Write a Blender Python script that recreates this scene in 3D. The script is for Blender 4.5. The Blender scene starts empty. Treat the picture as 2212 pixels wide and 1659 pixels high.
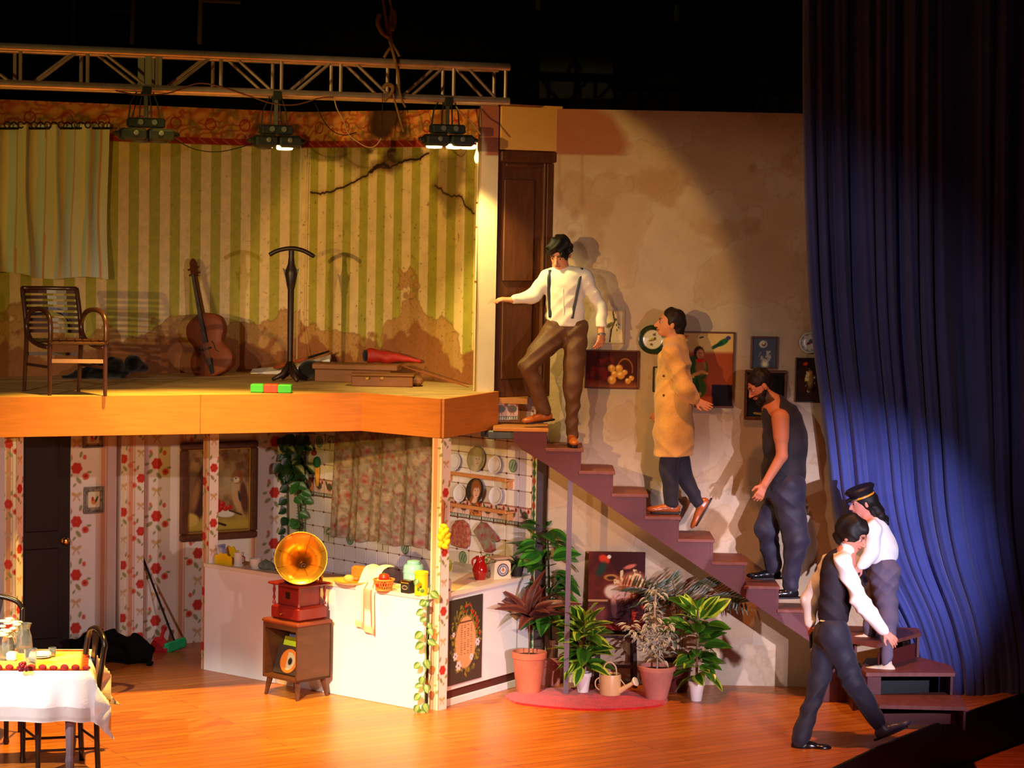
import bpy, math, random
import numpy as np
from mathutils import Matrix, Vector
rnd = random.Random(7)
S = bpy.context.scene
COL = S.collection

# ------------------------------------------------------------------ camera
FPX, HORIZON, ROLL = 5300.0, 452.0, math.radians(1.1)
CAMPOS = np.array([0.0, -20.0, 4.0])
PITCH = math.atan((829.5 - HORIZON) / FPX)
_fw = np.array([0, math.cos(PITCH), -math.sin(PITCH)])
_up = np.array([0, math.sin(PITCH), math.cos(PITCH)])
_rt = np.array([1.0, 0, 0])
RT = _rt * math.cos(ROLL) + _up * math.sin(ROLL)
UPV = _up * math.cos(ROLL) - _rt * math.sin(ROLL)
cam_d = bpy.data.cameras.new('camera'); cam = bpy.data.objects.new('camera', cam_d); COL.objects.link(cam)
cam_d.sensor_width = 36.0; cam_d.lens = FPX * 36.0 / 2212.0; cam_d.clip_end = 200
cam.matrix_world = Matrix(((RT[0], UPV[0], -_fw[0], CAMPOS[0]), (RT[1], UPV[1], -_fw[1], CAMPOS[1]),
                           (RT[2], UPV[2], -_fw[2], CAMPOS[2]), (0, 0, 0, 1)))
S.camera = cam

def ray(px, py):
    return RT * ((px - 1106) / FPX) + UPV * ((829.5 - py) / FPX) + _fw
def at(px, py, Y):            # the point of the place seen at a picture point, at depth Y
    d = ray(px, py); return CAMPOS + d * ((Y - CAMPOS[1]) / d[1])
def fl(px, py, z=0.0):        # the same on a level surface at height z
    d = ray(px, py); return CAMPOS + d * ((z - CAMPOS[2]) / d[2])

# ------------------------------------------------------------------ world, lights, exposure
w = bpy.data.worlds.new('world'); S.world = w; w.use_nodes = True
w.node_tree.nodes['Background'].inputs[0].default_value = (0.10, 0.06, 0.05, 1)
w.node_tree.nodes['Background'].inputs[1].default_value = 0.10
S.view_settings.view_transform = 'Standard'; S.view_settings.look = 'None'
S.view_settings.gamma = 1.0; S.view_settings.use_curve_mapping = False
S.view_settings.exposure = 0.0

def spot(name, loc, target, power, col, size_deg, blend=0.6, rad=0.06):
    l = bpy.data.lights.new(name, 'SPOT'); l.energy = power; l.color = col
    l.spot_size = math.radians(size_deg); l.spot_blend = blend; l.shadow_soft_size = rad
    o = bpy.data.objects.new(name, l); COL.objects.link(o); o.location = loc
    o.rotation_euler = (Vector(target) - Vector(loc)).to_track_quat('-Z', 'Y').to_euler()
    return o
# front of house, low over the audience, from the left and from the right
spot('front_light', (-8.0, -16.0, 4.7), (-0.75, 0.4, 3.1), 5400, (1.0, 0.60, 0.18), 14.4, 0.15, 0.06)
spot('front_light', (-5.0, -17.5, 6.4), (1.7, 0.4, 2.4), 1900, (1.0, 0.76, 0.55), 16, 0.6, 0.10)
spot('front_light', (6.4, -16.5, 4.6), (-0.8, 0.6, 1.2), 2200, (1.0, 0.74, 0.76), 24, 0.6, 0.08)
spot('front_light', (-5.6, -16.0, 5.3), (-2.4, 0.8, 1.0), 2300, (1.0, 0.84, 0.86), 19, 0.6, 0.05)
spot('front_light', (-6.3, -18.0, 4.2), (-2.5, 0.8, 3.4), 2700, (1.0, 0.66, 0.12), 16, 0.5, 0.05)
# strong white on the counter and the table from the left front
spot('front_light', (-3.4, -12.0, 6.6), (-0.85, -0.6, 0.15), 11500, (1.0, 0.90, 0.66), 13, 0.9, 0.04)
spot('front_light', (-7.0, -12.0, 6.6), (-3.7, -2.6, 0.6), 9500, (1.0, 0.90, 0.80), 12, 0.7, 0.04)
# pink white on the plants and the stair foot, lavender low on the curtain
spot('side_light', (4.6, -12.0, 2.3), (1.0, 0.1, 0.55), 3200, (0.98, 0.80, 1.0), 16, 0.6, 0.04)
spot('side_light', (5.6, -9.0, 2.6), (2.7, 0.3, 1.0), 4700, (0.76, 0.72, 1.0), 18.5, 0.85, 0.05)
# overhead stage lights above the front edge
spot('overhead_light', (-2.2, -2.3, 7.2), (-2.2, -2.0, 0.0), 4700, (1.0, 0.60, 0.09), 50, 0.6, 0.12)
spot('overhead_light', (1.6, -2.4, 7.2), (1.4, -1.6, 0.0), 1300, (1.0, 0.36, 0.10), 60, 0.8, 0.12)

# ------------------------------------------------------------------ materials
def lin(c):
    out = []
    for v in c[:3]:
        v = v / 255.0
        out.append(v / 12.92 if v <= 0.04045 else ((v + 0.055) / 1.055) ** 2.4)
    return tuple(out) + (1.0,)
_mats = {}
def M(name, col, rough=0.7, metal=0.0, var=0.0, scale=8.0, bump=0.0, bscale=60.0, spec=0.4, emit=0.0, ecol=None,
      trans=0.0, wood=None, stretch=None, sheen=0.0, col2=None, alpha=1.0):
    if name in _mats: return _mats[name]
    m = bpy.data.materials.new(name); m.use_nodes = True
    nt = m.node_tree; b = nt.nodes['Principled BSDF']; L = nt.links.new
    b.inputs['Base Color'].default_value = lin(col); b.inputs['Roughness'].default_value = rough
    b.inputs['Metallic'].default_value = metal; b.inputs['Specular IOR Level'].default_value = spec
    b.inputs['Transmission Weight'].default_value = trans
    b.inputs['Sheen Weight'].default_value = sheen
    b.inputs['Alpha'].default_value = alpha
    if emit:
        b.inputs['Emission Color'].default_value = lin(ecol or col); b.inputs['Emission Strength'].default_value = emit
    tc = nt.nodes.new('ShaderNodeTexCoord'); mp = nt.nodes.new('ShaderNodeMapping'); L(tc.outputs['Object'], mp.inputs[0])
    if stretch: mp.inputs['Scale'].default_value = stretch
    if var or col2:
        n = nt.nodes.new('ShaderNodeTexNoise'); n.inputs['Scale'].default_value = scale; n.inputs['Detail'].default_value = 5
        L(mp.outputs[0], n.inputs['Vector'])
        r = nt.nodes.new('ShaderNodeValToRGB'); L(n.outputs['Fac'], r.inputs[0])
        c1 = lin(col); k = 1 - var
        r.color_ramp.elements[0].position = 0.32; r.color_ramp.elements[1].position = 0.68
        r.color_ramp.elements[0].color = lin(col2) if col2 else (c1[0]*k, c1[1]*k, c1[2]*k, 1)
        r.color_ramp.elements[1].color = c1 if col2 else (min(1, c1[0]*(1+var*.6)), min(1, c1[1]*(1+var*.6)), min(1, c1[2]*(1+var*.6)), 1)
        L(r.outputs[0], b.inputs['Base Color'])
    if bump:
        n2 = nt.nodes.new('ShaderNodeTexNoise'); n2.inputs['Scale'].default_value = bscale; n2.inputs['Detail'].default_value = 3
        L(mp.outputs[0], n2.inputs['Vector'])
        bp = nt.nodes.new('ShaderNodeBump'); bp.inputs['Strength'].default_value = bump; bp.inputs['Distance'].default_value = 0.01
        L(n2.outputs['Fac'], bp.inputs['Height']); L(bp.outputs[0], b.inputs['Normal'])
    _mats[name] = m
    return m
def PM(name, rough=0.75, spec=0.35, bump=0.0, metal=0.0, sheen=0.0, bscale=90):       # printed / painted colour carried by the mesh
    if name in _mats: return _mats[name]
    m = M(name, (200, 200, 200), rough, metal=metal, spec=spec, bump=bump, sheen=sheen, bscale=bscale)
    nt = m.node_tree; a = nt.nodes.new('ShaderNodeVertexColor'); a.layer_name = 'Col'
    nt.links.new(a.outputs[0], nt.nodes['Principled BSDF'].inputs['Base Color'])
    return m

# ------------------------------------------------------------------ mesh helpers
def V(*a): return np.array(a, float)
def unit(v): v = np.asarray(v, float); return v / (np.linalg.norm(v) + 1e-12)
class MB:
    def __init__(s): s.v = []; s.f = []
    def add(s, vs, fs):
        o = len(s.v); s.v.extend([tuple(map(float, p)) for p in vs]); s.f.extend([tuple(i + o for i in f) for f in fs]); return s
    def box(s, c, size, U=(1, 0, 0), W=(0, 0, 1)):       # centre, sizes along U, U x W, W
        U = unit(U); W = unit(W); N = np.cross(W, U); c = np.asarray(c, float)
        a, b, h = [x / 2 for x in size]
        vs = [c + U*sx*a + N*sy*b + W*sz*h for sz in (-1, 1) for sy in (-1, 1) for sx in (-1, 1)]
        return s.add(vs, [(0, 2, 3, 1), (4, 5, 7, 6), (0, 1, 5, 4), (2, 6, 7, 3), (0, 4, 6, 2), (1, 3, 7, 5)])
    def bbox(s, c, size, U=(1, 0, 0), W=(0, 0, 1), b=0.006):   # box with chamfered edges
        U = unit(U); W = unit(W); N = np.cross(W, U); c = np.asarray(c, float)
        hx, hy, hz = [x / 2 for x in size]; b = min(b, hx*.9, hy*.9, hz*.9)
        prof = [(-hz, b), (-hz + b, 0), (hz - b, 0), (hz, b)]
        rings = []
        for z, ins in prof:
            x, y = hx - ins, hy - ins; cb = b * 0.6
            rings.append([c + U*px_ + N*py_ + W*z for px_, py_ in
                          [(-x+cb, -y), (x-cb, -y), (x, -y+cb), (x, y-cb), (x-cb, y), (-x+cb, y), (-x, y-cb), (-x, -y+cb)]])
        vs = [p for r in rings for p in r]; fs = []
        for i in range(3):
            for j in range(8):
                k = (j + 1) % 8; fs.append((i*8+j, i*8+k, (i+1)*8+k, (i+1)*8+j))
        fs.append(tuple(reversed(range(8)))); fs.append(tuple(range(24, 32)))
        return s.add(vs, fs)
    def bar(s, a, b, w, h, up=(0, 0, 1)):
        a = np.asarray(a, float); b = np.asarray(b, float); d = unit(b - a); up = np.asarray(up, float)
        if abs(np.dot(d, up)) > .95: up = V(0, 1, 0)
        N = unit(np.cross(up, d)); U2 = np.cross(d, N)
        vs = [p + N*x*w/2 + U2*y*h/2 for p in (a, b) for x, y in ((-1, -1), (1, -1), (1, 1), (-1, 1))]
        return s.add(vs, [(3, 2, 1, 0), (4, 5, 6, 7), (0, 1, 5, 4), (1, 2, 6, 5), (2, 3, 7, 6), (3, 0, 4, 7)])
    def tube(s, pts, r, n=8, closed=False, flat=None):
        pts = [np.asarray(p, float) for p in pts]; m = len(pts)
        rs = r if hasattr(r, '__len__') else [r] * m
        t0 = unit(pts[1] - pts[0]); ref = V(0, 0, 1) if abs(t0[2]) < .9 else V(0, 1, 0)
        N = unit(np.cross(t0, ref)); vs = []; fs = []
        for i in range(m):
            t = unit(pts[(i+1) % m] - pts[i-1]) if closed else unit(pts[min(i+1, m-1)] - pts[max(i-1, 0)])
            N = unit(N - t*np.dot(N, t)); B = np.cross(t, N)
            for j in range(n):
                an = 2*math.pi*j/n; fy = 1.0 if flat is None else flat
                vs.append(pts[i] + N*math.cos(an)*rs[i] + B*math.sin(an)*rs[i]*fy)
        mm = m if closed else m - 1
        for i in range(mm):
            for j in range(n):
                k = (j+1) % n; i2 = (i+1) % m
                fs.append((i*n+j, i*n+k, i2*n+k, i2*n+j))
        if not closed: fs.append(tuple(reversed(range(n)))); fs.append(tuple(range((m-1)*n, m*n)))
        return s.add(vs, fs)
    def lathe(s, prof, c=(0, 0, 0), n=24, axis=(0, 0, 1), ref=None, wave=None, sx=1.0, cap=True):  # prof: (radius, height)
        ax = unit(axis); ref = V(1, 0, 0) if ref is None else np.asarray(ref, float)
        if abs(np.dot(ref, ax)) > .95: ref = V(0, 1, 0)
        A = unit(ref - ax*np.dot(ref, ax)); B = np.cross(ax, A); c = np.asarray(c, float); vs = []; fs = []
        for i, (r, h) in enumerate(prof):
            for j in range(n):
                an = 2*math.pi*j/n; rr = r * (wave(i, an) if wave else 1)
                vs.append(c + A*math.cos(an)*rr*sx + B*math.sin(an)*rr + ax*h)
        for i in range(len(prof)-1):
            for j in range(n):
                k = (j+1) % n; fs.append((i*n+j, i*n+k, (i+1)*n+k, (i+1)*n+j))
        if cap and prof[0][0] > 1e-4: fs.append(tuple(reversed(range(n))))
        if cap and prof[-1][0] > 1e-4: fs.append(tuple(range((len(prof)-1)*n, len(prof)*n)))
        return s.add(vs, fs)
    def prism(s, poly, ext, base=None):     # poly: 3D points, ext: vector
        m = len(poly); poly = [np.asarray(p, float) for p in poly]; e = np.asarray(ext, float)
        vs = poly + [p + e for p in poly]
        fs = [tuple(reversed(range(m))), tuple(range(m, 2*m))] + [(i, (i+1) % m, (i+1) % m + m, i + m) for i in range(m)]
        return s.add(vs, fs)
    def grid(s, P):                          # P[i][j] -> points
        P = np.asarray(P); a, b = P.shape[:2]
        return s.add(P.reshape(-1, 3), [(i*b+j, i*b+j+1, (i+1)*b+j+1, (i+1)*b+j) for i in range(a-1) for j in range(b-1)])
    def sph(s, c, r, n=12, m=8, sc=(1, 1, 1)):
        prof = [(math.sin(math.pi*i/m), -math.cos(math.pi*i/m)) for i in range(m+1)]
        o = len(s.v); s.lathe([(max(a, 1e-5), b) for a, b in prof], (0, 0, 0), n)
        for i in range(o, len(s.v)):
            p = s.v[i]; s.v[i] = (c[0]+p[0]*r*sc[0], c[1]+p[1]*r*sc[1], c[2]+p[2]*r*sc[2])
        return s
    def build(s, name, mat, parent=None, smooth=False, recalc=True, **props):
        return mkmesh(name, np.array(s.v), s.f, mat, parent, smooth, recalc, **props)
_wloc = {}
def mkmesh(name, vs, fs, mat, parent=None, smooth=False, recalc=True, cols=None, **props):
    import bmesh
    vs = np.asarray(vs, float)
    if props.pop('template', False): org = np.zeros(3)
    elif parent is not None: org = _wloc[parent.name]
    else:
        lo, hi = vs.min(0), vs.max(0); org = V((lo[0]+hi[0])/2, (lo[1]+hi[1])/2, lo[2])
    me = bpy.data.meshes.new(name)
    loc = vs - org
    if isinstance(fs, np.ndarray):
        n = len(fs); k = fs.shape[1]
        me.vertices.add(len(loc)); me.vertices.foreach_set('co', loc.astype(np.float32).ravel())
        me.loops.add(n*k); me.loops.foreach_set('vertex_index', fs.astype(np.int32).ravel())
        me.polygons.add(n); me.polygons.foreach_set('loop_start', np.arange(0, n*k, k, dtype=np.int32))
        me.update(calc_edges=True); me.validate()
    else:
        me.from_pydata([tuple(p) for p in loc], [], fs); me.update()
        if recalc:
            bm = bmesh.new(); bm.from_mesh(me); bmesh.ops.recalc_face_normals(bm, faces=bm.faces); bm.to_mesh(me); bm.free()
    if smooth:
        me.polygons.foreach_set('use_smooth', np.ones(len(me.polygons), dtype=bool))
        if smooth == 'auto':
            try: me.set_sharp_from_angle(angle=math.radians(38))
            except Exception: pass
    if cols is not None:
        ca = me.color_attributes.new('Col', 'FLOAT_COLOR', 'POINT')
        c4 = np.ones((len(loc), 4), np.float32); c4[:, :3] = cols; ca.data.foreach_set('color', c4.ravel())
    me.materials.append(mat)
    o = bpy.data.objects.new(name, me); COL.objects.link(o)
    if parent is not None: o.parent = parent; _wloc[o.name] = org
    else: o.location = org; _wloc[o.name] = org
    for k_, v_ in props.items(): o[k_] = v_
    return o
def thing(name, loc, label, cat, group=None, kind=None):
    o = bpy.data.objects.new(name, None); COL.objects.link(o); o.location = tuple(map(float, loc)); o.empty_display_size = .1
    _wloc[o.name] = np.asarray(loc, float)
    if label: o['label'] = label; o['category'] = cat
    if group: o['group'] = group
    if kind: o['kind'] = kind
    return o
def tag(o, label, cat, group=None):
    o['label'] = label; o['category'] = cat
    if group: o['group'] = group
    return o
def place(mesh, name, mat4, parent, **props):       # an object sharing mesh data, at a world matrix, under a parent with no rotation
    o = bpy.data.objects.new(name, mesh); COL.objects.link(o); o.parent = parent
    o.matrix_local = Matrix.Translation(Vector(-_wloc[parent.name])) @ mat4
    for k_, v_ in props.items(): o[k_] = v_
    return o
def frame4(x, y, z, loc):
    return Matrix(((x[0], y[0], z[0], loc[0]), (x[1], y[1], z[1], loc[1]), (x[2], y[2], z[2], loc[2]), (0, 0, 0, 1)))

# ------------------------------------------------------------------ painting colour onto a gridded panel
def slin(c):
    c = np.asarray(c, float) / 255.0
    return np.where(c <= 0.04045, c/12.92, ((c+0.055)/1.055)**2.4)
class Paint:
    def __init__(s, X, Y, base): s.X = X; s.Y = Y; s.C = np.zeros(X.shape + (3,)) + np.array(base, float)
    def put(s, m, col):
        m = np.clip(m, 0, 1)[..., None]; s.C = s.C*(1-m) + np.array(col, float)*m; return s
    def ell(s, cx, cy, rx, ry, col, rot=0, soft=.15, a=1.0):
        c, q = math.cos(rot), math.sin(rot); x = s.X-cx; y = s.Y-cy
        d = np.sqrt(((x*c+y*q)/rx)**2 + ((-x*q+y*c)/ry)**2)
        return s.put(a*np.clip((1+soft-d)/(2*soft), 0, 1), col)
    def rect(s, x0, y0, x1, y1, col, soft=.002, a=1.0):
        m = np.clip((s.X-x0)/soft+.5, 0, 1)*np.clip((x1-s.X)/soft+.5, 0, 1)*np.clip((s.Y-y0)/soft+.5, 0, 1)*np.clip((y1-s.Y)/soft+.5, 0, 1)
        return s.put(m*a, col)
    def line(s, pts, wd, col, a=1.0, soft=.6):
        m = np.zeros(s.X.shape)
        for (x0, y0), (x1, y1) in zip(pts[:-1], pts[1:]):
            dx, dy = x1-x0, y1-y0; L2 = dx*dx+dy*dy+1e-12
            t = np.clip(((s.X-x0)*dx+(s.Y-y0)*dy)/L2, 0, 1)
            d = np.hypot(s.X-x0-t*dx, s.Y-y0-t*dy); m = np.maximum(m, np.clip((wd-d)/(wd*soft)+.5, 0, 1))
        return s.put(m*a, col)
def vnoise(X, Y, sc, seed=0):
    r = np.random.RandomState(seed); T = r.rand(64, 64)
    x = X*sc; y = Y*sc; xi = np.floor(x).astype(int); yi = np.floor(y).astype(int); fx = x-xi; fy = y-yi
    fx = fx*fx*(3-2*fx); fy = fy*fy*(3-2*fy); g = lambda a, b: T[a % 64, b % 64]
    return (g(xi, yi)*(1-fx)+g(xi+1, yi)*fx)*(1-fy)+(g(xi, yi+1)*(1-fx)+g(xi+1, yi+1)*fx)*fy
def fbm(X, Y, sc, seed=0, o=4):
    t = 0; a = .5; tot = 0
    for i in range(o): t = t+a*vnoise(X+i*7.3, Y-i*3.1, sc*2**i, seed+i); tot += a; a *= .5
    return t/tot
class Plane:
    def __init__(s, O, U, Vv=(0, 0, 1)): s.O = np.asarray(O, float); s.U = unit(U); s.V = unit(Vv); s.N = np.cross(s.U, s.V)
    def px(s, x, y):
        d = ray(x, y); t = np.dot(s.O-CAMPOS, s.N)/np.dot(d, s.N); p = CAMPOS+d*t-s.O
        return float(np.dot(p, s.U)), float(np.dot(p, s.V))
    def P(s, u, v, n=0.0): return s.O+s.U*u+s.V*v+s.N*n
def panel(name, pl, u0, v0, u1, v1, res, func, mat, parent=None, thick=.012, off=0.0, bulge=None, **props):
    nx = max(2, int((u1-u0)/res)+1); ny = max(2, int((v1-v0)/res)+1)
    u = np.linspace(u0, u1, nx); v = np.linspace(v0, v1, ny); X, Y = np.meshgrid(u, v)
    C = slin(np.clip(func(X, Y), 0, 255))
    N_ = off + (bulge(X, Y) if bulge else 0*X)
    P = pl.O + X[..., None]*pl.U + Y[..., None]*pl.V + N_[..., None]*pl.N
    vs = P.reshape(-1, 3); idx = np.arange(nx*ny).reshape(ny, nx)
    F = np.stack([idx[:-1, :-1], idx[:-1, 1:], idx[1:, 1:], idx[1:, :-1]], -1).reshape(-1, 4)
    back = [pl.P(a, b, off-thick) for a, b in ((u0, v0), (u1, v0), (u1, v1), (u0, v1))]
    nb = nx*ny; vs = np.vstack([vs, back]); c = [idx[0, 0], idx[0, -1], idx[-1, -1], idx[-1, 0]]
    B = [(nb+1, nb, nb+3, nb+2)] + [(nb+i, nb+(i+1) % 4, c[(i+1) % 4], c[i]) for i in range(4)]
    F = np.vstack([F, np.array(B)])
    cols = np.vstack([C.reshape(-1, 3), np.tile(C.reshape(-1, 3).mean(0)*.7, (4, 1))])
    return mkmesh(name, vs, F, mat, parent, False, cols=cols, **props)
# ------------------------------------------------------------------ smooth implicit bodies (people, cloth heaps)
def surface_nets(D, org, h):
    ins = D < 0
    c = np.zeros(tuple(n-1 for n in D.shape), np.uint8)
    corners = [(i, j, k) for i in (0, 1) for j in (0, 1) for k in (0, 1)]
    sl = lambda i, j, k, s=D.shape: (slice(i, s[0]-1+i), slice(j, s[1]-1+j), slice(k, s[2]-1+k))
    for q in corners: c += ins[sl(*q)]
    act = np.argwhere((c > 0) & (c < 8))
    idx = -np.ones(c.shape, np.int32); idx[tuple(act.T)] = np.arange(len(act))
    acc = np.zeros((len(act), 3)); cnt = np.zeros(len(act))
    for q in corners:
        for ax in range(3):
            if q[ax]: continue
            q2 = list(q); q2[ax] = 1
            a = D[tuple((act+np.array(q)).T)]; b = D[tuple((act+np.array(q2)).T)]
            m = (a < 0) != (b < 0); t = np.where(m, a/(a-b+1e-20), 0)
            p = np.tile(np.array(q, float), (len(act), 1)); p[:, ax] += t
            acc += p*m[:, None]; cnt += m
    vs = (act+acc/cnt[:, None])*h+org
    Fs = []
    for ax in range(3):
        a = np.moveaxis(ins, ax, 0); e = a[:-1] != a[1:]
        e = np.moveaxis(e, 0, ax); s_ = np.argwhere(e); o1, o2 = [i for i in range(3) if i != ax]
        ok = (s_[:, o1] > 0) & (s_[:, o2] > 0) & (s_[:, o1] < D.shape[o1]-1) & (s_[:, o2] < D.shape[o2]-1); s_ = s_[ok]
        def cid(d1, d2):
            t = s_.copy(); t[:, o1] += d1; t[:, o2] += d2; return idx[tuple(t.T)]
        q = np.stack([cid(-1, -1), cid(0, -1), cid(0, 0), cid(-1, 0)], 1)
        flip = ins[tuple(s_.T)]
        if ax == 1: flip = ~flip
        q[~flip] = q[~flip][:, ::-1]
        Fs.append(q)
    F = np.vstack(Fs); F = F[(F >= 0).all(1)]
    return vs, F
class SDF:
    """round cones and ellipsoids blended into one skin"""
    def __init__(s): s.p = []; s.cuts = []; s.sub = []; s.disp = None
    def cone(s, a, b, ra, rb, k=.02, sq=None): s.p.append(('c', np.asarray(a, float), np.asarray(b, float), ra, rb, k, sq)); return s
    def chain(s, pts, rs, k=.02, sq=None):
        for i in range(len(pts)-1): s.cone(pts[i], pts[i+1], rs[i], rs[i+1], k, sq)
        return s
    def ell(s, c, R3, r, k=.02): s.p.append(('e', np.asarray(c, float), np.asarray(R3, float), np.asarray(r, float), k)); return s   # R3 rows = axes
    def carve(s, c, r, k=.01): s.sub.append((np.asarray(c, float), r, k)); return s
    def cut(s, p, n): s.cuts.append((np.asarray(p, float), unit(n))); return s
    def mesh(s, h):
        los, his = [], []
        for p in s.p:
            if p[0] == 'c': r = max(p[3], p[4])+.03; los.append(np.minimum(p[1], p[2])-r); his.append(np.maximum(p[1], p[2])+r)
            else: r = p[3].max()+.03; los.append(p[1]-r); his.append(p[1]+r)
        lo = np.min(los, 0)-.01; hi = np.max(his, 0)+.01
        n = np.ceil((hi-lo)/h).astype(int)+2; D = np.full(tuple(n), 1.0, np.float32)
        ax = [lo[i]+h*np.arange(n[i]) for i in range(3)]
        for p, a, b in zip(s.p, los, his):
            i0 = np.maximum(0, ((a-.03-lo)/h).astype(int)); i1 = np.minimum(n, ((b+.03-lo)/h).astype(int)+2)
            X = [ax[i][i0[i]:i1[i]] for i in range(3)]
            x, y, z = np.meshgrid(*X, indexing='ij', sparse=True)
            if p[0] == 'c':
                A, B, ra, rb, k, sq = p[1:]
                dx, dy, dz = x-A[0], y-A[1], z-A[2]; ba = B-A; L2 = max(np.dot(ba, ba), 1e-9)
                t = np.clip((dx*ba[0]+dy*ba[1]+dz*ba[2])/L2, 0, 1)
                ex, ey, ez = dx-t*ba[0], dy-t*ba[1], dz-t*ba[2]
                q2 = ex*ex+ey*ey+ez*ez
                if sq is not None:
                    sd, f = sq; w_ = ex*sd[0]+ey*sd[1]+ez*sd[2]; q2 = q2+w_*w_*(f*f-1)
                d = np.sqrt(q2)-(ra+(rb-ra)*t)
            else:
                c_, R3, r, k = p[1:]
                dx, dy, dz = x-c_[0], y-c_[1], z-c_[2]; q = 0; q4 = 0
                for i in range(3):
                    w_ = (dx*R3[i, 0]+dy*R3[i, 1]+dz*R3[i, 2]); q = q+(w_/r[i])**2; q4 = q4+(w_/r[i]**2)**2
                sq_ = np.sqrt(q); d = sq_*(sq_-1)/(np.sqrt(q4)+1e-9)
            v = (slice(i0[0], i1[0]), slice(i0[1], i1[1]), slice(i0[2], i1[2])); o = D[v]
            hh = np.clip(.5+.5*(o-d)/k, 0, 1); D[v] = o*(1-hh)+d*hh-k*hh*(1-hh)
        x, y, z = np.meshgrid(*ax, indexing='ij', sparse=True)
        for c_, r, k in s.sub:
            d = np.sqrt((x-c_[0])**2+(y-c_[1])**2+(z-c_[2])**2)-r; D = np.maximum(D, -d)
        if s.disp is not None: D = D+s.disp(x, y, z)
        for p_, nn in s.cuts:
            D = np.maximum(D, (x-p_[0])*nn[0]+(y-p_[1])*nn[1]+(z-p_[2])*nn[2])
        return surface_nets(D.astype(np.float64), lo, h)
def smoothv(vs, F, it=1):
    a = np.concatenate([F[:, 0], F[:, 1], F[:, 2], F[:, 3]]); b = np.concatenate([F[:, 1], F[:, 2], F[:, 3], F[:, 0]])
    p = np.concatenate([a, b]); q = np.concatenate([b, a]); n = len(vs); cnt = np.maximum(np.bincount(p, minlength=n), 1)
    for _ in range(it):
        acc = np.stack([np.bincount(p, weights=vs[q, i], minlength=n) for i in range(3)], 1)
        vs = vs*.4+acc/cnt[:, None]*.6
    return vs
def wrinkle(amp, f=28.0, seed=0.0):
    g = f*1.15
    def d(x, y, z):
        w1 = np.abs(np.sin(.5*g*(z+.75*x-.3*y)+1.6*np.sin(7*z+5*x+seed)+seed))
        w2 = np.abs(np.sin(.5*g*(.8*z-.9*x+.5*y)+1.9*np.sin(6*x-8*z+2*seed)))
        m1 = .5+.5*np.sin(8.0*z+6*x+seed*1.7); m2 = .5+.5*np.sin(9.0*z-7*x+4*y+seed)
        return amp*2.6*(w1*m1+w2*m2-.5)+amp*.6*np.sin(f*1.3*(z+.3*x)+2*np.sin(15*x+9*y))
    return d
def sdfobj(name, sd, h, mat, parent=None, it=1, cols=None, **props):
    vs, F = sd.mesh(h); vs = smoothv(vs, F, it)
    c = cols(vs) if cols is not None else None
    return mkmesh(name, vs, F, mat, parent, True, cols=c, **props)
# ------------------------------------------------------------------ the place: key lines
ZU = 2.49
uL0 = fl(370, 806, ZU); U_L = unit(V(math.cos(math.radians(33)), math.sin(math.radians(33)), 0))
PUL = Plane(uL0 - U_L*1.9, U_L)
def corner_on(pl, px_):
    u, v = pl.px(px_, 700); return pl.O + pl.U*u
CU = corner_on(PUL, 648); CU[2] = ZU
EUR = fl(1023, 832, ZU); PUR = Plane(CU, EUR - CU)
lL0 = fl(400, 1390, 0.0); PLL = Plane(lL0 - U_L*1.9, U_L)
u_, v_ = PLL.px(656, 1050); CL = PLL.O + PLL.U*u_; CL[2] = 0
ELR = at(1150, 1100, 0.62); ELR[2] = 0; PLR = Plane(CL, ELR - CL)
LUL = float(np.dot(CU - PUL.O, PUL.U)); LUR = float(np.linalg.norm(EUR - CU))
LLL = float(np.dot(CL - PLL.O, PLL.U)); LLR = float(np.linalg.norm(ELR - CL))
ZTOP = 4.845
BW = Plane(V(0, 0.62, 0), V(1, 0, 0))       # plaster wall behind the stairs
P_print = PM('printed_paper', .8, .25); P_canvas = PM('painted_canvas', .75, .15); P_gloss = PM('glazed_print', .18, .6)
P_cloth = PM('printed_cloth', .9, .1, bump=.25)

def struct(o): o['kind'] = 'structure'; return o
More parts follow.
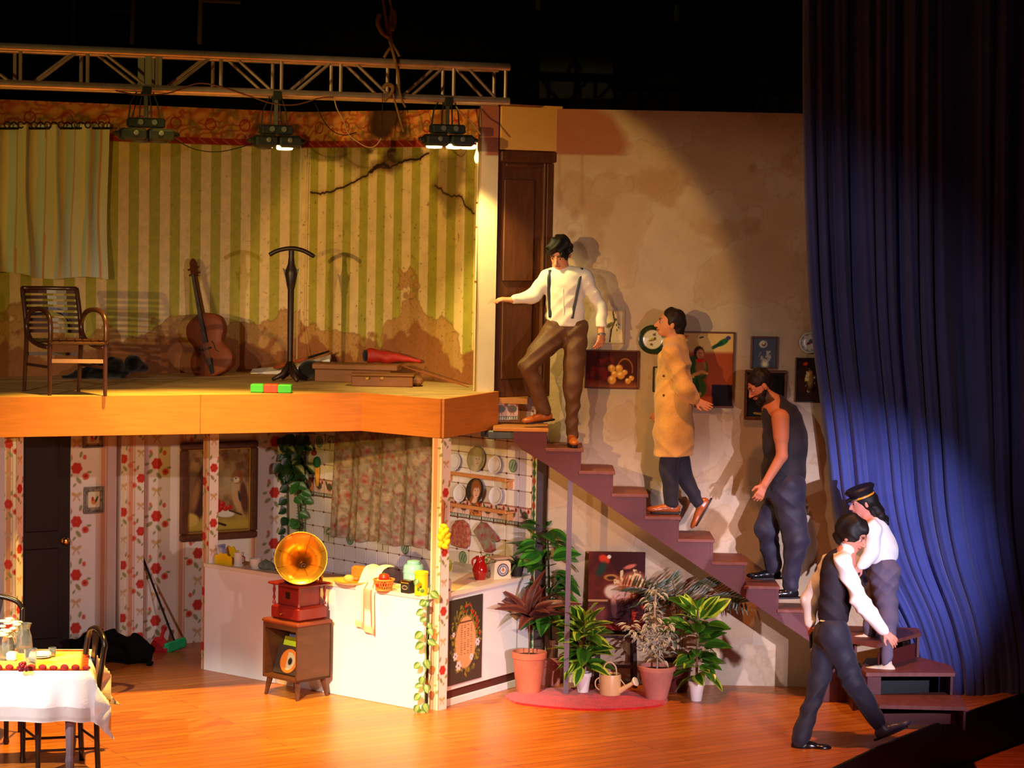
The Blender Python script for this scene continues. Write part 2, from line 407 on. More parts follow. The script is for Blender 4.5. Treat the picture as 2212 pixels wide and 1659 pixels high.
# stage floor with its curved front edge
def woodmat(name, c1, c2, rough, plank=0.11, length=2.4, rot=0.0, seam=.5, spec=.5):
    m = M(name, c1, rough, spec=spec); nt = m.node_tree; L = nt.links.new; b = nt.nodes['Principled BSDF']
    mp = nt.nodes['Mapping']; mp.inputs['Rotation'].default_value = (0, 0, rot)
    br = nt.nodes.new('ShaderNodeTexBrick'); br.inputs['Scale'].default_value = 1.0
    br.inputs['Brick Width'].default_value = length; br.inputs['Row Height'].default_value = plank
    br.inputs['Mortar Size'].default_value = .0035; br.inputs['Mortar Smooth'].default_value = .2; br.inputs['Bias'].default_value = 0
    br.inputs['Color1'].default_value = lin(c1); br.inputs['Color2'].default_value = lin(c2)
    br.inputs['Mortar'].default_value = lin([x*seam for x in c2]); L(mp.outputs[0], br.inputs['Vector'])
    n = nt.nodes.new('ShaderNodeTexNoise'); n.inputs['Scale'].default_value = 3.0; n.inputs['Detail'].default_value = 6
    mp2 = nt.nodes.new('ShaderNodeMapping'); mp2.inputs['Scale'].default_value = (1, 9, 1); L(mp.outputs[0], mp2.inputs[0]); L(mp2.outputs[0], n.inputs['Vector'])
    mx = nt.nodes.new('ShaderNodeMix'); mx.data_type = 'RGBA'; mx.blend_type = 'MULTIPLY'; mx.inputs[0].default_value = .6
    r = nt.nodes.new('ShaderNodeValToRGB'); r.color_ramp.elements[0].color = (.55, .5, .45, 1); r.color_ramp.elements[0].position = .3
    r.color_ramp.elements[1].color = (1.1, 1.1, 1.1, 1); r.color_ramp.elements[1].position = .7
    L(n.outputs['Fac'], r.inputs[0]); L(br.outputs['Color'], mx.inputs[6]); L(r.outputs[0], mx.inputs[7]); L(mx.outputs[2], b.inputs['Base Color'])
    rr = nt.nodes.new('ShaderNodeMapRange'); rr.inputs[3].default_value = rough-.08; rr.inputs[4].default_value = rough+.14
    L(n.outputs['Fac'], rr.inputs[0]); L(rr.outputs[0], b.inputs['Roughness'])
    return m
m_stage = woodmat('stage_boards', (212, 124, 44), (196, 108, 34), .30, rot=math.radians(-32))
lip = [fl(*p) for p in [(2330, 1462), (2212, 1498), (2108, 1532), (2031, 1561), (1954, 1590), (1877, 1623), (1810, 1655), (1700, 1712), (1560, 1790), (1350, 1880), (1050, 1950), (500, 1990), (-300, 2000)]]
poly = [V(8, lip[0][1]+.5, 0)] + lip + [V(-8, lip[-1][1]+.3, 0), V(-8, 6.5, 0), V(8, 6.5, 0)]
mb = MB(); mb.prism([p - V(0, 0, .04) for p in poly], (0, 0, .04)); fo = struct(mb.build('floor', m_stage))
m_black = M('black_paint', (9, 8, 9), .6); m_blackcloth = M('black_masking_cloth', (10, 9, 12), .95, spec=.1)
mb = MB()
for a, b in zip(lip[:-1], lip[1:]):
    t = unit(b-a); n = V(-t[1], t[0], 0); n = n if n[1] < 0 else -n
    mb.box((a+b)/2+n*.012-V(0, 0, .20), (np.linalg.norm(b-a)+.01, .024, .42), U=t)
struct(mb.build('trim_1', m_black)).name = 'stage_front_skirt'
mb = MB(); mb.box((0, -5.5, -.43), (20, 16, .04)); struct(mb.build('floor', woodmat('hall_boards', (206, 92, 44), (190, 80, 38), .5, rot=0)))
mb = MB(); mb.box((0, 6.6, 3), (18, .06, 8)); struct(mb.build('wall_rear', m_blackcloth))

# ------- plaster wall with damp stains, behind the stairs
def f_plaster(X, Y):
    n = fbm(X, Y, 2.3, 3, 5); n2 = fbm(X+5, Y, 7, 9, 4)
    p = Paint(X, Y, (196, 172, 142)); p.C *= (.93+.10*n2)[..., None]
    damp = np.clip((n+.22*np.clip((Y-3.2)/1.5, 0, 1)-.56)*9, 0, 1); p.put(damp*.34, (176, 136, 90))
    edge = np.exp(-((n+.22*np.clip((Y-3.2)/1.5, 0, 1)-.58)/.012)**2); p.put(edge*.18, (140, 98, 58))
    q = fbm(X*1.0, Y*1.0, 1.4, 21, 4)
    m = np.clip((1.0-np.hypot((X-.44)/.42, (Y-4.56)/.34)+(.5-q)*.9)*4, 0, 1)*np.clip((Y-4.46)/.01, 0, 1); p.put(m*.65, (150, 72, 50))
    for cx, cy, r in [(.50, 3.97, .035), (.55, 3.72, .03), (.48, 3.80, .028), (1.98, 4.38, .03)]: p.ell(cx, cy, r, r*1.2, (150, 118, 84), soft=.6, a=.6)
    for cx in (.55, .36): p.line([(cx, 4.5), (cx+.01, 4.12)], .012, (150, 110, 84), .35, 1.5); p.ell(cx+.01, 4.08, .03, .06, (144, 104, 88), soft=.5, a=.4)
    p.put(np.clip((fbm(X, Y, 3.1, 40, 4)-.60)*10, 0, 1)*.35*np.clip((Y-3.3)/.4, 0, 1), (158, 112, 66))
    p.put(np.clip((fbm(X, Y, 60, 50, 2)-.7)*4, 0, 1)*.1, (120, 90, 70))
    return p.C
struct(panel('wall_back', BW, .27, 0, 3.3, ZTOP, .010, f_plaster, PM('plaster', .9, .2, bump=.35, bscale=45), thick=.08))

# ------- striped paper upstairs
_, vfa = PUL.px(400, 311); _, vfb = PUL.px(400, 296)
def frieze(p, X, Y):
    zt = vfb
    p.rect(-9, zt, 9, 9, (206, 140, 66))
    n = fbm(X, Y, 9, 5, 3)
    m = np.clip((np.abs(np.sin(9*X+6*np.sin(7*Y)+8*n))-.80)*9, 0, 1); p.put(m*(Y > zt)*.8, (168, 66, 34))
    for k in range(-1, 16):
        cx = k*.34+.1
        p.ell(cx, zt+.20, .11, .055, (196, 96, 46), rot=.2, soft=.3, a=.8*1); p.ell(cx+.02, zt+.19, .07, .03, (222, 150, 80), rot=.3, soft=.4)
        t = np.abs(np.hypot(X-cx-.12, Y-zt-.12)-.05); p.put(np.clip((.010-t)/.008, 0, 1)*(Y > zt), (150, 40, 24))
        t = np.abs(np.hypot(X-cx+.06, Y-zt-.10)-.045); p.put(np.clip((.006-t)/.006, 0, 1)*(Y > zt)*.8, (110, 100, 40))
    p.put(np.clip((fbm(X, Y, 14, 77, 3)-.58)*9, 0, 1)*(Y > zt)*.6, (120, 96, 40))
    p.rect(-9, vfa, 9, vfb, (146, 34, 24))
    d = np.abs(((X+1.6*(Y-vfa)) % .115)-.05); p.put(np.clip((.007-d)/.005, 0, 1)*((Y > vfa+.008) & (Y < vfb-.008))*.75, (214, 170, 110))
def stains(p, X, Y, hfun, seed, zb=0.0):
    n = fbm(X, Y, 3.2, seed, 5); h = hfun(X)
    e = h + (n-.5)*.9*(.4+h)
    m = np.clip((e-Y)/.03+.5, 0, 1); p.put(m*.80, (178, 128, 70))
    e2 = h*.62 + (fbm(X, Y, 4.6, seed+5, 5)-.5)*.8; m2 = np.clip((e2-Y)/.05+.5, 0, 1); p.put(m2*.7, (134, 74, 38))
    p.put(np.exp(-((e-Y)/.012)**2)*.45, (120, 74, 36)); p.put(np.clip((fbm(X, Y, 60, seed+9, 2)-.62)*6, 0, 1)*.2*m, (84, 48, 26))
uA = PUL.px(254.4, 500)[0]; uB = PUL.px(519.3, 500)[0]; perL = (uB-uA)/6
uC = PUR.px(650, 600)[0]; uD = PUR.px(981.8, 600)[0]; perR = (uD-uC)/9
LIGHT_S, GREEN_S = (226, 196, 136), (172, 160, 62)
def f_stripeL(X, Y):
    t = ((X-uA) % perL)/perL; p = Paint(X, Y, GREEN_S); p.put(np.clip((.25-np.abs(t-.25))*perL/.004+.5, 0, 1), LIGHT_S)
    p.C *= (.94+.1*fbm(X, Y, 25, 2, 2))[..., None]
    stains(p, X, Y, lambda x: .30+.16*np.sin(x*2.1+.8)**2+.10*np.clip(x-1.6, 0, 1), 11)
    p.put(np.clip((fbm(X, Y, 45, 60, 2)-.78)*9, 0, 1)*.35*np.clip(X/1.6-.6, 0, 1), (96, 60, 30)); frieze(p, X, Y); return p.C
def f_stripeR(X, Y):
    t = ((X-uC) % perR)/perR; p = Paint(X, Y, GREEN_S); p.put(np.clip((.25-np.abs(t-.25))*perR/.004+.5, 0, 1), LIGHT_S)
    p.C *= (.90+.14*fbm(X, Y, 12, 2, 4))[..., None]
    uk = PUR.px(880, 640)[0]
    stains(p, X, Y, lambda x: .36+.42*np.exp(-((x-uk)/.30)**2)+.10*np.sin(x*3)**2, 31)
    frieze(p, X, Y); P_ = PUR.px
    for c, rx, ry, a in [((830, 262), .26, .24, .92), ((760, 345), .22, .14, .4), ((835, 350), .17, .12, .8), ((975, 395), .20, .30, .45), ((950, 270), .1, .16, .35)]:
        u, v = P_(*c); d = np.hypot((X-u)/rx, (Y-v)/ry)+(fbm(X, Y, 6, 70, 4)-.5)*1.5; p.put(np.clip((1.15-d)*1.7, 0, 1)*a, (58, 34, 18))
    def crack(pts, w0):
        q = []
        pp = [P_(*a) for a in pts]
        for (a, b), (c, d) in zip(pp[:-1], pp[1:]):
            for k in range(4):
                t_ = k/4; q.append((a+(c-a)*t_+rnd.uniform(-.006, .006), b+(d-b)*t_+rnd.uniform(-.009, .009)))
        q.append(pp[-1]); p.line(q, w0*2.6, (110, 62, 28), .35, 1.6); p.line(q, w0, (36, 20, 12), .95)
    crack([(672, 414), (690, 418), (705, 416), (722, 411), (742, 403), (765, 393), (790, 380), (802, 368), (818, 362), (838, 364), (858, 354), (880, 346), (905, 345), (914, 336), (926, 331)], .008)
    crack([(800, 372), (812, 360), (830, 352), (840, 362)], .014)
    crack([(940, 399), (955, 412), (968, 421), (985, 425), (994, 423), (1003, 440), (1013, 452), (1024, 461)], .007)
    p.put(np.clip((fbm(X, Y, 45, 61, 2)-.76)*9, 0, 1)*.5, (90, 56, 28))
    return p.C
struct(panel('wall_left', PUL, -.6, 0, LUL, ZTOP-ZU, .0065, f_stripeL, P_print, thick=.03))
struct(panel('wall_right', PUR, 0, 0, LUR, ZTOP-ZU, .0065, f_stripeR, P_print, thick=.03))

# ------- upper platform: slab with wooden boards and fascia panels
FA = fl(-90, 860, ZU); FA = fl(0, 857, ZU) + (fl(0, 857, ZU)-fl(782, 848, ZU))*.12
F1, FB, FC, FD = fl(432, 852.5, ZU), fl(782, 848, ZU), fl(955, 862, ZU), fl(1073, 845, ZU)
m_ply = M('dusty_ply', (196, 158, 96), .8, var=.25, scale=3, stretch=(1, 3, 1), bump=.1)
m_fascia = M('veneer_fascia', (216, 132, 48), .5, var=.12, scale=4, stretch=(1, 1, 12), bump=.05)
back1 = PUL.P(-.6, 0, -.0); back2 = CU + V(.0, .0, 0); back3 = EUR
platform = thing('platform_deck', V((FA[0]+FD[0])/2, .5, ZU-.31), None, None, kind='structure')
outline = [FA, FB, FC, FD, EUR+V(.02, .0, 0), CU, back1]
def clip(poly, p, n):
    out = []
    for i in range(len(poly)):
        a, b = poly[i], poly[(i+1) % len(poly)]; da = np.dot(a-p, n); db = np.dot(b-p, n)
        if da <= 0: out.append(a)
        if (da < 0) != (db < 0): out.append(a+(b-a)*(da/(da-db)))
    return out
Nb = np.cross(V(0, 0, 1), U_L)
ks = [np.dot(p-FA, Nb) for p in outline]; k0 = min(ks); bw = .40
# split the outline into a left and a right lobe so that every board stays convex
lob1 = [FA, FB, CU, back1]; lob2 = [FB, FC, FD, EUR, CU]
for lob in (lob1, lob2):
    k = k0
    while k < max(ks):
        q = clip(clip(list(lob), FA+Nb*(k+.003), -Nb), FA+Nb*(k+bw-.003), Nb)
        if len(q) >= 3: MB().prism([p-V(0, 0, .03) for p in q], (0, 0, .03+rnd.uniform(-.001, .001))).build('board', m_ply, platform)
        k += bw
MB().prism([p-V(0, 0, .07) for p in lob1], (0, 0, .038)).prism([p-V(0, 0, .07) for p in lob2], (0, 0, .038)).build('deck_frame', M('raw_pine', (150, 110, 70), .8, var=.2), platform)
for a, b in ((FA, F1), (F1, FB), (FB, FC), (FC, FD)):
    t = unit(b-a); n = V(t[1], -t[0], 0); L_ = np.linalg.norm(b-a)
    MB().bbox((a+b)/2+n*.010-V(0, 0, .155), (L_-.003, .02, .312), U=t, b=.002).build('fascia_panel', m_fascia, platform)

# ------- tall flat beside the upper room, cream header and the dark door with its frame
m_cream = M('cream_flat', (232, 214, 176), .75, var=.04, scale=2)
pF = FD + V(-.10, .04, 0); t_ = unit(FD-FC)
FP0 = fl(1030, 846, ZU); FP0 = at(1031, 846, .22); FP1 = at(1067, 846, .30)
pf = Plane(V(FP0[0], FP0[1], 0), V(FP1[0]-FP0[0], FP1[1]-FP0[1], 0)); wF = float(np.hypot(*(FP1-FP0)[:2]))
def f_flat(X, Y):
    p = Paint(X, Y, (230, 212, 176)); m = np.clip((Y-4.44)*400, 0, 1)*np.clip((.13-(4.78-Y)*.35-.0+(X-.0)-.05+(fbm(X, Y, 9, 4, 3)-.5)*.15)*20, 0, 1)
    p.put(m*.7*(Y > 4.44), (150, 62, 46)); p.C *= (.97+.05*fbm(X, Y, 9, 1, 3))[..., None]; return p.C
struct(panel('trim_1', pf, 0, ZU, wF, ZTOP+.02, .012, f_flat, PM('flat_paint', .8, .2), thick=.05))
dA = at(1071, 860, .34); dB = at(1190, 860, .66); dpl = Plane(V(dA[0], dA[1], 0), V(dB[0]-dA[0], dB[1]-dA[1], 0)); dw = float(np.hypot(*(dB-dA)[:2]))
zdt = 4.49; zdb = dpl.px(1110, 858)[1]
struct(MB().box(dpl.P(dw/2+.01, (zdt+ZTOP+.02)/2, .02), (dw+.05, .03, ZTOP+.02-zdt), U=dpl.U).build('trim_2', M('cream_header', (240, 186, 96), .8, var=.03)))
m_dk = M('dark_stained_door', (92, 50, 26), .5, var=.25, scale=5, stretch=(6, 6, 1), bump=.1)
door = thing('door_1', dpl.P(dw/2, zdb, 0), None, None, kind='structure')
MB().bbox(dpl.P(dw/2, (zdb+zdt)/2, -.03), (dw, .03, zdt-zdb), U=dpl.U).build('door_leaf', m_dk, door)
for a, b, n_ in ((dw-.10, dw, .0), (dw-.135, dw-.11, .004)):
    MB().bbox(dpl.P((a+b)/2, (zdb+zdt-.10)/2+.0, n_+.008), (b-a, .035, zdt-zdb-.10), U=dpl.U, b=.008).build('frame_post', m_dk, door)
MB().bbox(dpl.P(dw/2, zdt-.05, .012), (dw+.02, .05, .10), U=dpl.U, b=.012).bbox(dpl.P(dw/2, zdt-.125, .004), (dw-.1, .03, .035), U=dpl.U, b=.01).build('head_frame', m_dk, door)
for z0, z1 in ((zdb+.15, 3.25), (3.4, zdt-.24)):
    MB().bbox(dpl.P((dw-.16)/2, (z0+z1)/2, -.008), (dw-.26, .02, z1-z0), U=dpl.U, b=.014).build('raised_panel', m_dk, door)
# stepped landing in front of the door with its printed tile strip
m_landing = M('landing_board', (178, 116, 60), .6, var=.15, stretch=(2, 8, 2))
lA = at(1071, 864, .30); lB = at(1143, 858, .60)
struct(MB().prism([V(-.14, .33, zdb-.045), V(-.12, .62, zdb-.045), V(.14, .62, zdb-.045), V(.13, .30, zdb-.045)], (0, 0, .045)).build('trim_3', m_landing))

# ------- floral paper downstairs
def rose_col(p, X, Y, cx, z0, per=.475, s=1.0, side=1):
    RED, DR, OL, TAN = (206, 62, 46), (160, 34, 28), (150, 148, 92), (206, 168, 118)
    for k in range(-1, 6):
        cy = z0+k*per
        for dx, dy, r, ro in [(-.07, -.07, .035, .5), (.02, -.11, .035, -.9), (.09, -.09, .03, .3), (-.06, .08, .03, 1.0), (.04, .12, .028, 1.3), (.12, -.04, .022, 0), (-.02, -.15, .02, .9), (-.10, 0, .025, .2)]:
            p.ell(cx+dx*s*side, cy+dy*s, r*s, r*.5*s, OL, ro, .2)
        for q in range(6): p.ell(cx+.026*s*math.cos(q*1.047+k), cy+.026*s*math.sin(q*1.047+k), .028*s, .024*s, RED, q*1.047+k, .15)
        p.ell(cx, cy, .030*s, .030*s, RED, soft=.2)
        for rr in (.036, .022):
            t = np.abs(np.hypot(X-cx, Y-cy)-rr*s-.004*np.sin(5*np.arctan2(Y-cy, X-cx))); p.put(np.clip((.004-t)/.004, 0, 1)*.7, DR)
        p.ell(cx+.085*side*s, cy-.075*s, .032*s, .030*s, (214, 84, 60)); p.ell(cx+.085*side*s, cy-.075*s, .014*s, .013*s, (170, 40, 32))
        p.ell(cx+.075*side*s, cy+.095*s, .018*s, .022*s, (214, 96, 76)); p.ell(cx-.06*side*s, cy+.11*s, .014*s, .018*s, (214, 110, 84))
        by = cy-per*.5
        for sg in (-1, 1):
            p.ell(cx+sg*.026*s, by+.006*s, .026*s, .016*s, TAN, sg*.5, .25); p.line([(cx, by), (cx+sg*.03*s, by-.05*s)], .007*s, TAN)
def bands(p, X, us):
    for u in us:
        p.put(np.clip((.022-np.abs(X-u))/.006+.5, 0, 1)*.75, (206, 130, 88)); p.put(np.clip((.005-np.abs(X-u-.036))/.003+.5, 0, 1)*.6, (206, 130, 88)); p.put(np.clip((.005-np.abs(X-u+.034))/.003+.5, 0, 1)*.6, (214, 180, 120))
FLOR = (232, 218, 204)
def f_florL(X, Y):
    p = Paint(X, Y, FLOR); g = lambda x, y: PLL.px(x, y)
    bands(p, X, [g(x, 1150)[0] for x in (222, 308, 391, 547)])
    for x, y, sd in ((165, 1127, 1), (338, 1115, 1), (428, 1195, -1), (593, 1064, 1)):
        u, v = g(x, y); rose_col(p, X, Y, u, v-.95, side=sd)
    p.C *= (.96+.06*fbm(X, Y, 5, 8, 3))[..., None]; return p.C
uDoor = PLL.px(152, 1200)[0]
struct(panel('wall_front_left', PLL, uDoor, 0, LLL+.0, 2.42, .0068, f_florL, P_print, thick=.03)).name = 'wall_lower_left'
def f_florS(X, Y):
    p = Paint(X, Y, FLOR); p.rect(.0, -1, .035, 9, (224, 206, 170)); u = X.max()
    rose_col(p, X, Y, .02, .30, s=.8); rose_col(p, X, Y, u-.03, .12, s=.8, side=-1)
    bands(p, X, [u*.42]); return p.C
ua, ub = PLL.px(250, 1200)[0], PLL.px(299, 1200)[0]
ppl = Plane(PLL.P(ua, 0, .11), PLL.U)
pil = struct(panel('trim_4', ppl, 0, 0, ub-ua, 2.42, .0068, f_florS, P_print, thick=.105))
spl = Plane(PLL.P(ub, 0, .11), -PLL.N)
# dark door lower left
uD0 = PLL.px(28, 1200)[0]; d2 = thing('door_2', PLL.P((uD0+uDoor)/2, 0, 0), None, None, kind='structure')
m_dk2 = M('near_black_door', (34, 20, 15), .45, var=.2, scale=4, stretch=(5, 5, 1))
wd = uDoor-uD0
MB().bbox(PLL.P((uD0+uDoor)/2, 1.1, -.03), (wd, .04, 2.2), U=PLL.U).build('door_leaf', m_dk2, d2)
for z0, z1 in ((.15, .95), (1.1, 2.05)): MB().bbox(PLL.P((uD0+uDoor)/2, (z0+z1)/2, -.008), (wd-.22, .015, z1-z0), U=PLL.U, b=.012).build('raised_panel', m_dk2, d2)
kn = PLL.px(139, 1168); m_brass = M('brass', (214, 170, 84), .22, metal=1.0)
kp = PLL.P(kn[0], kn[1], 0); MB().lathe([(.026, 0), (.026, .006), (.012, .012), (.011, .035), (.026, .045), (.032, .06), (.026, .075), (.008, .082)], kp-PLL.N*.01, 20, axis=PLL.N).build('door_knob', m_brass, d2, smooth='auto')
struct(MB().box(PLL.P(uD0-1.0, 1.2, -.02), (2.0, .03, 2.4), U=PLL.U).build('wall_far_left', M('paper_plain', (220, 205, 190), .8)))

# ------- tiled wall downstairs: printed grout sheet, tiles as pieces, rooster border
TW, TH = .150, .138
def f_grout(X, Y): return Paint(X, Y, (176, 138, 122)).C
wt = struct(panel('wall_tiled', PLR, 0, 0, LLR, 2.42, .2, f_grout, P_print, thick=.03))
zb0 = PLR.px(690, 1078)[1]; zb1 = PLR.px(690, 1050)[1]     # border band
zb0 = (zb0 + PLR.px(1100, 1128)[1])/2; zb1 = zb0+.165
m_tile = M('white_tile', (226, 216, 204), .35, var=.04, scale=6); m_tile2 = M('white_tile_pale', (234, 226, 218), .35, var=.03, scale=5)
def tile_mesh(mm):
    b = MB().bbox((0, 0, 0), (TW-.006, .008, TH-.006), b=.0035); b_ = b.build('tile_piece', mm, template=True); me = b_.data; bpy.data.objects.remove(b_); return me
tm = [tile_mesh(m_tile), tile_mesh(m_tile2)]
m_green = PM('tile_print', .35, .5)
rows = [zb0-TH*(k+.5) for k in range(0, 9) if zb0-TH*(k+1) > .42] + [zb1+TH*(k+.5) for k in range(0, 7) if zb1+TH*(k+1) < 2.42]
ncol = int(LLR/TW)+1
decor = {}
for x, y in ((705, 965), (700, 1163), (822, 1182), (868, 945)): decor[tuple(int(a) for a in (PLR.px(x, y)[0]//TW, 0))+(round(PLR.px(x, y)[1], 2),)] = 'veg'
dec_px = [(700, 1163, 'veg'), (760, 1172, 'plate'), (822, 1182, 'veg'), (878, 1191, 'plate'), (705, 965, 'veg'), (990, 1203, 'plate'), (1045, 1200, 'veg'), (680, 962, 'plate'), (1107, 1012, 'plate')]
decs = [(PLR.px(x, y), k) for x, y, k in dec_px]
def f_veg(X, Y):
    p = Paint(X, Y, (214, 204, 170)); n = fbm(X, Y, 60, 3, 3); p.put(np.clip((n-.45)*8, 0, 1)*(Y > 0), (86, 120, 60)); p.line([(0, -.05), (0, .02)], .006, (110, 120, 60)); return p.C
def f_plt(X, Y):
    p = Paint(X, Y, (226, 216, 204)); p.ell(0, 0, .052, .058, (92, 124, 92), soft=.06); p.ell(0, 0, .040, .046, (150, 172, 140), soft=.1)
    p.line([(-.02, -.02), (.0, .03)], .006, (70, 100, 70)); p.line([(.005, -.03), (.025, .02)], .006, (70, 100, 70)); return p.C
for i in range(ncol):
    for z in rows:
        u = (i+.5)*TW
        if u+TW/2 > LLR+.04: continue
        hit = [k for (q, k) in decs if abs(q[0]-u) < TW*.5 and abs(q[1]-z) < TH*.5]
        if hit:
            pl2 = Plane(PLR.P(u, z, .005), PLR.U); panel('tile', pl2, -TW/2+.003, -TH/2+.003, TW/2-.003, TH/2-.003, .006, f_veg if hit[0] == 'veg' else f_plt, m_green, wt, thick=.006, label='tile with green print')
        else:
            q = PLR.P(u, z, rnd.uniform(.001, .003)); place(tm[rnd.random() < .4], 'tile', frame4(PLR.U, -PLR.N, (0, 0, 1), q), wt)
mb = MB()
for i in range(1, ncol):
    for k in list(range(0, 9)):
        z = zb0-TH*k
        if z > .40: mb.lathe([(.010, 0), (.010, .007), (.0001, .008)], PLR.P(i*TW, z, .001), 8, axis=PLR.N)
    for k in range(0, 7):
        z = zb1+TH*k
        if z < 2.4: mb.lathe([(.010, 0), (.010, .007), (.0001, .008)], PLR.P(i*TW, z, .001), 8, axis=PLR.N)
mb.build('corner_dots', M('brown_dot', (120, 76, 60), .5), wt, kind='stuff')
def f_rooster(i, warm):
    def f(X, Y):
        h = .165; p = Paint(X, Y, (222, 190, 170) if not warm else (214, 128, 62)); p.rect(-.1, 0, .1, .010, (90, 60, 40))
        p.rect(-.1, .012, .1, .034, (222, 214, 196)); d = np.abs((X % .02)-.01); p.put(((Y > .013) & (Y < .032))*np.clip((.006-d)/.003, 0, 1), (54, 84, 60))
        p.rect(-.1, .034, .1, .040, (70, 90, 66)); p.rect(-.1, h-.008, .1, h, (170, 84, 56))
        if warm: p.put(np.clip((fbm(X, Y, 60, i, 3)-.5)*8, 0, 1)*(Y > .045)*.8, (96, 66, 44))
        p.ell(0, .10, .040, .034, (104, 70, 52), soft=.15); p.ell(-.045, .13, .012, .028, (90, 90, 60), .4); p.ell(.045, .135, .014, .018, (150, 44, 34)); p.ell(.02, .10, .02, .016, (74, 92, 70))
        p.line([(-.01, .07), (-.012, .048)], .004, (170, 90, 50)); p.line([(.012, .07), (.012, .048)], .004, (170, 90, 50)); return p.C
    return f
for i in range(ncol):
    u = (i+.5)*TW
    if u+TW/2 > LLR+.05: continue
    pl2 = Plane(PLR.P(u, zb0, .004), PLR.U); warm = (i % 5 == 0)
    panel('tile', pl2, -TW/2+.002, .002, TW/2-.002, .163, .0055, f_rooster(i, warm), m_green, wt, thick=.005, label='border tile with a printed brown rooster')
# green border strip at the right end and dark frame post beside it
def f_strip(X, Y):
    p = Paint(X, Y, (196, 200, 160)); d = np.abs((Y % .07)-.035); m = np.clip((.024-np.abs(X-.02)-d*.4)/.004, 0, 1); p.put(m, (60, 92, 58)); k = (np.floor(Y/.07) % 3) == 0; p.put(m*k, (150, 66, 44)); return p.C
es = Plane(PLR.P(LLR, 0, .006), PLR.U)
struct(panel('trim_5', es, 0, 0, .045, 2.15, .006, f_strip, P_print, thick=.03))
gp = PLR.P(LLR+.05, 0, 0)
struct(MB().bbox(V(gp[0]+.04, .60, 1.05), (.085, .05, 2.1), b=.006).build('trim_6', M('dark_frame_wood', (52, 28, 26), .5, var=.2, stretch=(4, 4, 1))))
# the same rooster print shows above the top tread
# ------- floral posts
def post(name, c, wx, rot, z1, label, cols_):
    U = V(math.cos(rot), math.sin(rot), 0); N = np.cross(U, V(0, 0, 1)); c = np.asarray(c, float)
    t = struct(thing(name, V(c[0], c[1], 0), None, None))
    f0 = Plane(c-U*wx/2+N*wx/2, U); f1 = Plane(c+U*wx/2+N*wx/2, -N)
    def fa(X, Y):
        p = Paint(X, Y, (238, 220, 180)); bands(p, X, [wx*.35]); 
        rose_col(p, X, Y, wx*cols_[0], .2, s=.75); return p.C
    def fb(X, Y): p = Paint(X, Y, (238, 224, 214)); rose_col(p, X, Y, wx*cols_[1], .32, s=.75, side=-1); return p.C
    panel('face_paper', f0, 0, 0, wx, z1, .006, fa, P_print, t, thick=.004, label='floral paper face')
    panel('face_paper', f1, 0, 0, wx, z1, .006, fb, P_print, t, thick=.004, label='floral paper face')
    MB().box(c+V(0, 0, z1/2), (wx-.006, wx-.006, z1-.002), U=U).build('core', M('raw_pine', (150, 110, 70), .8), t)
    return t
zf = ZU-.312
pm = fl(944, 1534); post('trim_7', pm+V(0, .05, 0), .105, math.radians(-38), zf, None, (1.4, .45))
pk = fl(452, 1447); post('trim_8', pk+V(-.01, .05, 0), .095, math.radians(-50), zf+.0, None, (.2, .5))
pn = at(26, 1300, -.95); post('trim_9', V(pn[0], -.9, 0), .105, math.radians(-20), zf, None, (.35, .5))
# ================================================================== overhead: truss, lamp clusters, ropes
m_alu = M('worn_aluminium', (196, 176, 166), .38, metal=.75, var=.15, scale=12)
TR = at(1100, 182, 0.0); TLd = unit(V(-1, -.37, 0)); TN = V(-.347, .938, 0); TN = unit(V(TLd[1], -TLd[0], 0)); TN = TN if TN[1] > 0 else -TN
TS = .275
def tx(px_):                       # distance along the truss of a picture column
    pl = Plane(TR, -TLd); return -pl.px(px_, 180)[0]
truss = thing('lighting_truss', TR + TLd*2.3 - V(0, 0, TS/2), 'long aluminium box truss hanging over the upper room', 'truss')
T = lambda s, n, z: TR + TLd*s + TN*(n*TS) + V(0, 0, z*TS)
for n, z in ((0, .5), (0, -.5), (1, .5), (1, -.5)):
    MB().tube([T(0, n, z), T(5.2, n, z)], .031, 12).build('chord', m_alu, truss, smooth='auto')
fx = [1092, 980, 859, 736, 608, 477, 339, 189, 44]; sx_ = [tx(a) for a in fx] + [tx(44)+.55]
for i, s_ in enumerate(sx_):
    for n in (0, 1): MB().tube([T(s_, n, -.5), T(s_, n, .5)], .015, 8).build('strut', m_alu, truss, smooth='auto')
    for z in (-.5, .5): MB().tube([T(s_, 0, z), T(s_, 1, z)], .013, 8).build('cross_tube', m_alu, truss, smooth='auto')
for i in range(len(sx_)-1):
    a, b = sx_[i], sx_[i+1]; up = (i % 2 == 0)
    for n in (0, 1):
        MB().tube([T(b-.10 if up else a+.06, n, .5), T(a+.06 if up else b-.1, n, -.5)], .0125, 8).build('diagonal', m_alu, truss, smooth='auto')
for ds in (-.035, .045):
    for n in (0, 1): MB().bar(T(tx(333)+ds, n, -.5), T(tx(333)+ds, n, .5), .05, .02).build('joint_plate', M('plate_alu', (120, 118, 108), .7, metal=.2), truss)
m_lampb = M('grey_green_lamp_housing', (36, 42, 40), .55, metal=.2, var=.2, scale=14); m_dark = M('dark_iron', (26, 24, 24), .5, metal=.5)
m_lens = M('warm_lens', (255, 226, 140), .2, emit=9.0, ecol=(255, 220, 130)); m_lens0 = M('unlit_lens', (70, 66, 60), .15)
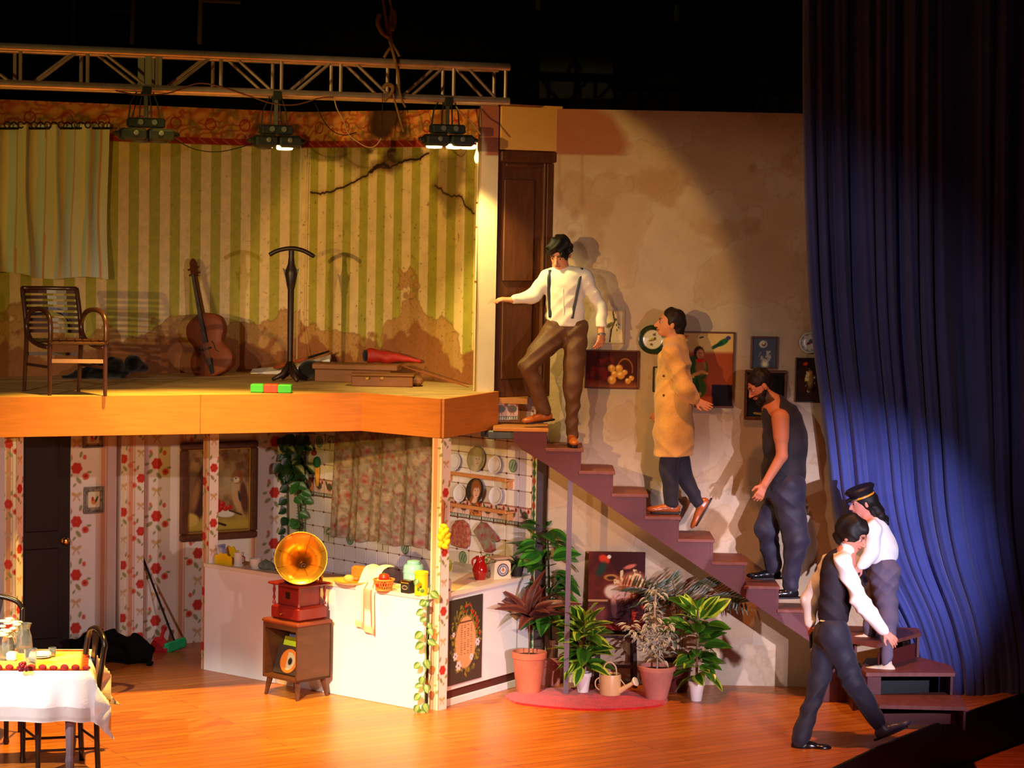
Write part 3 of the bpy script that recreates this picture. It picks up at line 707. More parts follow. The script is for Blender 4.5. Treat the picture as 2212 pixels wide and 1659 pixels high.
def lamp_cluster(cx, cy, w_, lens, label):
    s_ = tx(cx); c = at(cx, cy, (TR+TLd*s_)[1]); R_ = -TLd; F_ = -TN
    t = thing('stage_lamp', c - V(0, 0, .10), label, 'lamp', 'lamps clamped under the truss')
    k = w_/2
    MB().bbox(c+V(0, 0, .055)+F_*.0, (k*1.3, .12, .075), U=R_, b=.012).build('housing', m_lampb, t)
    for sg in (-1, 1):
        h = MB().bbox(c+R_*sg*k*.50-V(0, 0, .035)+F_*.03, (k*.92, .16, .095), U=R_, b=.02)
        h.lathe([(.02, 0), (.02, .03), (.012, .045)], c+R_*sg*k*.98-V(0, 0, .03)+F_*.03, 10, axis=R_*sg)
        ho = h.build('lamp_head', m_lampb, t)
        MB().lathe([(.020, 0), (.020, .012), (.012, .016)], c+R_*sg*k*.45-V(0, 0, .025)+F_*.11, 14, axis=F_).build('knob', M('pale_knob', (96, 102, 96), .4), ho)
        MB().lathe([(.022, 0), (.022, .012)], c+R_*sg*k*.25+V(0, 0, .06)+F_*.06, 12, axis=F_).build('knob', M('pale_knob', (96, 102, 96), .4), ho)
    for q, on in lens:
        MB().lathe([(.062, .02), (.066, 0), (.060, -.012), (.045, -.016), (.001, -.018)], c+R_*q*k-V(0, 0, .085)+F_*.02, 20).build('lens', m_lens if on else m_lens0, t, smooth='auto')
    for q in (-.8, -.3, .25, .6): MB().tube([c+R_*q*k*.8+V(0, 0, .07), c+R_*q*k*.7+V(0, 0, .2), c+R_*q*k*.3+V(0, 0, .33)], .006, 6).build('bracket', m_dark, t)
    top = TR[2]-TS/2
    MB().bar(c+V(0, 0, .09), V(c[0], c[1], top-.02), .03, .03).bbox(V(c[0], c[1], top-.02), (.07, .07, .07), U=R_).build('clamp', m_lampb, t)
lamp_cluster(315, 281, .43, [(-.2, 0), (.5, 0)], 'cluster of grey lamp housings under the truss, nearest the curtain')
lamp_cluster(596, 296, .38, [(-.5, 0), (.35, 1)], 'dark lamp cluster with one lit lens above the valet stand')
lamp_cluster(966, 294, .42, [(-.55, 1), (.25, 1), (.82, 1)], 'lamp cluster with three glowing lenses at the right end of the truss')
q_ = at(984, 332, -.25); spot('lamp_beam', q_, q_+V(.22, .30, -1), 190, (1.0, 0.78, 0.26), 84, 0.6, 0.05)
q_ = at(617, 332, -.9); spot('lamp_beam', q_, q_+V(.0, .25, -1), 36, (1.0, 0.66, 0.16), 80, 0.6, 0.05)
m_cab = M('brown_cable', (96, 52, 34), .7); m_rope = M('old_rope', (124, 92, 56), .9, var=.3, scale=30)
def pxcurve(pts, dY=0.0): return [at(x, y, (TR+TLd*tx(min(x, 1100)))[1]+dY) for x, y in pts]
def smooth_path(P, n=5):
    out = []; P = [np.asarray(p) for p in P]
    for i in range(len(P)-1):
        a, b, c, d = P[max(i-1, 0)], P[i], P[i+1], P[min(i+2, len(P)-1)]
        for k in range(n):
            t = k/n; out.append(.5*((2*b)+(-a+c)*t+(2*a-5*b+4*c-d)*t*t+(-a+3*b-3*c+d)*t**3))
    return out+[P[-1]]
def cable(pts, r, label, mat=None, dY=-.05, name='cable'):
    return tag(MB().tube(smooth_path(pxcurve(pts, dY)), r, 6).build(name, mat or m_cab, smooth=True), label, 'cable' if name == 'cable' else name, None)
cable([(250, 196), (262, 198), (300, 205), (360, 202), (395, 190), (430, 180), (470, 186), (540, 208), (590, 224), (640, 226), (690, 212), (720, 210)], .006, 'brown cable looped along the lower truss tube')
cable([(722, 212), (728, 235), (742, 260), (752, 288), (772, 306), (795, 318), (812, 314), (824, 298)], .005, 'pale cable end dangling below the middle of the truss', M('pale_cable', (176, 140, 100), .7))
cable([(680, 222), (700, 262), (720, 284), (745, 292), (770, 286)], .004, 'dark thin wire looping beside the second lamp cluster', m_dark)
cable([(300, 205), (292, 230), (286, 252)], .004, 'thin lead from truss to the first lamp cluster', m_dark)
cable([(375, 300), (420, 322), (470, 328), (520, 318), (545, 310)], .004, 'thin black lead sagging between first and second lamps', m_dark)
cable([(985, 230), (1000, 250), (1020, 265), (1038, 290)], .006, 'tan cable running down to the tall cream flat', M('pale_cable', (176, 140, 100), .7))
rp = thing('rope_hoist', at(845, 130, -.1), 'knotted brown rope hoist gripping the truss from above', 'hoist')
for pts, r in (([(826, -10), (832, 30), (838, 70), (843, 92), (852, 125), (860, 160), (862, 190)], .013), ([(838, -10), (846, 20), (842, 60), (846, 95), (838, 110), (830, 124)], .012), ([(820, 30), (816, 50), (826, 70), (840, 80)], .02),
               ([(850, 20), (852, 45), (846, 66)], .02), ([(846, 92), (856, 108), (863, 122)], .012), ([(862, 190), (868, 215), (876, 232)], .009), ([(838, 184), (846, 190), (852, 215), (862, 250), (872, 285)], .009), ([(828, 190), (836, 182), (848, 186), (846, 200), (830, 218)], .016)):
    MB().tube(smooth_path(pxcurve(pts, -.06)), r, 7).build('rope', m_rope, rp, smooth=True)
cable([(826, 200), (826, 250), (825, 300)], .003, 'dark string hanging straight down from the hoist', m_dark)
# things far up in the dark
m_dim = M('rusty_pipe', (74, 52, 36), .8)
pr = thing('rigging_frame', at(300, 40, 2.5), 'dim pipe frame up in the dark above the truss', 'frame')
for x in (160, 288, 434): MB().tube([at(x, -20, 2.5), at(x-3, 96, 2.5)], .022, 8).build('upright_pipe', m_dim, pr)
MB().tube([at(160, 20, 2.5), at(288, 25, 2.5)], .008, 6).build('cross_pipe', m_dim, pr)
MB().tube([at(434, 2, 2.5), at(520, 6, 2.5)], .016, 6).build('cross_pipe', m_dim, pr)
for x, y0, y1, lb in ((1163, -12, 22, 'small dim lantern at the top edge left of the second one'), (1461, 10, 47, 'small dim lantern hanging lower, right of the other')):
    c = at(x, y1, 2.0); h = at(x, y0, 2.0)[2]-c[2]
    t = thing('dim_lantern', c, lb, 'lantern', 'small lanterns hanging in the dark'); MB().lathe([(.015, 0), (.025, .01), (.025, h*.6), (.018, h*.65), (.018, h)], c, 10).build('shade', M('dull_green_tin', (100, 120, 96), .6), t)
    MB().tube([c+V(0, 0, h), c+V(0, 0, h+.8)], .004, 5).build('cord', m_dark, t)
tag(MB().prism([at(1165, -20, 3), at(1325, -20, 3), at(1325, 212, 3), at(1165, 212, 3)], (0, .02, 0)).build('masking_cloth', M('charcoal_cloth', (15, 18, 16), .95)), 'dark grey cloth panel hanging far behind above the doorway', 'cloth')
# ================================================================== upper room furniture
# curtain on grommets
cp = Plane(PUL.O - PUL.N*-.10, PUL.U)
c0, c1 = cp.px(-30, 270), cp.px(235, 268); cb = cp.px(225, 605); cbl = cp.px(-30, 590)
curt = thing('curtain', cp.P(.5, .9, 0), 'pale striped curtain on metal rings beside the armchair', 'curtain')
nu, nv = 150, 40; P_ = np.zeros((nv, nu, 3)); Cc = np.zeros((nv, nu, 3))
pat = [((214, 206, 176), .12), ((232, 206, 146), .06), ((186, 200, 186), .10), ((232, 214, 160), .12), ((196, 210, 200), .10), ((206, 150, 90), .025)]
tot = sum(a for _, a in pat)
for j in range(nv):
    tv = j/(nv-1)
    for i in range(nu):
        tu = i/(nu-1)
        x0 = c0[0]*(1-tv)+cbl[0]*tv; x1 = c1[0]*(1-tv)+(cb[0])*tv
        u = x0+(x1-x0)*tu; ztop = c0[1]*(1-tu)+c1[1]*tu; zb = cbl[1]*(1-tu)+cb[1]*tu+.02*math.sin(9*tu)
        v = ztop*(1-tv)+zb*tv
        ph = 2*math.pi*4.0*(tu+.015*math.sin(3*tv+4*tu))
        d = (.045+.012*math.sin(7*tu))*math.sin(ph)+.022*math.sin(ph*.37+5*tv)*tv+.02*math.sin(22*tu-7*tv)*tv
        P_[j, i] = cp.P(u+.018*math.cos(ph)*1.0, v, d)
        s_ = ((tu*2.2+.02*math.sin(ph)) % tot)
        for col_, wd_ in pat:
            if s_ < wd_: break
            s_ -= wd_
        Cc[j, i] = slin(col_)
idx = np.arange(nv*nu).reshape(nv, nu); Fq = np.stack([idx[:-1, :-1], idx[1:, :-1], idx[1:, 1:], idx[:-1, 1:]], -1).reshape(-1, 4)
def solid(P, thick_n, F):          # give a cloth sheet a back
    n = len(P); return np.vstack([P, P+thick_n]), np.vstack([F, F[:, ::-1]+n])
vs, Fq2 = solid(P_.reshape(-1, 3), -cp.N*.004, Fq)
mkmesh('curtain_cloth', vs, Fq2, P_cloth, curt, True, cols=np.vstack([Cc.reshape(-1, 3)]*2))
rz = c1[1]-.035
MB().tube([cp.P(c0[0], c0[1]-.03, .0), cp.P(c1[0]+.03, rz, .0)], .010, 8).build('rod', m_dark, curt)
for k in range(8):
    x = 12+k*29; u, v = cp.px(x, 270); q = cp.P(u, v, .03)
    prof = [cp.P(u+.026*math.cos(a), v+.026*math.sin(a), .038) for a in np.linspace(0, 2*math.pi, 15)[:-1]]
    MB().tube(prof, .006, 6, closed=True).build('grommet', M('dark_ring', (70, 50, 40), .4, metal=.6), curt)
# armchair
m_wood1 = M('polished_brown_wood', (72, 38, 20), .3, var=.2, scale=6, spec=.6); m_wood2 = M('pale_rail_wood', (176, 128, 86), .5)
FLc = fl(105, 855.5, ZU)+V(0, .04, 0); Rv = V(.42, .06, 0); Dv = V(-.27, .38, 0)
ch = thing('armchair', FLc+Rv*.5+Dv*.5, 'brown wooden armchair with slatted back and looped arms', 'chair')
Q = lambda s, t, z: FLc+Rv*s+Dv*t+V(0, 0, z)
for s_, t_0, t1, z1 in ((0, 0, 0, .42), (1, 0, 0, .42), (0, 1.02, .92, .44), (1, 1.02, .92, .44)):
    MB().tube([Q(s_, t_0, 0), Q(s_, t1, z1)], [.015, .02], 8).build('leg', m_wood1, ch, smooth='auto')
for s_ in (0, 1):
    MB().tube(smooth_path([Q(s_, .92, .42), Q(s_, .98, .6), Q(s_, 1.12, .82)]), [.019]*10+[.016], 8).build('back_post', m_wood1, ch, smooth=True)
    loop = [Q(s_, -.02, .41), Q(s_, -.02, .55), Q(s_, .10, .635), Q(s_, .42, .665), Q(s_, .78, .63), Q(s_, .93, .53), Q(s_, .80, .43), Q(s_, .45, .385), Q(s_, .05, .375)]
    MB().tube(smooth_path(loop, 4), .020, 8).build('arm', m_wood1, ch, smooth=True)
for k in range(8):
    z = .48+k*.044; t = .94+(z-.44)*.47
    pts = [Q(q, t+.12*(1-(2*q-1)**2), z) for q in np.linspace(0, 1, 7)]
    b = MB()
    for a_, b_ in zip(pts[:-1], pts[1:]): b.bar(a_, b_, .012, .026)
    b.build('back_slat', m_wood1, ch)
MB().tube([Q(q, 1.12+.12*(1-(2*q-1)**2), .815) for q in np.linspace(0, 1, 7)], .017, 8).build('top_rail', m_wood1, ch, smooth=True)
for k in range(7):
    q = (k+.5)/7; pts = [Q(q, t, .425-.02*math.sin(math.pi*t)+.012*(t < .05)) for t in np.linspace(-.03, .92, 7)]; b = MB()
    for a_, b_ in zip(pts[:-1], pts[1:]): b.bar(a_, b_, .055, .012)
    b.build('seat_slat', m_wood1, ch)
MB().tube([Q(0, -.03, .41), Q(1, -.03, .41)], .014, 8).build('seat_rail', m_wood1, ch)
MB().bar(Q(0, 0, .27), Q(1, 0, .27), .012, .03).build('stretcher', m_wood2, ch, label='pale front stretcher')
MB().bar(Q(0, 1, .30), Q(1, 1, .30), .012, .025).build('stretcher', m_wood1, ch)
for s_ in (0, 1): MB().bar(Q(s_, 0, .22), Q(s_, 1, .22), .012, .022).build('stretcher', m_wood1, ch)
# dark cloth heap upstairs
m_blk = M('black_cloth', (22, 18, 15), .9, sheen=.2, spec=.15)
def heap(name, pts, mat, label, cat, z, Y0=None, k=.05, amp=.006, h=.012, squash=1.0):
    sd = SDF()
    P = [(fl(x, yb, z), r) for x, yb, r, lift in pts]
    P = [(p+V(0, 0, r*.6+lf), r) for (p, r), (_, _, _, lf) in zip(P, pts)]
    for (a, ra), (b, rb) in zip(P[:-1], P[1:]): sd.cone(a, b, ra, rb, k)
    sd.disp = wrinkle(amp, 34, len(pts)); sd.cut(V(0, 0, z), (0, 0, -1))
    return tag(sdfobj(name, sd, h, mat), label, cat)
heap('cloth_heap', [(138, 818, .02, 0), (175, 817, .05, .0), (215, 818, .075, .02), (245, 819, .085, .05), (262, 818, .05, .03), (285, 816, .07, .09), (310, 813, .05, .05)], m_blk, 'crumpled black garment lying by the upper wall', 'garment', ZU)
heap('cloth_heap', [(645, 822, .04, 0), (665, 822, .07, .06), (690, 820, .06, .05), (700, 822, .03, 0)], m_blk, 'small dark bundle behind the valet stand foot', 'bundle', ZU)
# cello leaning on the wall
cb0 = fl(466, 813, ZU)+V(0, .02, 0); ctop = at(412, 556, cb0[1]+.22)
ax_ = unit(ctop-cb0); side = unit(np.cross(ax_, V(-.35, -1, .0))); side = -side if side[0] < 0 else side; fr = unit(np.cross(side, ax_)); fr = -fr if fr[1] > 0 else fr
cel = thing('cello', cb0, 'reddish brown cello leaning against the striped wall', 'cello')
Lc = float(np.linalg.norm(ctop-cb0)); bh = .57
def cello_w(t):   # half width along the body
    return np.interp(t, [0, .03, .10, .22, .36, .46, .52, .56, .64, .76, .88, .96, 1.0], [.02, .11, .185, .213, .192, .145, .138, .148, .178, .186, .165, .10, .03])
ts = np.concatenate([[0, .01, .03, .06], np.linspace(.1, .94, 26), [.97, .99, 1.0]])
def rings(off, inset):
    L_ = [cb0+ax_*(t*bh)+side*(-(max(cello_w(t)-inset, .004)))+fr*off for t in ts]; R_ = [cb0+ax_*(t*bh)+side*(max(cello_w(t)-inset, .004))+fr*off for t in ts]
    return L_, R_
rows_ = []
for off, ins in ((-.05, .012), (-.045, 0), (.03, 0), (.036, .006), (.048, .06), (.052, .12)):
    l, r = rings(off, ins); rows_.append(l+r[::-1])
m = len(rows_[0]); b = MB(); b.v = [tuple(p) for r in rows_ for p in r]
for i in range(len(rows_)-1):
    for j in range(m): b.f.append((i*m+j, i*m+(j+1) % m, (i+1)*m+(j+1) % m, (i+1)*m+j))
n_ = len(ts)
for i, o in ((0, 0), (len(rows_)-1, 0)):
    for j in range(n_-1): b.f.append((i*m+j, i*m+j+1, i*m+m-2-j, i*m+m-1-j))
m_cel = M('cello_varnish', (112, 52, 20), .55, var=.3, scale=3, stretch=(1, 1, .4), spec=.25); m_ebony = M('ebony', (28, 26, 24), .4)
b.build('body', m_cel, cel, smooth='auto')
C_ = lambda t, s_, f: cb0+ax_*t+side*s_+fr*f
MB().bar(C_(bh-.02, 0, .01), C_(Lc-.13, 0, .0), .036, .045, up=fr).build('neck', m_cel, cel)
MB().add([C_(.30, -.026, .07), C_(.30, .026, .07), C_(Lc-.16, .016, .03), C_(Lc-.16, -.016, .03), C_(.30, -.026, .06), C_(.30, .026, .06), C_(Lc-.16, .016, .02), C_(Lc-.16, -.016, .02)], [(0, 1, 2, 3), (7, 6, 5, 4), (0, 4, 5, 1), (1, 5, 6, 2), (2, 6, 7, 3), (3, 7, 4, 0)]).build('fingerboard', m_ebony, cel)
b = MB().bar(C_(Lc-.17, 0, -.005), C_(Lc-.04, 0, -.03), .05, .05, up=fr)
b.tube([C_(Lc-.05+.035*math.sin(a)*(1-a/9), .0, -.03-.03*math.cos(a)*(1-a/9)) for a in np.linspace(0, 7, 18)], .016, 7)
for k in range(2):
    for sg in (-1, 1): b.tube([C_(Lc-.15+k*.05, 0, -.01), C_(Lc-.15+k*.05, sg*.055, -.01)], [.006, .010], 6)
b.build('scroll', m_cel, cel)
MB().add([C_(.16, -.03, .055), C_(.16, .03, .055), C_(.02, .018, .05), C_(.02, -.018, .05), C_(.16, -.03, .068), C_(.16, .03, .068), C_(.02, .018, .06), C_(.02, -.018, .06)], [(3, 2, 1, 0), (4, 5, 6, 7), (0, 1, 5, 4), (1, 2, 6, 5), (2, 3, 7, 6), (3, 0, 4, 7)]).build('tailpiece', m_ebony, cel)
MB().bar(C_(.245, -.045, .065), C_(.245, .045, .065), .014, .035, up=fr).build('bridge', m_ebony, cel)
for sg in (-1, 1): MB().tube([C_(.19, sg*.10, .0475), C_(.22, sg*.075, .0485), C_(.27, sg*.07, .0485), C_(.30, sg*.055, .05)], .005, 5).build('sound_hole', m_ebony, cel)
for q in (-.012, -.004, .004, .012): MB().tube([C_(.1, q, .07), C_(.245, q*1.5, .085), C_(Lc-.16, q*.6, .034)], .0012, 4).build('string', m_alu, cel)
# valet stand
m_dw = M('dark_walnut', (40, 24, 16), .4, var=.2, scale=6)
vb = fl(626, 824, ZU); vt = at(629, 540, vb[1]); hv = vt[2]-vb[2]
vs_t = thing('valet_stand', vb, 'dark wooden valet stand with a curved hanger bar on top', 'stand')
MB().tube(smooth_path([vt+V(-.185, 0, -.045), vt+V(-.12, 0, -.01), vt+V(-.03, 0, .012), vt+V(.04, 0, .012), vt+V(.12, 0, -.01), vt+V(.20, 0, -.055)]), [.021]*25+[.014], 10, flat=.9).build('hanger_bar', m_dw, vs_t, smooth=True)
MB().lathe([(.022, 0), (.024, .2), (.026, hv-.75), (.028, hv-.42), (.038, hv-.38), (.055, hv-.28), (.048, hv-.25), (.03, hv-.20), (.024, hv-.14), (.024, hv-.085)], vb+V(0, 0, .08), 12).build('pole', m_dw, vs_t, smooth='auto')
MB().prism([vt+V(-.07, -.012, -.155), vt+V(-.035, -.012, -.18), vt+V(.035, -.012, -.18), vt+V(.07, -.012, -.155), vt+V(.035, -.012, -.28), vt+V(-.035, -.012, -.28)], (0, .03, 0)).build('carved_collar', m_dw, vs_t)
for a in range(4):
    d = V(math.cos(a*1.571+.5), math.sin(a*1.571+.5), 0)
    MB().tube([vb+V(0, 0, .16), vb+d*.07+V(0, 0, .06), vb+d*.16+V(0, 0, .018)], [.03, .026, .016], 8).build('foot', m_dw, vs_t, smooth=True)
# packet, booklet, violin, case, red bag, stick
pk_ = fl(585, 849, ZU)+V(0, .06, 0)
t = thing('packet', pk_, 'shiny green packet with a red middle at the deck edge', 'packet')
for a, b_, mt_, nm in ((-.165, -.06, M('green_foil', (60, 190, 60), .3), 'green_end'), (-.06, .055, M('red_foil', (214, 62, 30), .35), 'red_band'), (.055, .165, M('green_foil', (60, 190, 60), .3), 'green_end')):
    MB().bbox(pk_+V((a+b_)/2, 0, .035), (b_-a, .13, .066), b=.007).build(nm, mt_, t)
bk = fl(578, 808, ZU)
t = thing('music_sheet_folder', bk+V(.2, .1, 0), 'open pale folder with white edges behind the valet stand', 'folder')
m_pap = M('white_paper_edge', (206, 200, 196), .6)
MB().prism([at(541, 806, bk[1]), at(612, 800, bk[1]), at(612, 808, bk[1]), at(541, 811, bk[1])], (0, .14, .03)).build('cover', m_pap, t)
MB().prism([at(640, 795, bk[1]), at(712, 775, bk[1]), at(713, 782, bk[1]), at(643, 805, bk[1])], (0, .14, .03)).build('cover', m_pap, t)
m_vio = M('orange_violin', (156, 68, 26), .3, var=.2)
sd = SDF(); vA = at(596, 794, bk[1]-.0); vB = at(668, 772, bk[1]+.02)
tt = thing('violin', (vA+vB)/2-V(0, 0, .05), 'small orange violin lying on the pale folder', 'violin')
R3 = np.array([unit(vB-vA), [0, 1, 0], np.cross(unit(vB-vA), [0, 1, 0])])
sd.ell(vA+(vB-vA)*.2, R3, (.09, .085, .022), .02).ell(vA+(vB-vA)*.75, R3, (.075, .07, .02), .02)
sdfobj('body', sd, .006, m_vio, tt)
MB().tube([vA+(vB-vA)*.9, vB+(vB-vA)*.6], [.014, .010], 6).build('neck', m_ebony, tt)
m_case = M('brown_case', (122, 72, 30), .6, var=.25, scale=5, bump=.1)
ca = fl(760, 836, ZU); cbx = fl(890, 836, ZU)
t = thing('instrument_case', ca+V(.3, .12, 0), 'brown violin case lying closed on the deck', 'case')
MB().bbox((ca+cbx)/2+V(0, .12, .045), (float(np.linalg.norm(cbx-ca)), .24, .092), b=.01).build('case_body', m_case, t)
MB().bbox(cbx+V(.04, .12, .045), (.10, .20, .088), b=.03).build('case_end', m_case, t)
MB().bbox((ca+cbx)/2+V(0, .12, .097), (float(np.linalg.norm(cbx-ca))+.02, .25, .016), b=.006).build('lid', m_case, t)
for q in (.25, .5): MB().bbox(ca+(cbx-ca)*q+V(0, -.004, .075), (.03, .008, .022), b=.002).build('latch', m_brass, t)
cc = fl(690, 829, ZU)
tag(MB().bbox(cc+V(.30, .30, .135), (.74, .26, .05), U=unit(V(1, -.12, 0)), b=.008).bbox(cc+V(.28, .32, .055), (.66, .22, .11), U=unit(V(1, -.12, 0))).build('wooden_crate_lid', m_case), 'long flat brown box behind the violin case', 'box')
rb = fl(790, 823, ZU)
rp_ = thing('red_bag', rb+V(.2, .1, .16), 'rolled red bag lying on the flat brown box', 'bag')
sd = SDF(); A_ = at(800, 768, rb[1]+.12); B_ = at(872, 774, rb[1]+.10)
sd.cone(A_, A_+(B_-A_)*.5, .062, .058, .02).cone(A_+(B_-A_)*.5, B_, .058, .03, .02).cone(B_, at(908, 780, rb[1]+.08), .025, .02, .02); sd.disp = wrinkle(.004, 40, 2)
sdfobj('bag_cloth', sd, .008, M('red_cloth', (166, 30, 16), .6, var=.2), rp_)
MB().lathe([(.055, 0), (.052, .02), (.03, .03), (.001, .032)], A_+V(-.035, -.01, 0), 16, axis=unit(V(-1, -.3, 0))).build('dark_end', m_blk, rp_, smooth='auto')
tag(MB().tube([at(866, 790, rb[1]-.1), fl(1012, 838, ZU)+V(0, 0, .008)], [.006, .005], 6).build('violin_bow', M('bow_wood', (150, 84, 50), .4)), 'thin bow slanting from the red bag to the deck', 'bow')
tag(MB().tube([at(650, 300, CU[1]-.25), at(645, 520, CU[1]-.25), at(642, 700, CU[1]-.25), fl(641, 808, ZU)], .0045, 5).build('hanging_cord', M('pale_cord', (178, 184, 130), .5)), 'thin pale cord hanging in the striped room corner', 'cord')
pp = thing('white_pole', fl(1026, 843, ZU)+V(0, .02, 0), 'slim white pole standing against the cream flat', 'pole')
pb = fl(1026, 844, ZU)+V(.0, .0, 0); ptz = at(1029, 345, pb[1])[2]
MB().lathe([(.018, 0), (.018, ptz-ZU)], pb, 12).build('pole_tube', M('white_pvc', (226, 206, 160), .4), pp, smooth='auto')
for z in (.9, 1.35, 1.55): MB().lathe([(.021, 0), (.021, .015)], pb+V(0, 0, z), 12).build('joint_ring', m_case, pp)
tag(MB().lathe([(.006, 0), (.018, .02), (.022, .05), (.012, .09), (.003, .12)], V(pb[0]-.02, pb[1]-.03, ptz-.03), 12).tube([V(pb[0]-.02, pb[1]-.03, ptz+.08), V(pb[0]-.02, pb[1]-.02, ptz+.14)], .004, 6).build('small_lamp', M('lit_bulb', (255, 230, 150), .3, emit=4, ecol=(255, 214, 120)), smooth='auto'), 'tiny glowing bulb at the top of the white pole', 'bulb')
# ================================================================== kitchen: counters, worktop and what stands on it
m_whitep = M('white_laminate', (236, 230, 222), .55, var=.02, scale=3)
m_top = M('worktop_cream', (232, 218, 190), .4, var=.04, scale=6)
ZC = .925
K1, K2 = fl(440, 1447), fl(914, 1536); R1, R2 = fl(955, 1530), fl(1140, 1476)
U1 = unit(K2-K1); N1 = np.cross(V(0, 0, 1), U1); U2 = unit(R2-R1); N2 = np.cross(V(0, 0, 1), U2)
t = thing('kitchen_counter', (K1+K2)/2, 'long white kitchen counter front behind the gramophone', 'counter')
L1 = float(np.linalg.norm(K2-K1)); L2_ = float(np.linalg.norm(R2-R1))
MB().bbox((K1+K2)/2+N1*.012+V(0, 0, .447), (L1, .024, .893), U=U1, b=.003).build('front_panel', m_whitep, t)
MB().bbox(K1+N1*.18+V(0, 0, .447)+U1*.012, (.024, .30, .893), U=U1, b=.003).build('end_panel', m_whitep, t)
MB().bbox((K1+K2)/2+N1*.31+V(0, 0, .447), (L1*.8, .02, .88), U=U1, b=.003).build('back_panel', m_whitep, t)
t = thing('kitchen_counter', (R1+R2)/2, 'short white counter with dark kick strip beside the potted plants', 'counter')
MB().bbox((R1+R2)/2+N2*.012+V(0, 0, .51), (L2_, .024, .765), U=U2, b=.003).build('front_panel', m_whitep, t)
MB().bbox((R1+R2)/2+N2*.020+V(0, 0, .095), (L2_, .02, .075), U=U2, b=.003).build('kick_strip', M('dark_brown_strip', (88, 44, 36), .5), t, label='dark brown kick strip')
MB().bbox((R1+R2)/2+N2*.012+V(0, 0, .03), (L2_, .028, .06), U=U2, b=.003).build('plinth', m_whitep, t)
MB().bbox(R2-U2*.012+N2*.25+V(0, 0, .45), (.024, .44, .89), U=U2, b=.003).build('end_panel', m_whitep, t)
wp = [K1-N1*.012, K2-N1*.012, R1-N2*.015-U2*.0, R2-N2*.012, PLR.P(LLR-.04, 0, .03), PLR.P(PLR.px(985, 1262)[0], 0, .03), K2+N1*.33-U1*.05, K1+N1*.34]
tag(MB().prism([V(p[0], p[1], ZC-.030) for p in wp], (0, 0, .030)).build('worktop', m_top), 'cream worktop running across both white counters', 'worktop')
# calendar poster on the short counter
cpl = Plane(V(R1[0], R1[1], 0)-N2*.002, U2)
q0, q1 = cpl.px(966.5, 1483), cpl.px(1042, 1282)
def f_cal(X, Y):
    x0, x1, y0, y1 = X.min(), X.max(), Y.min(), Y.max(); cx, cy = (x0+x1)/2, (y0+y1)/2; w_, h_ = x1-x0, y1-y0
    p = Paint(X, Y, (66, 58, 46)); r = random.Random(4)
    for i in range(170):
        a = r.uniform(0, 6.28); rr = r.uniform(.62, 1.02); ex, ey = math.cos(a)*rr*.46*w_, math.sin(a)*rr*.42*h_
        p.ell(cx+ex, cy+ey, .016, .009, (150, 128, 40) if r.random() < .7 else (112, 104, 44), a+r.uniform(-1, 1), .3)
    p.ell(cx, cy-.02, w_*.31, h_*.31, (222, 160, 104), soft=.04)
    for i in range(26): a = r.uniform(0, 6.28); p.ell(cx+math.cos(a)*w_*.32, cy-.02+math.sin(a)*h_*.32, .013, .009, (160, 128, 50), a, .3)
    for i in range(16): a = r.uniform(.1, 1.7); rr = r.uniform(.8, 1.0); p.ell(cx+math.cos(a)*rr*.44*w_, cy+math.sin(a)*rr*.42*h_, .011, .012, (206, 44, 30), soft=.2)
    for fx_, fy_, s_ in ((-.30, -.17, .022), (-.20, -.29, .026), (.36, -.06, .022), (.18, -.22, .018), (-.36, .09, .014)):
        X0, Y0 = cx+fx_*w_, cy+fy_*h_
        for k in range(6): p.ell(X0+math.cos(k*1.05)*s_, Y0+math.sin(k*1.05)*s_, s_*.7, s_*.5, (232, 214, 214), k*1.05, .3)
        p.ell(X0, Y0, s_*.3, s_*.3, (90, 50, 60))
    p.rect(cx-.20*w_, cy+.205*h_, cx+.20*w_, cy+.222*h_, (90, 50, 36), a=.8*1); 
    for rr in range(14):
        for cc_ in range(4):
            if (rr*cc_*7) % 5 != 4: x = cx-.15*w_+cc_*.10*w_; y = cy+.17*h_-rr*.026*h_; p.rect(x, y, x+.05*w_*(1 if cc_ < 3 else .8), y+.008*h_, (96, 54, 40), a=.75)
    return p.C
tag(panel('calendar_poster', cpl, q0[0], q0[1], q1[0], q1[1], .0035, f_cal, PM('glossy_poster', .35, .5), thick=.003, off=.006), 'dark floral calendar poster with a peach oval on the short counter', 'poster')
# ------- floral curtain over the tiles
kp0, kp1 = PLR.px(733, 1000)[0], PLR.px(950, 1000)[0]; zh0, zh1 = PLR.px(728, 1160)[1], PLR.px(930, 1184)[1]
nu, nv = 150, 110; tu, tv = np.meshgrid(np.linspace(0, 1, nu), np.linspace(0, 1, nv))
zb = zh0+(zh1-zh0)*tu+.012*np.sin(18*tu); zt = 2.16; Vv_ = zt*(1-tv)+zb*tv
Ux = kp0+(kp1-kp0)*tu-.04*tv*(1-tu)
ph = 2*np.pi*(4.2*tu+.10*np.sin(5*tu)); D_ = .05+.022*np.sin(ph)+.018*np.sin(ph*2.3+2*tv)*tv
D_ += -.03*np.exp(-((tu-.46-.02*tv)/.015)**2)*tv
P_ = PLR.O+Ux[..., None]*PLR.U+Vv_[..., None]*PLR.V+D_[..., None]*PLR.N
pX, pY = Ux*1.0, Vv_; n1 = fbm(pX, pY, 16, 3, 4); n2 = fbm(pX+3, pY, 22, 8, 3); n3 = fbm(pX, pY+5, 13, 12, 3)
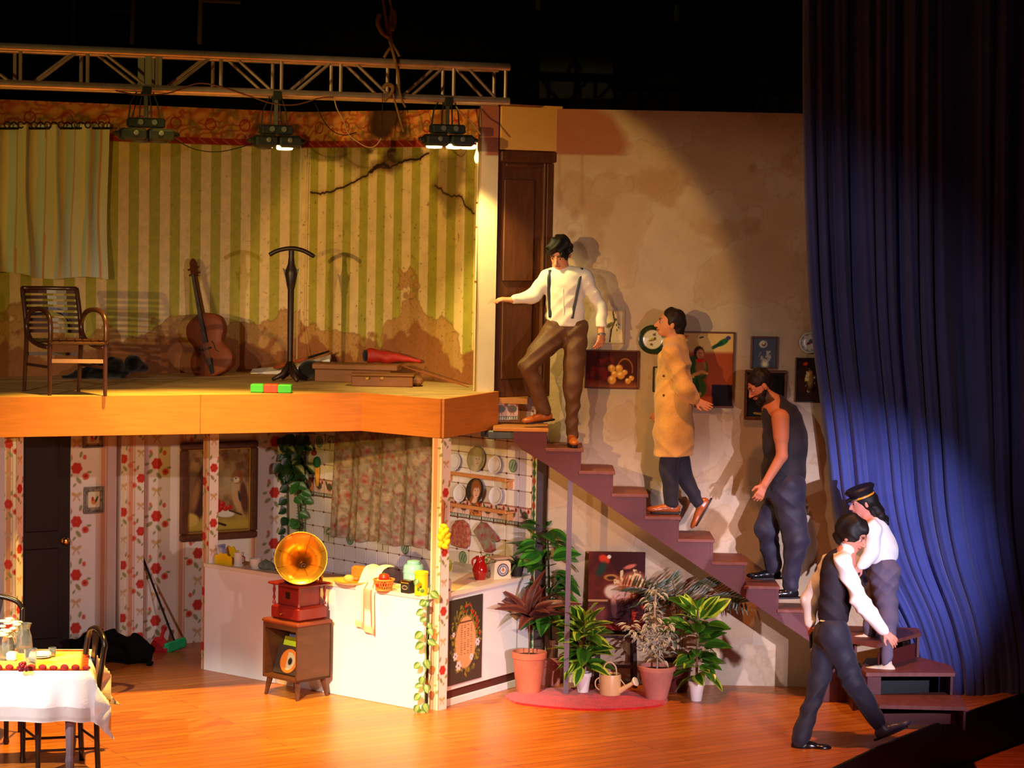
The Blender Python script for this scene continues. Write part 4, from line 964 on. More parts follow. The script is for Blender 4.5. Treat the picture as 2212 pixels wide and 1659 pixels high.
p = Paint(pX, pY, (160, 142, 116)); p.put(np.clip((fbm(pX+3, pY, 40, 8, 3)-.5)*6, 0, 1)*.6, (124, 122, 96)); p.put(np.clip((fbm(pX, pY, 34, 3, 3)-.54)*7, 0, 1)*.7, (150, 84, 74)); p.put(np.clip((fbm(pX, pY+5, 30, 12, 3)-.54)*6, 0, 1)*.6, (196, 178, 148))
r = random.Random(5)
for i in range(230):
    cx, cy = r.uniform(kp0, kp1), r.uniform(zh1, zt); s_ = r.uniform(.014, .03)
    p.ell(cx, cy, s_, s_, (202, 182, 150) if i % 3 else (176, 96, 84), soft=.5, a=.75); p.ell(cx, cy, s_*.5, s_*.45, (176, 132, 104) if i % 3 else (140, 60, 56), soft=.6, a=.6)
idx = np.arange(nv*nu).reshape(nv, nu); Fq = np.stack([idx[:-1, :-1], idx[1:, :-1], idx[1:, 1:], idx[:-1, 1:]], -1).reshape(-1, 4)
vs, Fq2 = solid(P_.reshape(-1, 3), -PLR.N*.004, Fq); cc = slin(p.C).reshape(-1, 3)
tag(mkmesh('window_curtain', vs, Fq2, P_cloth, None, True, cols=np.vstack([cc, cc])), 'faded floral curtain hanging in front of the tiles', 'curtain')
# ------- plate shelves
def disc(name, c, axis, up, r, func, mat, parent=None, dish=.012, n=48, m=14, **props):
    axis = unit(axis); X_ = unit(np.cross(up, axis)); Y_ = np.cross(axis, X_)
    rr = np.linspace(0.001, 1, m)*r; aa = np.linspace(0, 2*np.pi, n, endpoint=False); R_, A_ = np.meshgrid(rr, aa, indexing='ij')
    x, y = R_*np.cos(A_), R_*np.sin(A_); C = slin(np.clip(func(x, y), 0, 255)).reshape(-1, 3)
    d = dish*np.clip((R_/r-.6)/.4, 0, 1)
    P = c+x[..., None]*X_+y[..., None]*Y_+d[..., None]*axis; P2 = P-axis*.006; idx = np.arange(m*n).reshape(m, n); nx_ = np.roll(idx, -1, 1)
    F = np.stack([idx[:-1], idx[1:], nx_[1:], nx_[:-1]], -1).reshape(-1, 4); k = m*n; F2 = F[:, ::-1]+k
    rim = np.stack([idx[-1], idx[-1]+k, nx_[-1]+k, nx_[-1]], -1)
    return mkmesh(name, np.vstack([P.reshape(-1, 3), P2.reshape(-1, 3)]), np.vstack([F, F2, rim]), mat, parent, True, cols=np.vstack([C, C*.8]), **props)
def f_white(x, y):
    r_ = np.hypot(x, y); p = Paint(x, y, (226, 222, 224)); p.put(np.exp(-((r_-.055)/.003)**2)*.35, (170, 164, 170)); return p.C
def f_face(hair, bg, skin, hx):
    def f(x, y):
        p = Paint(x, y, bg); p.ell(.005, .012, .062, .085, hair, soft=.12); p.ell(.0, -.085, .05, .06, hair, soft=.2); p.ell(.012, -.10, .030, .06, skin, soft=.2)
        p.ell(.012, -.012, .038, .052, skin, soft=.1); p.ell(.012+.02, -.02, .016, .03, [c*.86 for c in skin], soft=.6, a=.5)
        for sx2 in (-.004, .027): p.ell(sx2, .000, .007, .0035, (70, 50, 44), soft=.4); p.line([(sx2-.009, .011), (sx2+.009, .012)], .0018, (110, 76, 54), .7)
        p.line([(.013, -.004), (.010, -.022), (.015, -.024)], .0016, (170, 110, 90), .7); p.ell(.013, -.038, .010, .004, (172, 72, 66), soft=.4); p.ell(-.006, -.022, .010, .008, (214, 130, 110), soft=.8, a=.4)
        p.ell(.0, .052, .048, .030, hair, soft=.3); return p.C
    return f
SHD = .10
def plate_at(x, y, r, f, label, off=.035, g='plates on the wooden shelves'):
    u, v = PLR.px(x, y); c = PLR.P(u, v, off); return tag(disc('plate', c, unit(PLR.N+V(0, 0, .16)), (0, 0, 1), r, f, P_gloss), label, 'plate', g)
m_pine = M('pine_shelf', (206, 138, 78), .55, var=.1, stretch=(2, 2, 12))
for (x0, y0), (x1, y1), lb in (((968, 1016), (1112, 1035), 'upper pine plate shelf on the tiled wall'), ((968, 1085), (1112, 1103), 'lower pine plate shelf on the tiled wall')):
    a, b = PLR.px(x0, y0), PLR.px(x1, y1); z = (a[1]+b[1])/2; t = thing('wall_shelf', PLR.P((a[0]+b[0])/2, z-.03, .05), lb, 'shelf', 'pine plate shelves')
    MB().bbox(PLR.P((a[0]+b[0])/2, z-.010, SHD/2), (b[0]-a[0], SHD, .016), U=PLR.U, b=.003).build('board', m_pine, t)
    MB().bbox(PLR.P((a[0]+b[0])/2, z-.004, SHD+.004), (b[0]-a[0], .012, .032), U=PLR.U, b=.003).build('front_lip', m_pine, t)
    for q in (a[0]+.06, b[0]-.02): MB().bbox(PLR.P(q, z-.05, .035), (.018, .06, .06), U=PLR.U, b=.004).build('bracket', m_pine, t)
plate_at(991, 997, .078, f_white, 'plain white plate at the left end of the upper shelf', .05); plate_at(1080, 1003, .080, f_white, 'plain white plate right of the pale portrait plate', .06)
plate_at(1036, 991, .108, f_face((172, 164, 122), (148, 138, 98), (196, 180, 140), 0), 'portrait plate of a pale haired figure, upper shelf', .035)
plate_at(999, 1065, .078, f_white, 'plain white plate half behind the auburn portrait plate', .03); plate_at(1082, 1070, .080, f_white, 'plain white plate at the right end of the lower shelf', .06)
plate_at(1038, 1059, .108, f_face((142, 84, 40), (50, 46, 34), (226, 180, 150), 0), 'portrait plate of an auburn haired woman, lower shelf', .06)
# pot holder, mitt, hanging toy
m_redfl = M('red_floral_cloth', (150, 40, 40), .9, col2=(176, 120, 84), scale=34, bump=.2)
m_redfl2 = M('mixed_floral_cloth', (150, 40, 44), .9, col2=(130, 140, 112), scale=15, bump=.2)
def flatshape(name, pts, pl, thick, mat, parent=None, off=.02, **props):
    q = [pl.px(*p_) for p_ in pts]; c = np.mean(q, 0); rings = []
    for ins, n_ in ((.0, 0), (0, thick*.5), (.012, thick), ): rings.append([pl.P(*(np.array(a)+(c-np.array(a))/np.linalg.norm(c-np.array(a))*ins), off+n_) for a in q])
    b = MB(); m_ = len(q); b.v = [tuple(p_) for r_ in rings for p_ in r_]
    for i in range(2):
        for j in range(m_): b.f.append((i*m_+j, i*m_+(j+1) % m_, (i+1)*m_+(j+1) % m_, (i+1)*m_+j))
    b.f.append(tuple(reversed(range(m_)))); b.f.append(tuple(range(2*m_, 3*m_)))
    return b.build(name, mat, parent, smooth='auto', **props)
tag(flatshape('pot_holder', [(990, 1124), (1005, 1122), (1016, 1132), (1020, 1150), (1019, 1176), (1012, 1185), (996, 1182), (981, 1176), (979, 1162), (982, 1136)], PLR, .03, m_redfl), 'red speckled pot holder on the tiles, left of the mitt', 'pot holder')
tag(flatshape('oven_mitt', [(1044, 1127), (1054, 1128), (1072, 1148), (1082, 1160), (1083, 1168), (1078, 1171), (1071, 1166), (1074, 1188), (1066, 1194), (1053, 1192), (1046, 1176), (1029, 1146)], PLR, .03, m_redfl2), 'floral oven mitt hanging upside down on the tiles', 'mitt')
ty = thing('parrot_ornament', PLR.P(*PLR.px(690, 1050), .02), 'green toy parrot with yellow tail hanging on the tiles', 'ornament')
def ell_at(px_, py_, off, r, sc=(1, 1, 1), pl=None):
    u, v = (pl or PLR).px(px_, py_); c = (pl or PLR).P(u, v, off); return MB().sph(c, r, 14, 10, sc)
ell_at(691, 998, .035, .045, (.8, .8, 1.2)).build('body', M('parrot_green', (30, 96, 44), .6), ty, smooth=True)
ell_at(684, 978, .035, .026).build('head', M('parrot_red', (150, 40, 36), .6), ty, smooth=True)
a = PLR.P(*PLR.px(691, 1008), .03); b_ = PLR.P(*PLR.px(691, 1050), .03); MB().tube([a, b_], [.028, .014], 8, flat=.5).build('tail', M('parrot_yellow', (224, 160, 50), .6), ty, smooth=True)
# framed pictures on the floral wall
def framed(name, pl, x0, y0, x1, y1, func, fw, fmat, label, cat='picture', group=None, depth=.03, res=.005, inner=None, off=.012, pmat=None):
    a, b = pl.px(x0, y1), pl.px(x1, y0); u0, v0, u1, v1 = a[0], a[1], b[0], b[1]
    t = thing(name, pl.P((u0+u1)/2, v0, off), label, cat, group)
    panel('picture_sheet', pl, u0+fw*.8, v0+fw*.8, u1-fw*.8, v1-fw*.8, res, lambda X, Y: func(X-(u0+u1)/2, Y-(v0+v1)/2, (u1-u0)/2, (v1-v0)/2), pmat or P_canvas, t, thick=.006, off=off)
    if fw > .004:
        for c_, sz in (((u0+u1)/2, v0+fw/2), (u1-u0, fw)), (((u0+u1)/2, v1-fw/2), (u1-u0, fw)), ((u0+fw/2, (v0+v1)/2), (fw, v1-v0-2*fw+.002)), ((u1-fw/2, (v0+v1)/2), (fw, v1-v0-2*fw+.002)):
            MB().bbox(pl.P(c_[0], c_[1], off+depth/2-.006), (sz[0], depth, sz[1]), U=pl.U, b=min(fw*.3, .012)).build('frame_side', fmat, t)
        if inner: 
            g = fw; 
            for c_, sz in (((u0+u1)/2, v0+g+.006), (u1-u0-2*g, .012)), (((u0+u1)/2, v1-g-.006), (u1-u0-2*g, .012)), ((u0+g+.006, (v0+v1)/2), (.012, v1-v0-2*g-.024)), ((u1-g-.006, (v0+v1)/2), (.012, v1-v0-2*g-.024)):
                MB().bbox(pl.P(c_[0], c_[1], off+.012), (sz[0], .012, sz[1]), U=pl.U, b=.003).build('inner_slip', inner, t)
    return t
def f_birds(X, Y, a, b):
    p = Paint(X, Y, (122, 92, 60)); n = fbm(X, Y, 9, 4, 4); p.put(np.clip((n-.45)*4, 0, 1), (168, 132, 84)); p.put(np.clip((Y/b-.2)*1.5, 0, 1)*np.clip((fbm(X, Y, 14, 6, 3)-.5)*9, 0, 1)*.8, (96, 54, 34))
    p.rect(-9, -9, 9, -.55*b, (176, 150, 58), soft=.1); p.put(np.clip((-.78*b-Y)*30, 0, 1), (84, 54, 34))
    p.ell(-.42*a, .0, .24*a, .62*b, (72, 44, 34), -.25, .1); p.ell(-.30*a, .40*b, .13*a, .13*b, (120, 62, 38), 0, .2); p.ell(-.60*a, -.1*b, .10*a, .35*b, (150, 104, 60), -.2, .4); p.ell(-.72*a, -.58*b, .22*a, .14*b, (200, 168, 84), 0, .15)
    p.ell(.55*a, -.05*b, .20*a, .40*b, (190, 150, 100), .1, .1); p.ell(.50*a, .26*b, .16*a, .14*b, (140, 76, 40), 0, .15); p.ell(.47*a, .20*b, .09*a, .06*b, (224, 200, 160), 0, .2); p.ell(.46*a, .23*b, .022*a, .018*b, (24, 16, 12)); p.ell(.36*a, .20*b, .05*a, .025*b, (90, 80, 60), -.5)
    p.ell(.68*a, -.16*b, .10*a, .34*b, (92, 54, 36), .12, .2); p.ell(.56*a, -.14*b, .03*a, .12*b, (44, 56, 60), .2)
    p.ell(.22*a, .20*b, .3*a, .28*b, (176, 164, 130), 0, .6, .5)
    p.ell(.18*a, -.47*b, .26*a, .085*b, (214, 208, 190), -.1, .1)
    for x, y in ((.0, -.30), (.10, -.36), (.20, -.38), (.02, -.40), (.30, -.36), (-.02, -.22), (.12, -.28)): p.ell(x*a, y*b, .075*a, .05*b, (176, 34, 28), 0, .2); p.ell(x*a-.01, y*b+.01, .02*a, .015*b, (222, 90, 70), 0, .5)
    p.line([(-.15*a, -.62*b), (.2*a, -.72*b)], .01, (50, 34, 34)); p.line([(.3*a, -.42*b), (.62*a, -.52*b)], .008, (70, 50, 34)); return p.C
m_frame1 = M('carved_dark_frame', (96, 54, 28), .45, var=.3, scale=20, bump=.2); m_gold = M('gold_slip', (190, 140, 70), .4, metal=.5)
framed('bird_painting', PLL, 386, 950, 553, 1170, f_birds, .065, m_frame1, 'large framed painting of two birds and fruit behind the floral post', 'painting', depth=.05, inner=m_gold)
def f_small(X, Y, a, b):
    p = Paint(X, Y, (150, 140, 124)); p.put(np.clip((fbm(X, Y, 40, 4, 3)-.5)*7, 0, 1), (104, 92, 84)); p.rect(-.55*a, -.55*b, .6*a, .62*b, (222, 212, 176)); p.ell(.0, -.12*b, .24*a, .22*b, (214, 130, 50), .4); p.ell(-.1*a, .1*b, .12*a, .16*b, (180, 60, 40)); p.ell(.3*a, .05*b, .10*a, .26*b, (70, 84, 60), -.4); return p.C
framed('small_picture', PLL, 179, 1050, 223, 1110, f_small, .016, M('grey_mosaic_frame', (130, 122, 110), .6, var=.3, scale=40), 'small framed rooster picture on the floral wall, lower one', 'picture', depth=.02)
framed('small_picture', PLL, 177, 925, 222, 968, f_small, .016, M('grey_mosaic_frame', (130, 122, 110), .6), 'small framed picture tucked just under the platform edge', 'picture', depth=.02)
# ------- things on the worktop
def wt_(x, y, z=ZC): return fl(x, y, z)
def glz(name, col, rough=.2, **k): return M(name, col, rough, spec=.6, **k)
c = wt_(478, 1221); t = thing('napkin_holder', c, 'bright yellow flower edged napkin holder on the counter', 'holder'); my = M('yellow_plastic', (236, 196, 20), .4)
for dn, h_ in ((.02, .10), (.11, .15)):
    pts = [c+U1*x+N1*dn+V(0, 0, z) for x, z in [(-.10, 0), (.10, 0), (.105, h_*.6), (.09, h_*.85), (.06, h_*.8), (.035, h_*1.05), (0, h_*.95), (-.035, h_*1.05), (-.06, h_*.8), (-.09, h_*.85), (-.105, h_*.6)]]
    MB().prism(pts, N1*.008).build('side', my, t)
MB().bbox(c+N1*.065+V(0, 0, .006), (.2, .10, .012), U=U1).build('base', my, t)
tag(MB().bbox(c+N1*.06+V(-.03, 0, .11), (.07, .03, .13), U=unit(U1+V(0, 0, .25)), W=unit(V(0, 0, 1)-.3*U1), b=.004).build('paper_packet', M('white_blue_paper', (206, 206, 226), .6, col2=(90, 100, 150), scale=12)), 'white and blue paper packet standing in the yellow holder', 'packet')
def mug(c, r, h, mat, label, handle=None, hm=None, taper=1.0, nm='mug'):
    t = thing(nm, c, label, 'mug'); MB().lathe([(r*taper, 0), (r, h*.5), (r, h), (r*.88, h), (r*.86, h*.2), (.001, h*.15)], c, 20).build('cup_body', mat, t, smooth='auto')
    if handle is not None:
        d = unit(handle); MB().tube([c+d*r+V(0, 0, h*.75), c+d*(r+.025)+V(0, 0, h*.7), c+d*(r+.028)+V(0, 0, h*.35), c+d*r+V(0, 0, h*.22)], .006, 6).build('handle', hm or mat, t, smooth=True)
    return t
m_wg = glz('white_glaze', (232, 222, 214)); mug(wt_(516, 1222), .042, .115, m_wg, 'white mug with a red handle next to the yellow holder', U1, glz('red_handle', (170, 60, 50)))
mug(wt_(553, 1228), .052, .085, m_wg, 'white bowl shaped cup half behind a grey cloth', None, taper=.7, nm='cup')
sd = SDF(); c = wt_(573, 1229); 
for dx, r_, z_ in ((-.09, .03, .02), (-.03, .045, .03), (.04, .045, .03), (.09, .03, .02)): sd.ell(c+U1*dx+V(0, 0, z_), np.eye(3), (r_*1.3, r_*1.2, r_), .03)
sd.disp = wrinkle(.006, 60, 3); sd.cut(c, (0, 0, -1)); tag(sdfobj('dish_cloth', sd, .008, M('grey_green_cloth', (122, 130, 116), .9, var=.3, scale=30)), 'crumpled grey green dish cloth on the counter', 'cloth')
c = wt_(762, 1262); t = thing('serving_dish', c, 'yellow dish with bread and orange food', 'dish'); md = glz('yellow_dish', (232, 190, 60))
MB().lathe([(.09, 0), (.15, .02), (.165, .035), (.155, .035), (.09, .012), (.001, .01)], c, 28, sx=1.0).build('dish_body', md, t, smooth='auto')
MB().sph(c+V(-.03, -.02, .05), .035, 10, 8, (1.3, 1, .9)).build('bread_roll', M('bread', (226, 172, 84), .7, var=.2), t, smooth=True)
MB().sph(c+V(.03, 0, .045), .03, 10, 8, (1.6, 1, .7)).build('orange_slice', M('orange_food', (206, 96, 24), .5), t, smooth=True)
tag(MB().bbox(wt_(780, 1252)+V(0, .05, .055), (.17, .08, .10), U=U1, b=.015).build('bread_box', M('orange_wood_box', (214, 138, 50), .5, var=.15)), 'small orange wooden box behind the yellow dish', 'box')
c = wt_(829, 1275); t = thing('basket', c, 'round woven basket holding the tomatoes', 'basket'); mw = M('wicker', (206, 136, 50), .6)
for k in range(22):
    a = k/22*6.283; d0 = V(math.cos(a), math.sin(a), 0); 
    for sg in (-1, 1):
        d1 = V(math.cos(a+sg*.42), math.sin(a+sg*.42), 0); MB().tube([c+d0*.062+V(0, 0, .004), c+d1*.082+V(0, 0, .085)], .0032, 5).build('wicker_strand', mw, t)
for r_, z_ in ((.084, .088), (.063, .006)): MB().tube([c+V(math.cos(a)*r_, math.sin(a)*r_, z_) for a in np.linspace(0, 6.283, 25)[:-1]], .007, 6, closed=True).build('rim', mw, t, smooth=True)
MB().lathe([(.06, 0), (.06, .004)], c, 18).build('bottom', mw, t)
mt_ = glz('tomato_skin', (206, 50, 18), .25)
for dx, dy, dz, r_, lb in ((0, -.01, .105, .045, 'round red tomato topmost in the basket'), (-.03, -.03, .05, .036, 'tomato low at the left inside the basket'), (.035, -.02, .052, .034, 'tomato low at the right inside the basket')):
    to = thing('tomato', c+V(dx, dy, dz-r_*.8), lb, 'tomato', 'tomatoes in the basket'); q = c+V(dx, dy, dz)
    MB().lathe([(.001, -.75*r_), (.6*r_, -.7*r_), (.95*r_, -.3*r_), (r_, .1*r_), (.85*r_, .5*r_), (.5*r_, .72*r_), (.12*r_, .64*r_), (.001, .6*r_)], q, 20, wave=lambda i, an: 1+.025*math.cos(5*an)).build('flesh', mt_, to, smooth=True)
    MB().lathe([(.02, .70*r_), (.006, .78*r_), (.004, .95*r_)], q, 6).build('stalk', M('stalk_green', (70, 90, 30), .7), to)
# towel over the counter edge
tw0 = wt_(800, 1232); path = [(.25, .14), (.18, .15), (.10, .135), (.05, .085), (.01, .02), (-.022, -.02), (-.026, -.12), (-.026, -.24), (-.03, -.33)]
P_ = []; ctr = K1+U1*float(np.dot(fl(795, 1268, ZC)-K1, U1)); sm = smooth_path([V(0, a, b) for a, b in path], 4)
for i, q in enumerate(sm):
    row = []; s_ = i/(len(sm)-1); wdt = .115-.015*s_
    for x in np.linspace(-1, 1, 26): row.append(ctr+U1*(x*wdt*(.8+.2*s_)+.045*s_-.02)+N1*(q[1]-.012*max(0, s_-.45)*2*(1+math.sin(5.2*x+1.0)))+V(0, 0, ZC+q[2]*1.05+.012*math.sin(3*x)*(s_ < .5)-.03*x*s_))
    P_.append(row)
P_ = np.array(P_); cs = np.zeros(P_.shape); jj, ii = np.meshgrid(np.arange(P_.shape[1]), np.arange(P_.shape[0]))
cs[:] = slin((236, 228, 190)); msk = ((jj > 10) & (jj < 13) | (jj > 19) & (jj < 22)) & (ii > 14); cs[msk] = slin((206, 110, 84)); cs[-3:] = slin((222, 170, 130)); cs[(jj > 11) & (jj < 20) & (ii > 18) & (ii < 26)] = slin((214, 150, 120))
nv, nu = P_.shape[:2]; idx = np.arange(nv*nu).reshape(nv, nu); Fq = np.stack([idx[:-1, :-1], idx[1:, :-1], idx[1:, 1:], idx[:-1, 1:]], -1).reshape(-1, 4)
vs, Fq2 = solid(P_.reshape(-1, 3), N1*.004, Fq); tag(mkmesh('tea_towel', vs, Fq2, P_cloth, None, True, cols=np.vstack([cs.reshape(-1, 3)]*2)), 'cream tea towel with red stripes draped over the counter edge', 'towel')
c = wt_(893, 1262); t = thing('ceramic_jar', c, 'pale turquoise ceramic jar with a lid on the counter', 'jar'); mj = glz('turquoise_glaze', (150, 206, 196))
MB().lathe([(.062, 0), (.078, .015), (.084, .05), (.086, .12), (.082, .15), (.072, .165)], c, 26).lathe([(.088, .10), (.089, .106), (.088, .112)], c, 26).build('jar_body', mj, t, smooth='auto')
MB().lathe([(.055, .163), (.056, .185), (.052, .195), (.03, .20), (.001, .202)], c, 26).build('lid', mj, t, smooth='auto')
c = wt_(880, 1282)
def f_tin(X, Y): p = Paint(X, Y, (44, 38, 34)); p.ell(0, 0, .03, .018, (176, 150, 110)); p.ell(0, 0, .024, .012, (60, 50, 44)); p.rect(-.06, .034, .06, .06, (196, 140, 40)); return p.C
t = thing('small_tin', c, 'small dark square tin with gold lid before the turquoise jar', 'tin')
MB().bbox(c+V(0, .03, .047), (.092, .07, .094), U=U1, b=.006).build('tin_body', M('dark_tin', (44, 36, 32), .4), t); MB().bbox(c+V(0, .03, .098), (.098, .076, .012), U=U1, b=.004).build('lid', m_brass, t)
panel('label_print', Plane(c+V(0, .03, .047)-N1*.036, U1), -.04, -.04, .04, .04, .003, f_tin, P_canvas, t, thick=.001)
c = wt_(909, 1287)+V(0, .05, 0); t = thing('yellow_canister', c, 'tall yellow round canister beside the floral corner post', 'canister'); mc = M('yellow_tin', (240, 206, 30), .35, var=.04)
MB().lathe([(.052, 0), (.052, .165)], c, 24).build('can_body', mc, t, smooth='auto'); MB().lathe([(.055, .165), (.056, .185), (.05, .19), (.001, .191)], c, 24).build('lid', mc, t, smooth='auto')
for a, z_, s_ in ((-1.9, .05, .016), (-1.4, .04, .018), (-1.6, .07, .012)): MB().sph(c+V(math.cos(a)*.050, math.sin(a)*.050, z_), s_, 8, 6, (1, .3, 1)).build('printed_sprig', M('sprig_green', (96, 120, 40), .6), t)
c = wt_(965, 1279); t = mug(c, .036, .10, m_wg, 'white cup printed with cherries holding the green spoon', None, nm='cup')
for dx, z_ in ((.0, .03), (.018, .022)): MB().sph(c+V(dx, -.034, z_), .010, 8, 6, (1, .4, 1)).build('cherry_print', M('cherry_print', (130, 20, 30), .4), t)
sp = thing('spoon', c+V(0, 0, .02), 'lime green plastic spoon standing in the cherry cup', 'spoon'); ml = M('lime_plastic', (170, 206, 30), .3, spec=.6)
MB().tube([c+V(0, .005, .02), c+V(.008, .0, .16)], [.006, .008], 7).build('handle', ml, sp, smooth=True)
q = c+V(.010, .0, .215); MB().sph(q, .034, 14, 10, (.85, .35, 1.55)).build('bowl', ml, sp, smooth=True)
c = wt_(1037, 1252); t = thing('red_jug', c, 'glossy red stoneware jug beside the kitchen scale', 'jug'); mr = glz('red_glaze', (150, 18, 12), .12)
MB().lathe([(.040, 0), (.046, .01), (.064, .06), (.066, .09), (.055, .125), (.038, .15), (.036, .175), (.042, .195), (.036, .195), (.030, .16)], c, 26).build('jug_body', mr, t, smooth='auto')
MB().tube(smooth_path([c+V(-.036, -.01, .185), c+V(-.062, -.02, .17), c+V(-.066, -.02, .14), c+V(-.052, -.02, .115)]), .009, 8).build('handle', mr, t, smooth=True)
c = wt_(1078, 1250)+V(0, .05, 0); t = thing('kitchen_scale', c, 'cream kitchen scale with a round dial', 'scale'); ms = M('cream_enamel', (222, 196, 160), .4)
sn = unit(V(.55, -1, 0)); su = np.cross(V(0, 0, 1), -sn)
MB().prism([c+su*x+sn*.06+V(0, 0, z) for x, z in ((-.082, 0), (.082, 0), (.075, .13), (.05, .15), (-.05, .15), (-.075, .13))], -sn*.12).build('casing', ms, t)
MB().lathe([(.052, 0), (.054, .006), (.046, .008)], c+sn*.06+V(0, 0, .075), 26, axis=sn).build('dial_ring', M('dial_blue', (60, 56, 80), .4), t)
def f_dial(x, y):
    p = Paint(x, y, (206, 196, 190)); r_ = np.hypot(x, y); a_ = np.arctan2(y, x); p.put(np.exp(-((r_-.030)/.003)**2), (60, 54, 80)); p.put(((np.cos(24*a_) > .4) & (r_ > .034))*1.0, (90, 80, 90)); p.ell(0, 0, .014, .014, (196, 120, 40)); p.line([(0, 0), (.0, .03)], .002, (30, 20, 20)); return p.C
disc('dial', c+sn*.0685+V(0, 0, .075), sn, (0, 0, 1), .046, f_dial, P_canvas, t, dish=0)
MB().bbox(c+V(0, 0, .158), (.10, .08, .012), U=su).bbox(c+V(0, 0, .170), (.17, .13, .014), U=su, b=.006).build('weighing_tray', M('tin_tray', (190, 160, 124), .4), t)
# ------- grey metal box and beam under the top tread, lemon string, ivy, lattice
tag(MB().bbox(at(1085, 938, .15), (.24, .16, .07), b=.01).bbox(at(1052, 936, .2), (.10, .12, .055), b=.008).build('metal_box', M('dull_steel', (84, 86, 84), .45, metal=.5, var=.3, scale=12)), 'dull grey metal box fixed under the top of the stairs', 'box')
ls = thing('lemon_string', V(pm[0]+.07, pm[1]-.04, 1.2), 'string of yellow lemons hanging on the corner post', 'ornament'); mle = M('lemon_yellow', (240, 206, 20), .45)
a0 = at(957, 1096, pm[1]-.04)
MB().tube([a0+V(0, 0, .06), a0, at(956, 1150, pm[1]-.04)], [.006, .016, .004], 7).build('cord', M('raffia', (150, 80, 40), .8), ls)
for x, y in ((959, 1137), (953, 1146), (963, 1148), (957, 1154), (966, 1158), (951, 1162), (960, 1166), (966, 1172), (952, 1175), (960, 1180)):
    c = at(x, y, pm[1]-.06+rnd.uniform(-.01, .03)); d = unit(V(rnd.uniform(-1, 1), 0, rnd.uniform(.2, 1)))
    MB().lathe([(.002, -.036), (.014, -.028), (.022, -.008), (.021, .012), (.012, .028), (.002, .036)], c, 10, axis=d).build('lemon', mle, ls, smooth=True)
def leafmesh(name, mat, L=1.0, W=.5, fold=.12, droop=.25, nseg=6, tip=1.0, wav=0.0, mat2=None, edge=.0):
    b = MB(); st = []
    for i in range(nseg+1):
        t = i/nseg; w_ = W*.5*math.sin(math.pi*min(1, t**.8*tip))**.8 if 0 < t < 1 else .004; y = L*t; z = -droop*L*t*t
        st.append([(-w_, y, z+fold*w_*2+wav*math.sin(9*t)), (-w_*.5, y, z+fold*w_*.6), (0, y, z), (w_*.5, y, z+fold*w_*.6), (w_, y, z+fold*w_*2-wav*math.sin(9*t))])
    P = np.array(st); n = P.reshape(-1, 3); b.grid(P); b.add([(p[0], p[1], p[2]-.012*L) for p in n], [tuple(reversed(f)) for f in b.f])
    o = b.build(name, mat, smooth=True, recalc=False, template=True); me = o.data
    if mat2 is not None:
        me.materials.append(mat2)
        for k, p in enumerate(me.polygons):
            j = (k % (4*nseg)) % 4
            if mat2 and (j in (0, 3) if edge == 0 else j in (1, 2)): p.material_index = 1
    bpy.data.objects.remove(o); return me
def leafmat(name, c, c2=None, rough=.35, var=.2):
    return M(name, c, rough, var=var, scale=9, col2=c2, spec=.5)
m_ivy = leafmat('ivy_green', (92, 128, 44)); m_ivy2 = leafmat('ivy_pale', (146, 166, 84)); m_dkl = leafmat('deep_green_leaf', (24, 60, 24))
me_ivy = leafmesh('ivy_leaf', m_ivy, 1, .8, .12, .2, 5, mat2=m_ivy2, edge=1); me_ivyd = leafmesh('ivy_leaf_dark', m_dkl, 1, .85, .12, .2, 5); me_ivyg = leafmesh('ivy_leaf_green', leafmat('fresh_green', (64, 128, 50)), 1, .8, .12, .2, 5)
def leaf(me, base, d, up, L, parent, name='leaf', W=1.0, **props):
    d = unit(d); up = np.asarray(up, float); x = unit(np.cross(d, up)); z = np.cross(x, d)
    return place(me, name, frame4(x*L*W, d*L, z*L, base), parent, **props)
iv = thing('ivy_garland', V(K2[0], K2[1]-.05, 0), 'variegated ivy garland trailing down the corner post', 'plant'); Yi = K2[1]-.07
ivp = [(930, 1262), (925, 1290), (922, 1330), (925, 1360), (920, 1400), (922, 1440), (914, 1470), (918, 1500), (915, 1530)]
MB().tube(smooth_path([at(x, y, Yi) for x, y in ivp]), .004, 5).build('stem', m_ivy, iv, smooth=True)
for x, y, dx, s_ in [(930, 1278, 1, .085), (926, 1300, -1, .07), (920, 1296, -1, .07), (916, 1318, -.8, .075), (921, 1335, -1, .06), (925, 1345, .3, .06), (913, 1365, -1, .085), (926, 1356, .2, .07), (915, 1388, -1, .085), (924, 1382, .8, .08), (908, 1432, -1, .07), (918, 1424, .4, .085), (910, 1478, -1, .06), (914, 1460, -.2, .075), (919, 1478, .1, .075), (908, 1498, -.6, .075), (904, 1522, -.4, .07), (916, 1518, .3, .085), (918, 1535, -.8, .09), (902, 1250, -.2, .06)]:
    leaf(me_ivy, at(x, y, Yi), (dx*.75, -.12, -.55+rnd.uniform(-.2, .3)), (0, -1, .25), s_, iv, 'ivy_leaf')
